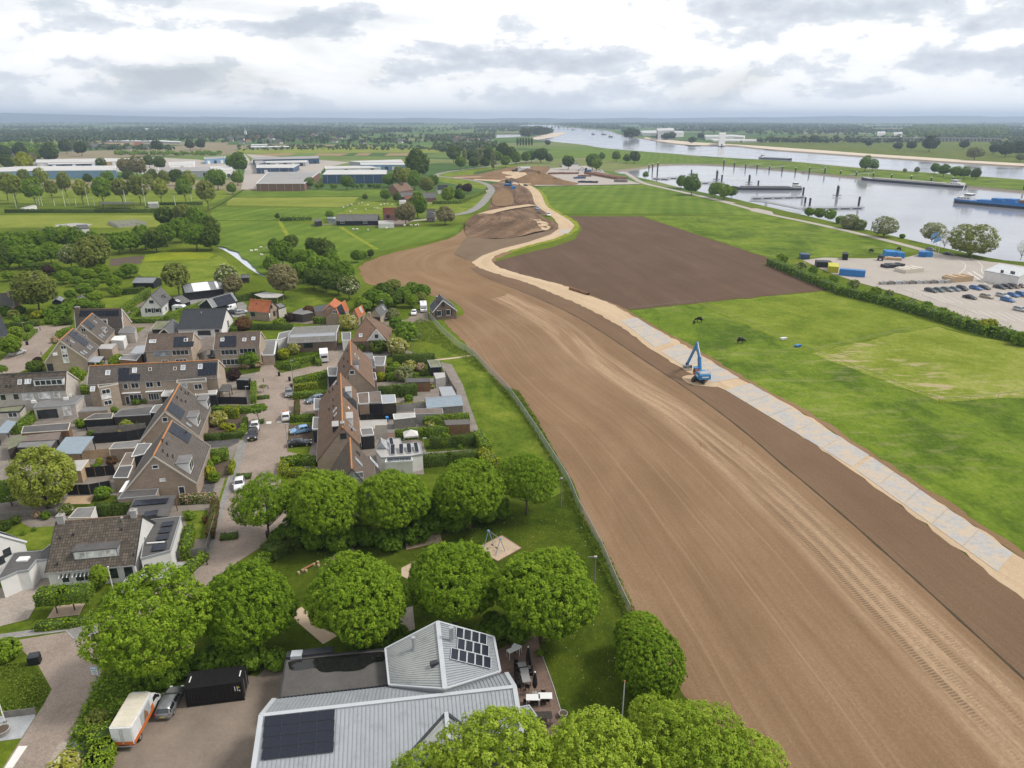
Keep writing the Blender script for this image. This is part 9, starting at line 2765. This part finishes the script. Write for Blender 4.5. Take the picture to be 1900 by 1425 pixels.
flat('farm_shed','white-walled annex beside the upper farm',C2(1190,678,1240,675,1240,688,1192,690),2.8,'wwall','fpale',None,cat='shed')
HP('bungalow','long low thatched-grey bungalow before the tree belt',C1(285,893),C1(560,873),4.6,2.4,4,C1(420,912),'bbrown','tbrown')
flat('farm_shed','white flat hut at the bungalow end',C1(560,862,640,858,655,885,580,890),3,'wwall','fdark','dtrim',cat='shed')
sheet('manure_pad',C1(400,860,560,845,680,855,640,872,420,875),'concrete',.05)
flat('manure_store','pale concrete-walled manure store on the crop field',C1(790,832,1000,820,1075,840,860,858),1.8,'concrete','fmoss','concrete',cat='manure store')
for(x,t_,b_)in[(120,640,735),(270,662,718),(292,665,716),(312,637,722),(403,668,722),(480,607,727),(510,668,714),(560,666,718),(650,572,716),(695,658,718),(930,605,734),(1070,572,722),(1290,642,724),(1412,636,708)]:
 b=G(*C1(x,b_));tp=C1(x,t_)
 hh=onray(tp[0],tp[1],b,Vec((0,1,0))).z
 own=thing('floodlight_mast','slender white floodlight mast round the sports ground','floodlight',tuple(b),0,'sports ground masts')
 part('mast',MB().tb(b,b+UZ(hh),.16,.1,n=6),'fwhite',own)
 part('floodlight',MB().box(b+Vec((0,-.2,hh)),(1.,.4,.4)),'galv',own)
slab('grandstand','low open stand with dark flat roof at the sports ground',C1(720,690,985,690,985,702,745,704),4.,'fdark',cat='stand',legm='dtrim')
flat('kiosk','pale flat kiosk beside the stand',C1(1085,692,1160,690,1158,702,1088,704),3.2,'grey_render','fpale','wtrim',cat='kiosk')
flat('clubhouse','white low clubhouse at the corner of the sports ground',C1(150,735,250,712,268,718,180,740),2.6,'wwall','fpale',None,cat='clubhouse')
pm('rpale',(.46,.45,.43),.12,.05,.8);pm('roof_mid',(.27,.26,.25),.2,.05,.85);pm('clad_grey',(.36,.37,.38),.12,.1,.6);pm('clad_blue',(.19,.31,.46),.12,.1,.6);pm('clad_tan',(.4,.3,.17),.15,.1,.7)
def works(f,q,h,wl_,rf,tr,lb,ribs=0,doors=0):
 o=flat('industrial_shed',lb,f(*q),h,wl_,rf,tr,cat='industrial shed',tw=.5,rim=.2,grp='industrial sheds')
 P=[Vec((*p,0))for p in o['_poly']]
 e=front_edge(o);a,b=P[e],P[(e+1)%len(P)]
 d=(b-a).normalized();nrm=Vec((d.y,-d.x,0));L=(b-a).length;rz=azi(d)
 for i in range(ribs):
  p=a+d*L*(i+.5)/ribs+nrm*.1
  part('wall_rib',MB().box((p.x,p.y,h*.47),(.35,.2,h*.92),rz),'gtrim',o)
 for i in range(doors):
  p=a+d*L*(i+.5)/doors+nrm*.12
  part('loading_door',MB().box((p.x,p.y,2.1),(4.,.22,4.2),rz),MT['glass' if i%2 else 'wtrim'],o)
 return o
W=[(C2,(228,472,606,470,492,556,140,557),6.5,'bred','roof_mid','wtrim','wide flat brick hall with white roof edge and grey roof',6,0),(C2,(660,456,1100,456,1098,488,626,491),8.5,'bclad','rpale','gtrim','dark blue ribbed hall behind the meadow trees',7,0),(C2,(145,418,455,415,410,440,142,441),6.5,'bclad','rpale','wtrim','small blue hall behind the brick hall',4,2),(C2,(120,366,600,352,600,372,115,382),7,'bclad','roof_mid','dtrim','long dark blue hall at the back of the estate',0,8),(C2,(150,388,520,382,500,400,140,404),5,'clad_grey','rpale','wtrim','long pale hall before the dark blue one',0,6),(C2,(820,392,1200,380,1220,398,910,400),7,'clad_grey','rpale','wtrim','white and grey hall beside the massive dark tree',0,5),(C2,(905,402,1220,400,1230,418,910,418),6.5,'clad_blue','rpale','wtrim','light blue fronted hall beside the massive tree',0,6),(C2,(645,430,960,425,1040,440,650,448),5,'wwall','rpale','wtrim','white low hall behind the dark blue hall',0,4),(C1,(-100,445,160,430,850,425,850,458,240,462,-100,470),8,'clad_blue','rpale','wtrim','very long light blue hall behind the avenue',12,0),(C1,(270,378,780,372,760,395,270,402),6,'wwall','rpale','wtrim','white office block behind the light blue hall',0,7),(C1,(350,405,720,392,720,408,360,415),5,'bclad','rpale','wtrim','white and dark blue office front',0,5),(C1,(770,372,1120,368,1100,390,780,396),5,'clad_tan','rpale','ctrim','beige hall behind the brown trees',0,3),(C1,(1240,400,1430,392,1420,415,1245,425),6,'wwall','rpale','wtrim','white sawtooth hall beside the dark trees',0,3),(C1,(1160,440,1545,432,1550,462,1170,468),6.5,'clad_grey','roof_mid','wtrim','grey hall with white edge by the road',0,4),(C1,(1545,432,1690,425,1712,455,1560,465),8,'wwall','rpale','wtrim','white two-storey hall at the road corner',0,2),(C1,(1500,362,1655,355,1650,368,1505,375),7,'clad_blue','roof_mid','wtrim','blue-windowed hall behind the timber yard',0,3),(C1,(1860,370,1900,368,1950,400,1880,420),6,'bclad','roof_mid','dtrim','dark blue hall at the estate road',0,1)]
for(f,q,h_,wl_,rf,tr,lb,rb_,dr)in W:works(f,q,h_,wl_,rf,tr,lb,rb_,dr)
sheet('estate_yard',C2(60,470,115,370,60,340,640,385,830,400,640,440,600,500,500,560,140,600,60,590),'apale',.03)
sheet('estate_yard',C1(240,380,1150,365,1450,380,1700,420,1780,520,1200,500,900,470,200,440),'apale',.034)
strip(C1(1780,340,1810,370,1830,420,1815,480,1800,600),7,'estate_road','apale',.05,n=20)
def tree_mass(name,px,n,h,leaf,lab,quads=16,world=None,seed=1,flat_=1.):
 P=world or[(p.x,p.y)for p in(G(*q)for q in px)]
 r=np.random.RandomState(seed)
 xs,ys=[p[0]for p in P],[p[1]for p in P]
 X=np.zeros((0,2))
 while len(X)<n:
  Q=np.column_stack([r.uniform(min(xs),max(xs),n*2),r.uniform(min(ys),max(ys),n*2)])
  ins=np.zeros(len(Q),bool);j=len(P)-1
  for i in range(len(P)):
   (xi,yi),(xj,yj)=P[i],P[j]
   ins^=((yi>Q[:,1])!=(yj>Q[:,1]))&(Q[:,0]<(xj-xi)*(Q[:,1]-yi)/((yj-yi)or 1e-9)+xi);j=i
  X=np.concatenate([X,Q[ins]])
 X=X[:n]
 H=h*r.uniform(.55,1.25,n);Wd=H*r.uniform(.4,.62,n)*flat_
 d=blob_dir(r,n*quads,-.7).reshape(n,quads,3)
 rad=r.uniform(.65,1.,(n,quads,1))
 c=d*rad*np.stack([Wd,Wd,H*.46],axis=1)[:,None,:]
 c[:,:,2]+=(H*.52)[:,None]
 c[:,:,0]+=X[:,0:1];c[:,:,1]+=X[:,1:2]
 nn=d+np.array([0,0,.4])+r.normal(0,.3,d.shape)
 sz=(Wd[:,None]*r.uniform(.34,.6,(n,quads))).ravel()
 tr=np.repeat(r.uniform(0,1,n),quads)*.6+r.uniform(0,.4,n*quads)
 o0=np.array((P[0][0],P[0][1],0))
 V=leaf_arrays(c.reshape(-1,3)-o0,nn.reshape(-1,3),sz,r,.8)
 o=put(name,leaf_mesh(name,V,tr),MT[leaf],loc=tuple(o0))
 return tag(o,lab,None,None,'stuff')
i_s=40
for(f,q,n,h,lf,lb)in[(C1,(0,185,130,182,640,195,640,225,0,232),150,13,'lfar','distant dark tree belt behind the pale crop field'),(C1,(630,170,1000,155,1900,165,1900,260,1350,255,900,232,640,228),330,13,'lfar','distant village trees beyond the greenhouses'),(C2,(0,145,420,130,800,160,1100,200,1480,215,1500,265,1100,275,700,270,300,272,0,275),380,13,'lfar','distant village trees behind the orchards'),(C1,(430,268,640,262,800,285,1300,300,1300,318,900,318,520,312,430,305),70,9,'lfar','bushy gardens before the estate'),(C1,(0,290,200,285,420,300,420,345,300,360,0,360),60,12,'lmid','leafy gardens behind the light blue hall'),(C1,(850,335,1620,338,1620,352,850,350),70,6,'lmid','row of rounded shrubs behind the estate'),(C2,(0,285,1000,278,1400,290,1560,300,1560,315,900,312,0,318),160,5,'lfar','orchard rows before the village'),(C2,(1000,165,1280,155,1285,185,1000,190),90,14,'lfar','distant wood in the open fields'),(C2,(1300,165,1720,135,1800,150,1790,160,1500,180,1320,190),50,11,'lfar','distant scattered copse by the lake'),(C2,(1380,215,1560,205,1900,200,1900,245,1560,260,1400,255),120,11,'lfar','village trees by the lake'),(C2,(1450,290,1640,285,1900,270,1900,300,1700,330,1500,335),60,12,'lfar','trees behind the tall stand'),(C3,(0,140,330,130,330,180,0,190),120,12,'lfar','distant trees on the lake shore'),(C3,(0,120,400,112,400,128,0,132),120,14,'lfar','far woods beyond the lake'),(C3,(330,150,460,142,560,155,570,180,440,190,340,205),100,12,'lfar','willow wood on the river point'),(C3,(620,120,800,112,1060,135,1090,160,1000,165,850,150,640,133),200,16,'lfar','distant wood on the far river shore'),(C3,(1080,155,1180,155,1220,190,1200,215,1120,210,1090,190),70,13,'lfar','wooded point on the far river shore'),(C3,(1190,135,1500,115,1900,118,1900,185,1700,190,1500,160,1300,150),260,17,'lfar','woods behind the riverside factory'),(C4,(0,100,500,98,900,105,1020,140,1020,175,760,165,400,168,200,150,60,130),420,18,'lfar','long dark wood across the river'),(C4,(1190,150,1250,112,1800,112,1800,185,1400,187,1200,182),340,20,'ldark','dense poplar plantation across the river'),(C4,(1760,150,1950,140,1950,205,1760,195),70,14,'lfar','wood edge beside the poplar plantation'),(C4,(1700,210,1900,205,1980,270,1740,268),50,11,'lfar','willow thicket on the floodplain'),]:
 i_s+=1
 tree_mass('distant_wood',f(*q),int(n*2.3),h,lf,lb,quads=22 if lf!='lfar' or h<8 else 16,seed=i_s)
r_=np.random.RandomState(77)
RIV=[(p.x,p.y)for p in(G(*q)for q in river)]
LAK=[(p.x,p.y)for p in(G(*q)for q in lake)]
k_=0
while k_<70:
 y=1900+8500*r_.uniform(0,1)**1.3
 x=r_.uniform(-.8,.8)*y
 L=r_.uniform(150,700)*(y/3000)**.5;w=r_.uniform(12,90)*(y/3000)
 a=r_.uniform(-.25,.25)
 cs,sn=cos(a),sin(a)
 Q=[(x+u*cs-v*sn,y+u*sn+v*cs)for u,v in((-L,-w),(L,-w),(L,w),(-L,w))]
 if any(inside(q,RIV)or inside(q,LAK)for q in Q+[(x,y),((Q[0][0]+x)/2,(Q[0][1]+y)/2),((Q[1][0]+x)/2,(Q[1][1]+y)/2)]):continue
 tree_mass('distant_wood',None,int(120+160*r_.uniform()),13,'lfar','hazy hedgerow or copse on the far plain',quads=12,world=Q,seed=100+k_)
 k_+=1
WALLM=MB().box((0,0,1.6),(10,7.5,3.2)).mesh('village_wall')
def roof_mesh():
 m=MB();x,y=5.3,4.1
 a,b=(-x,0,7.2),(x,0,7.2)
 for s in(-1,1):
  q=[(-x,s*y,3.),(x,s*y,3.),b,a]
  m.face(q if s<0 else q[::-1], PP(0,5,10,5,10,0,0,0)if s<0 else PP(0,0,10,0,10,5,0,5))
 m.face([(-x,-y,3.),a,(-x,y,3.)]);m.face([(x,-y,3.),(x,y,3.),b]);m.face([(-x,-y,3.),(-x,y,3.),(x,y,3.),(x,-y,3.)])
 return m.mesh('village_roof')
ROOFM=roof_mesh()
WINM=MB().box((0,-3.78,1.7),(1.6,.06,1.3)).mesh('village_window')
rv=random.Random(21)
RW={'tile_red':'red-roofed','tgrey':'grey-roofed','tbrown':'brown-roofed','tblack':'dark-roofed'}
def vscatter(f,q,n,where):
 P=[G(*p)for p in f(*q)]
 xs,ys=[p.x for p in P],[p.y for p in P]
 pl=[(p.x,p.y)for p in P]
 got=[]
 while len(got)<n:
  x,y=rv.uniform(min(xs),max(xs)),rv.uniform(min(ys),max(ys))
  if not inside((x,y),pl)or any((x-a)**2+(y-b)**2<20**2 for a,b in got):continue
  got.append((x,y))
  rf=rv.choice(['tile_red','tgrey','tgrey','tbrown','tblack']);wl_=rv.choice(['wwall','blight','bred','wwall','bsand'])
  own=thing('village_house',f"{RW[rf]} {'white' if wl_ == 'white_wall' else 'brick'} house {where}",'house',(x,y,0),rv.uniform(-.5,.5),'far village houses')
  s=rv.uniform(1.,1.7);own.scale=(s,s,s)
  o=put('wall',WALLM,MT[wl_],own);set_mat(o,MT[wl_])
  o=put('roof',ROOFM,MT[rf],own);set_mat(o,MT[rf])
  for xx in(-2.6,0,2.6):put('window',WINM,'glass',own,loc=(xx,0,0))
vscatter(C1,(1350,205,1900,205,1900,255,1400,250),22,'in the far village below the spire')
vscatter(C2,(0,195,700,200,1350,250,1350,275,700,272,0,270),36,'among the far village trees')
vscatter(C2,(1380,235,1900,215,1900,250,1420,262),14,'in the lakeside hamlet')
vscatter(C1,(500,295,850,300,1150,290,1150,308,520,322),9,'in the gardens before the estate')
vscatter(C1,(20,340,240,330,240,372,20,380),6,'beside the yellow-green tree')
vscatter(C1,(0,110,600,100,1900,120,1900,150,700,150,0,150),22,'far out on the hazy plain')
vscatter(C2,(0,100,1000,110,1000,140,0,130),16,'on the hazy plain behind the village')
def spire(px,h,lab):
 p=G(*px)
 own=thing('church',lab,'church',tuple(p))
 part('tower',MB().box((p.x,p.y,h*.28),(6,6,h*.56)),'wwall',own)
 part('spire',MB().lt((p.x,p.y,h*.56),[(3.6,0),(1.2,h*.2),(.1,h*.44)],8),'zinc',own)
 part('nave',MB().box((p.x+12,p.y,5),(22,10,10)),'bred',own)
spire(C1(1807,222),38,'white church spire above the far village trees')
def longhouse(f,q,h,lab,wall='wwall',roof='rpale',cat='greenhouse'):
 flat(cat.replace(' ','_'),lab,f(*q),h,wall,roof,'wtrim',cat=cat,tw=.5)
longhouse(C1,(740,237,1200,240,1330,248,1320,252,1180,246,730,243),4,'long low glass nursery beyond the crop field','gsky','blind')
longhouse(C1,(1070,152,1245,150,1260,160,1065,163),6,'distant white nursery hall in the woods','gsky','blind')
longhouse(C2,(105,268,220,266,222,272,104,275),6,'grey nursery shed beside the far village','clad_grey')
longhouse(C2,(100,284,380,281,380,286,100,289),4,'long white nursery tunnel before the village','gsky','blind')
for(f,q,h,lb)in[(C3,(1340,152,1460,148,1470,165,1350,168),26,'tall grey factory block across the river'),(C3,(1220,168,1350,165,1500,175,1510,185,1240,185),10,'long pale factory hall across the river'),(C3,(1400,170,1530,170,1540,182,1410,184),14,'stepped factory hall across the river'),(C3,(1800,183,1845,182,1848,192,1803,193),26,'white factory tower across the river'),(C3,(1690,200,1900,197,1990,205,1980,213,1700,212),8,'low white factory sheds across the river'),(C4,(25,160,200,158,212,168,30,170),9,'pale silo hall across the river'),(C4,(60,182,380,186,400,194,80,192),4,'flat quay sheds across the river'),(C4,(1040,140,1085,139,1086,147,1040,148),12,'pale hall at the wood edge across the river'),(C4,(1135,144,1185,143,1186,151,1136,152),12,'white hall beside the poplar plantation')]:
 works(f,q,h,'clad_grey' if 'grey' in lb else 'wwall','rpale','wtrim',lb,0,3)
def viaduct():
 a,b=G(*C4(945,196)),G(*C4(1760,200))
 own=thing('viaduct','low grey viaduct on many piers across the floodplain','viaduct',tuple(a))
 part('deck',MB().bar(a+UZ(9),b+UZ(9),12,2.2),'concrete',own)
 n=40
 for i in range(n+1):
  p=a.lerp(b,i/n)
  part('pier',MB().box((p.x,p.y,4),(3.2,9,8)),'concrete',own)
viaduct()
def mast(px,h,w,lab):
 p=G(*px)
 own=thing('transmission_mast',lab,'mast',tuple(p))
 for s in((-1,-1),(1,-1),(1,1),(-1,1)):part('leg',MB().bar((p.x+s[0]*w,p.y+s[1]*w,0),(p.x,p.y,h),w*.25),'mgrey',own)
 for k in(.3,.55,.8):part('brace',MB().box((p.x,p.y,h*k),(w*2*(1-k)+w*.3,w*.3,w*.3)),'mgrey',own)
mast((951,224.5),150,4,'slender radio mast on the horizon beyond the lake')
mast((1055,224.5),170,5,'tall radio mast on the horizon beyond the river')
mast((228,225),150,4,'mast on the wooded ridge')
strip(C1(1500,770,1640,700,1790,600),2.5,'field_ditch','gdark',.06,n=10)
strip(C2(-40,655,400,655,920,650),2.5,'field_ditch','gdark',.066,n=16)
strip(C2(-160,828,100,830,300,828),2.5,'field_ditch','gdark',.066,n=10)
strip(C3(640,783,1200,780,1900,777),2.,'field_ditch','gdark',.066,n=16)
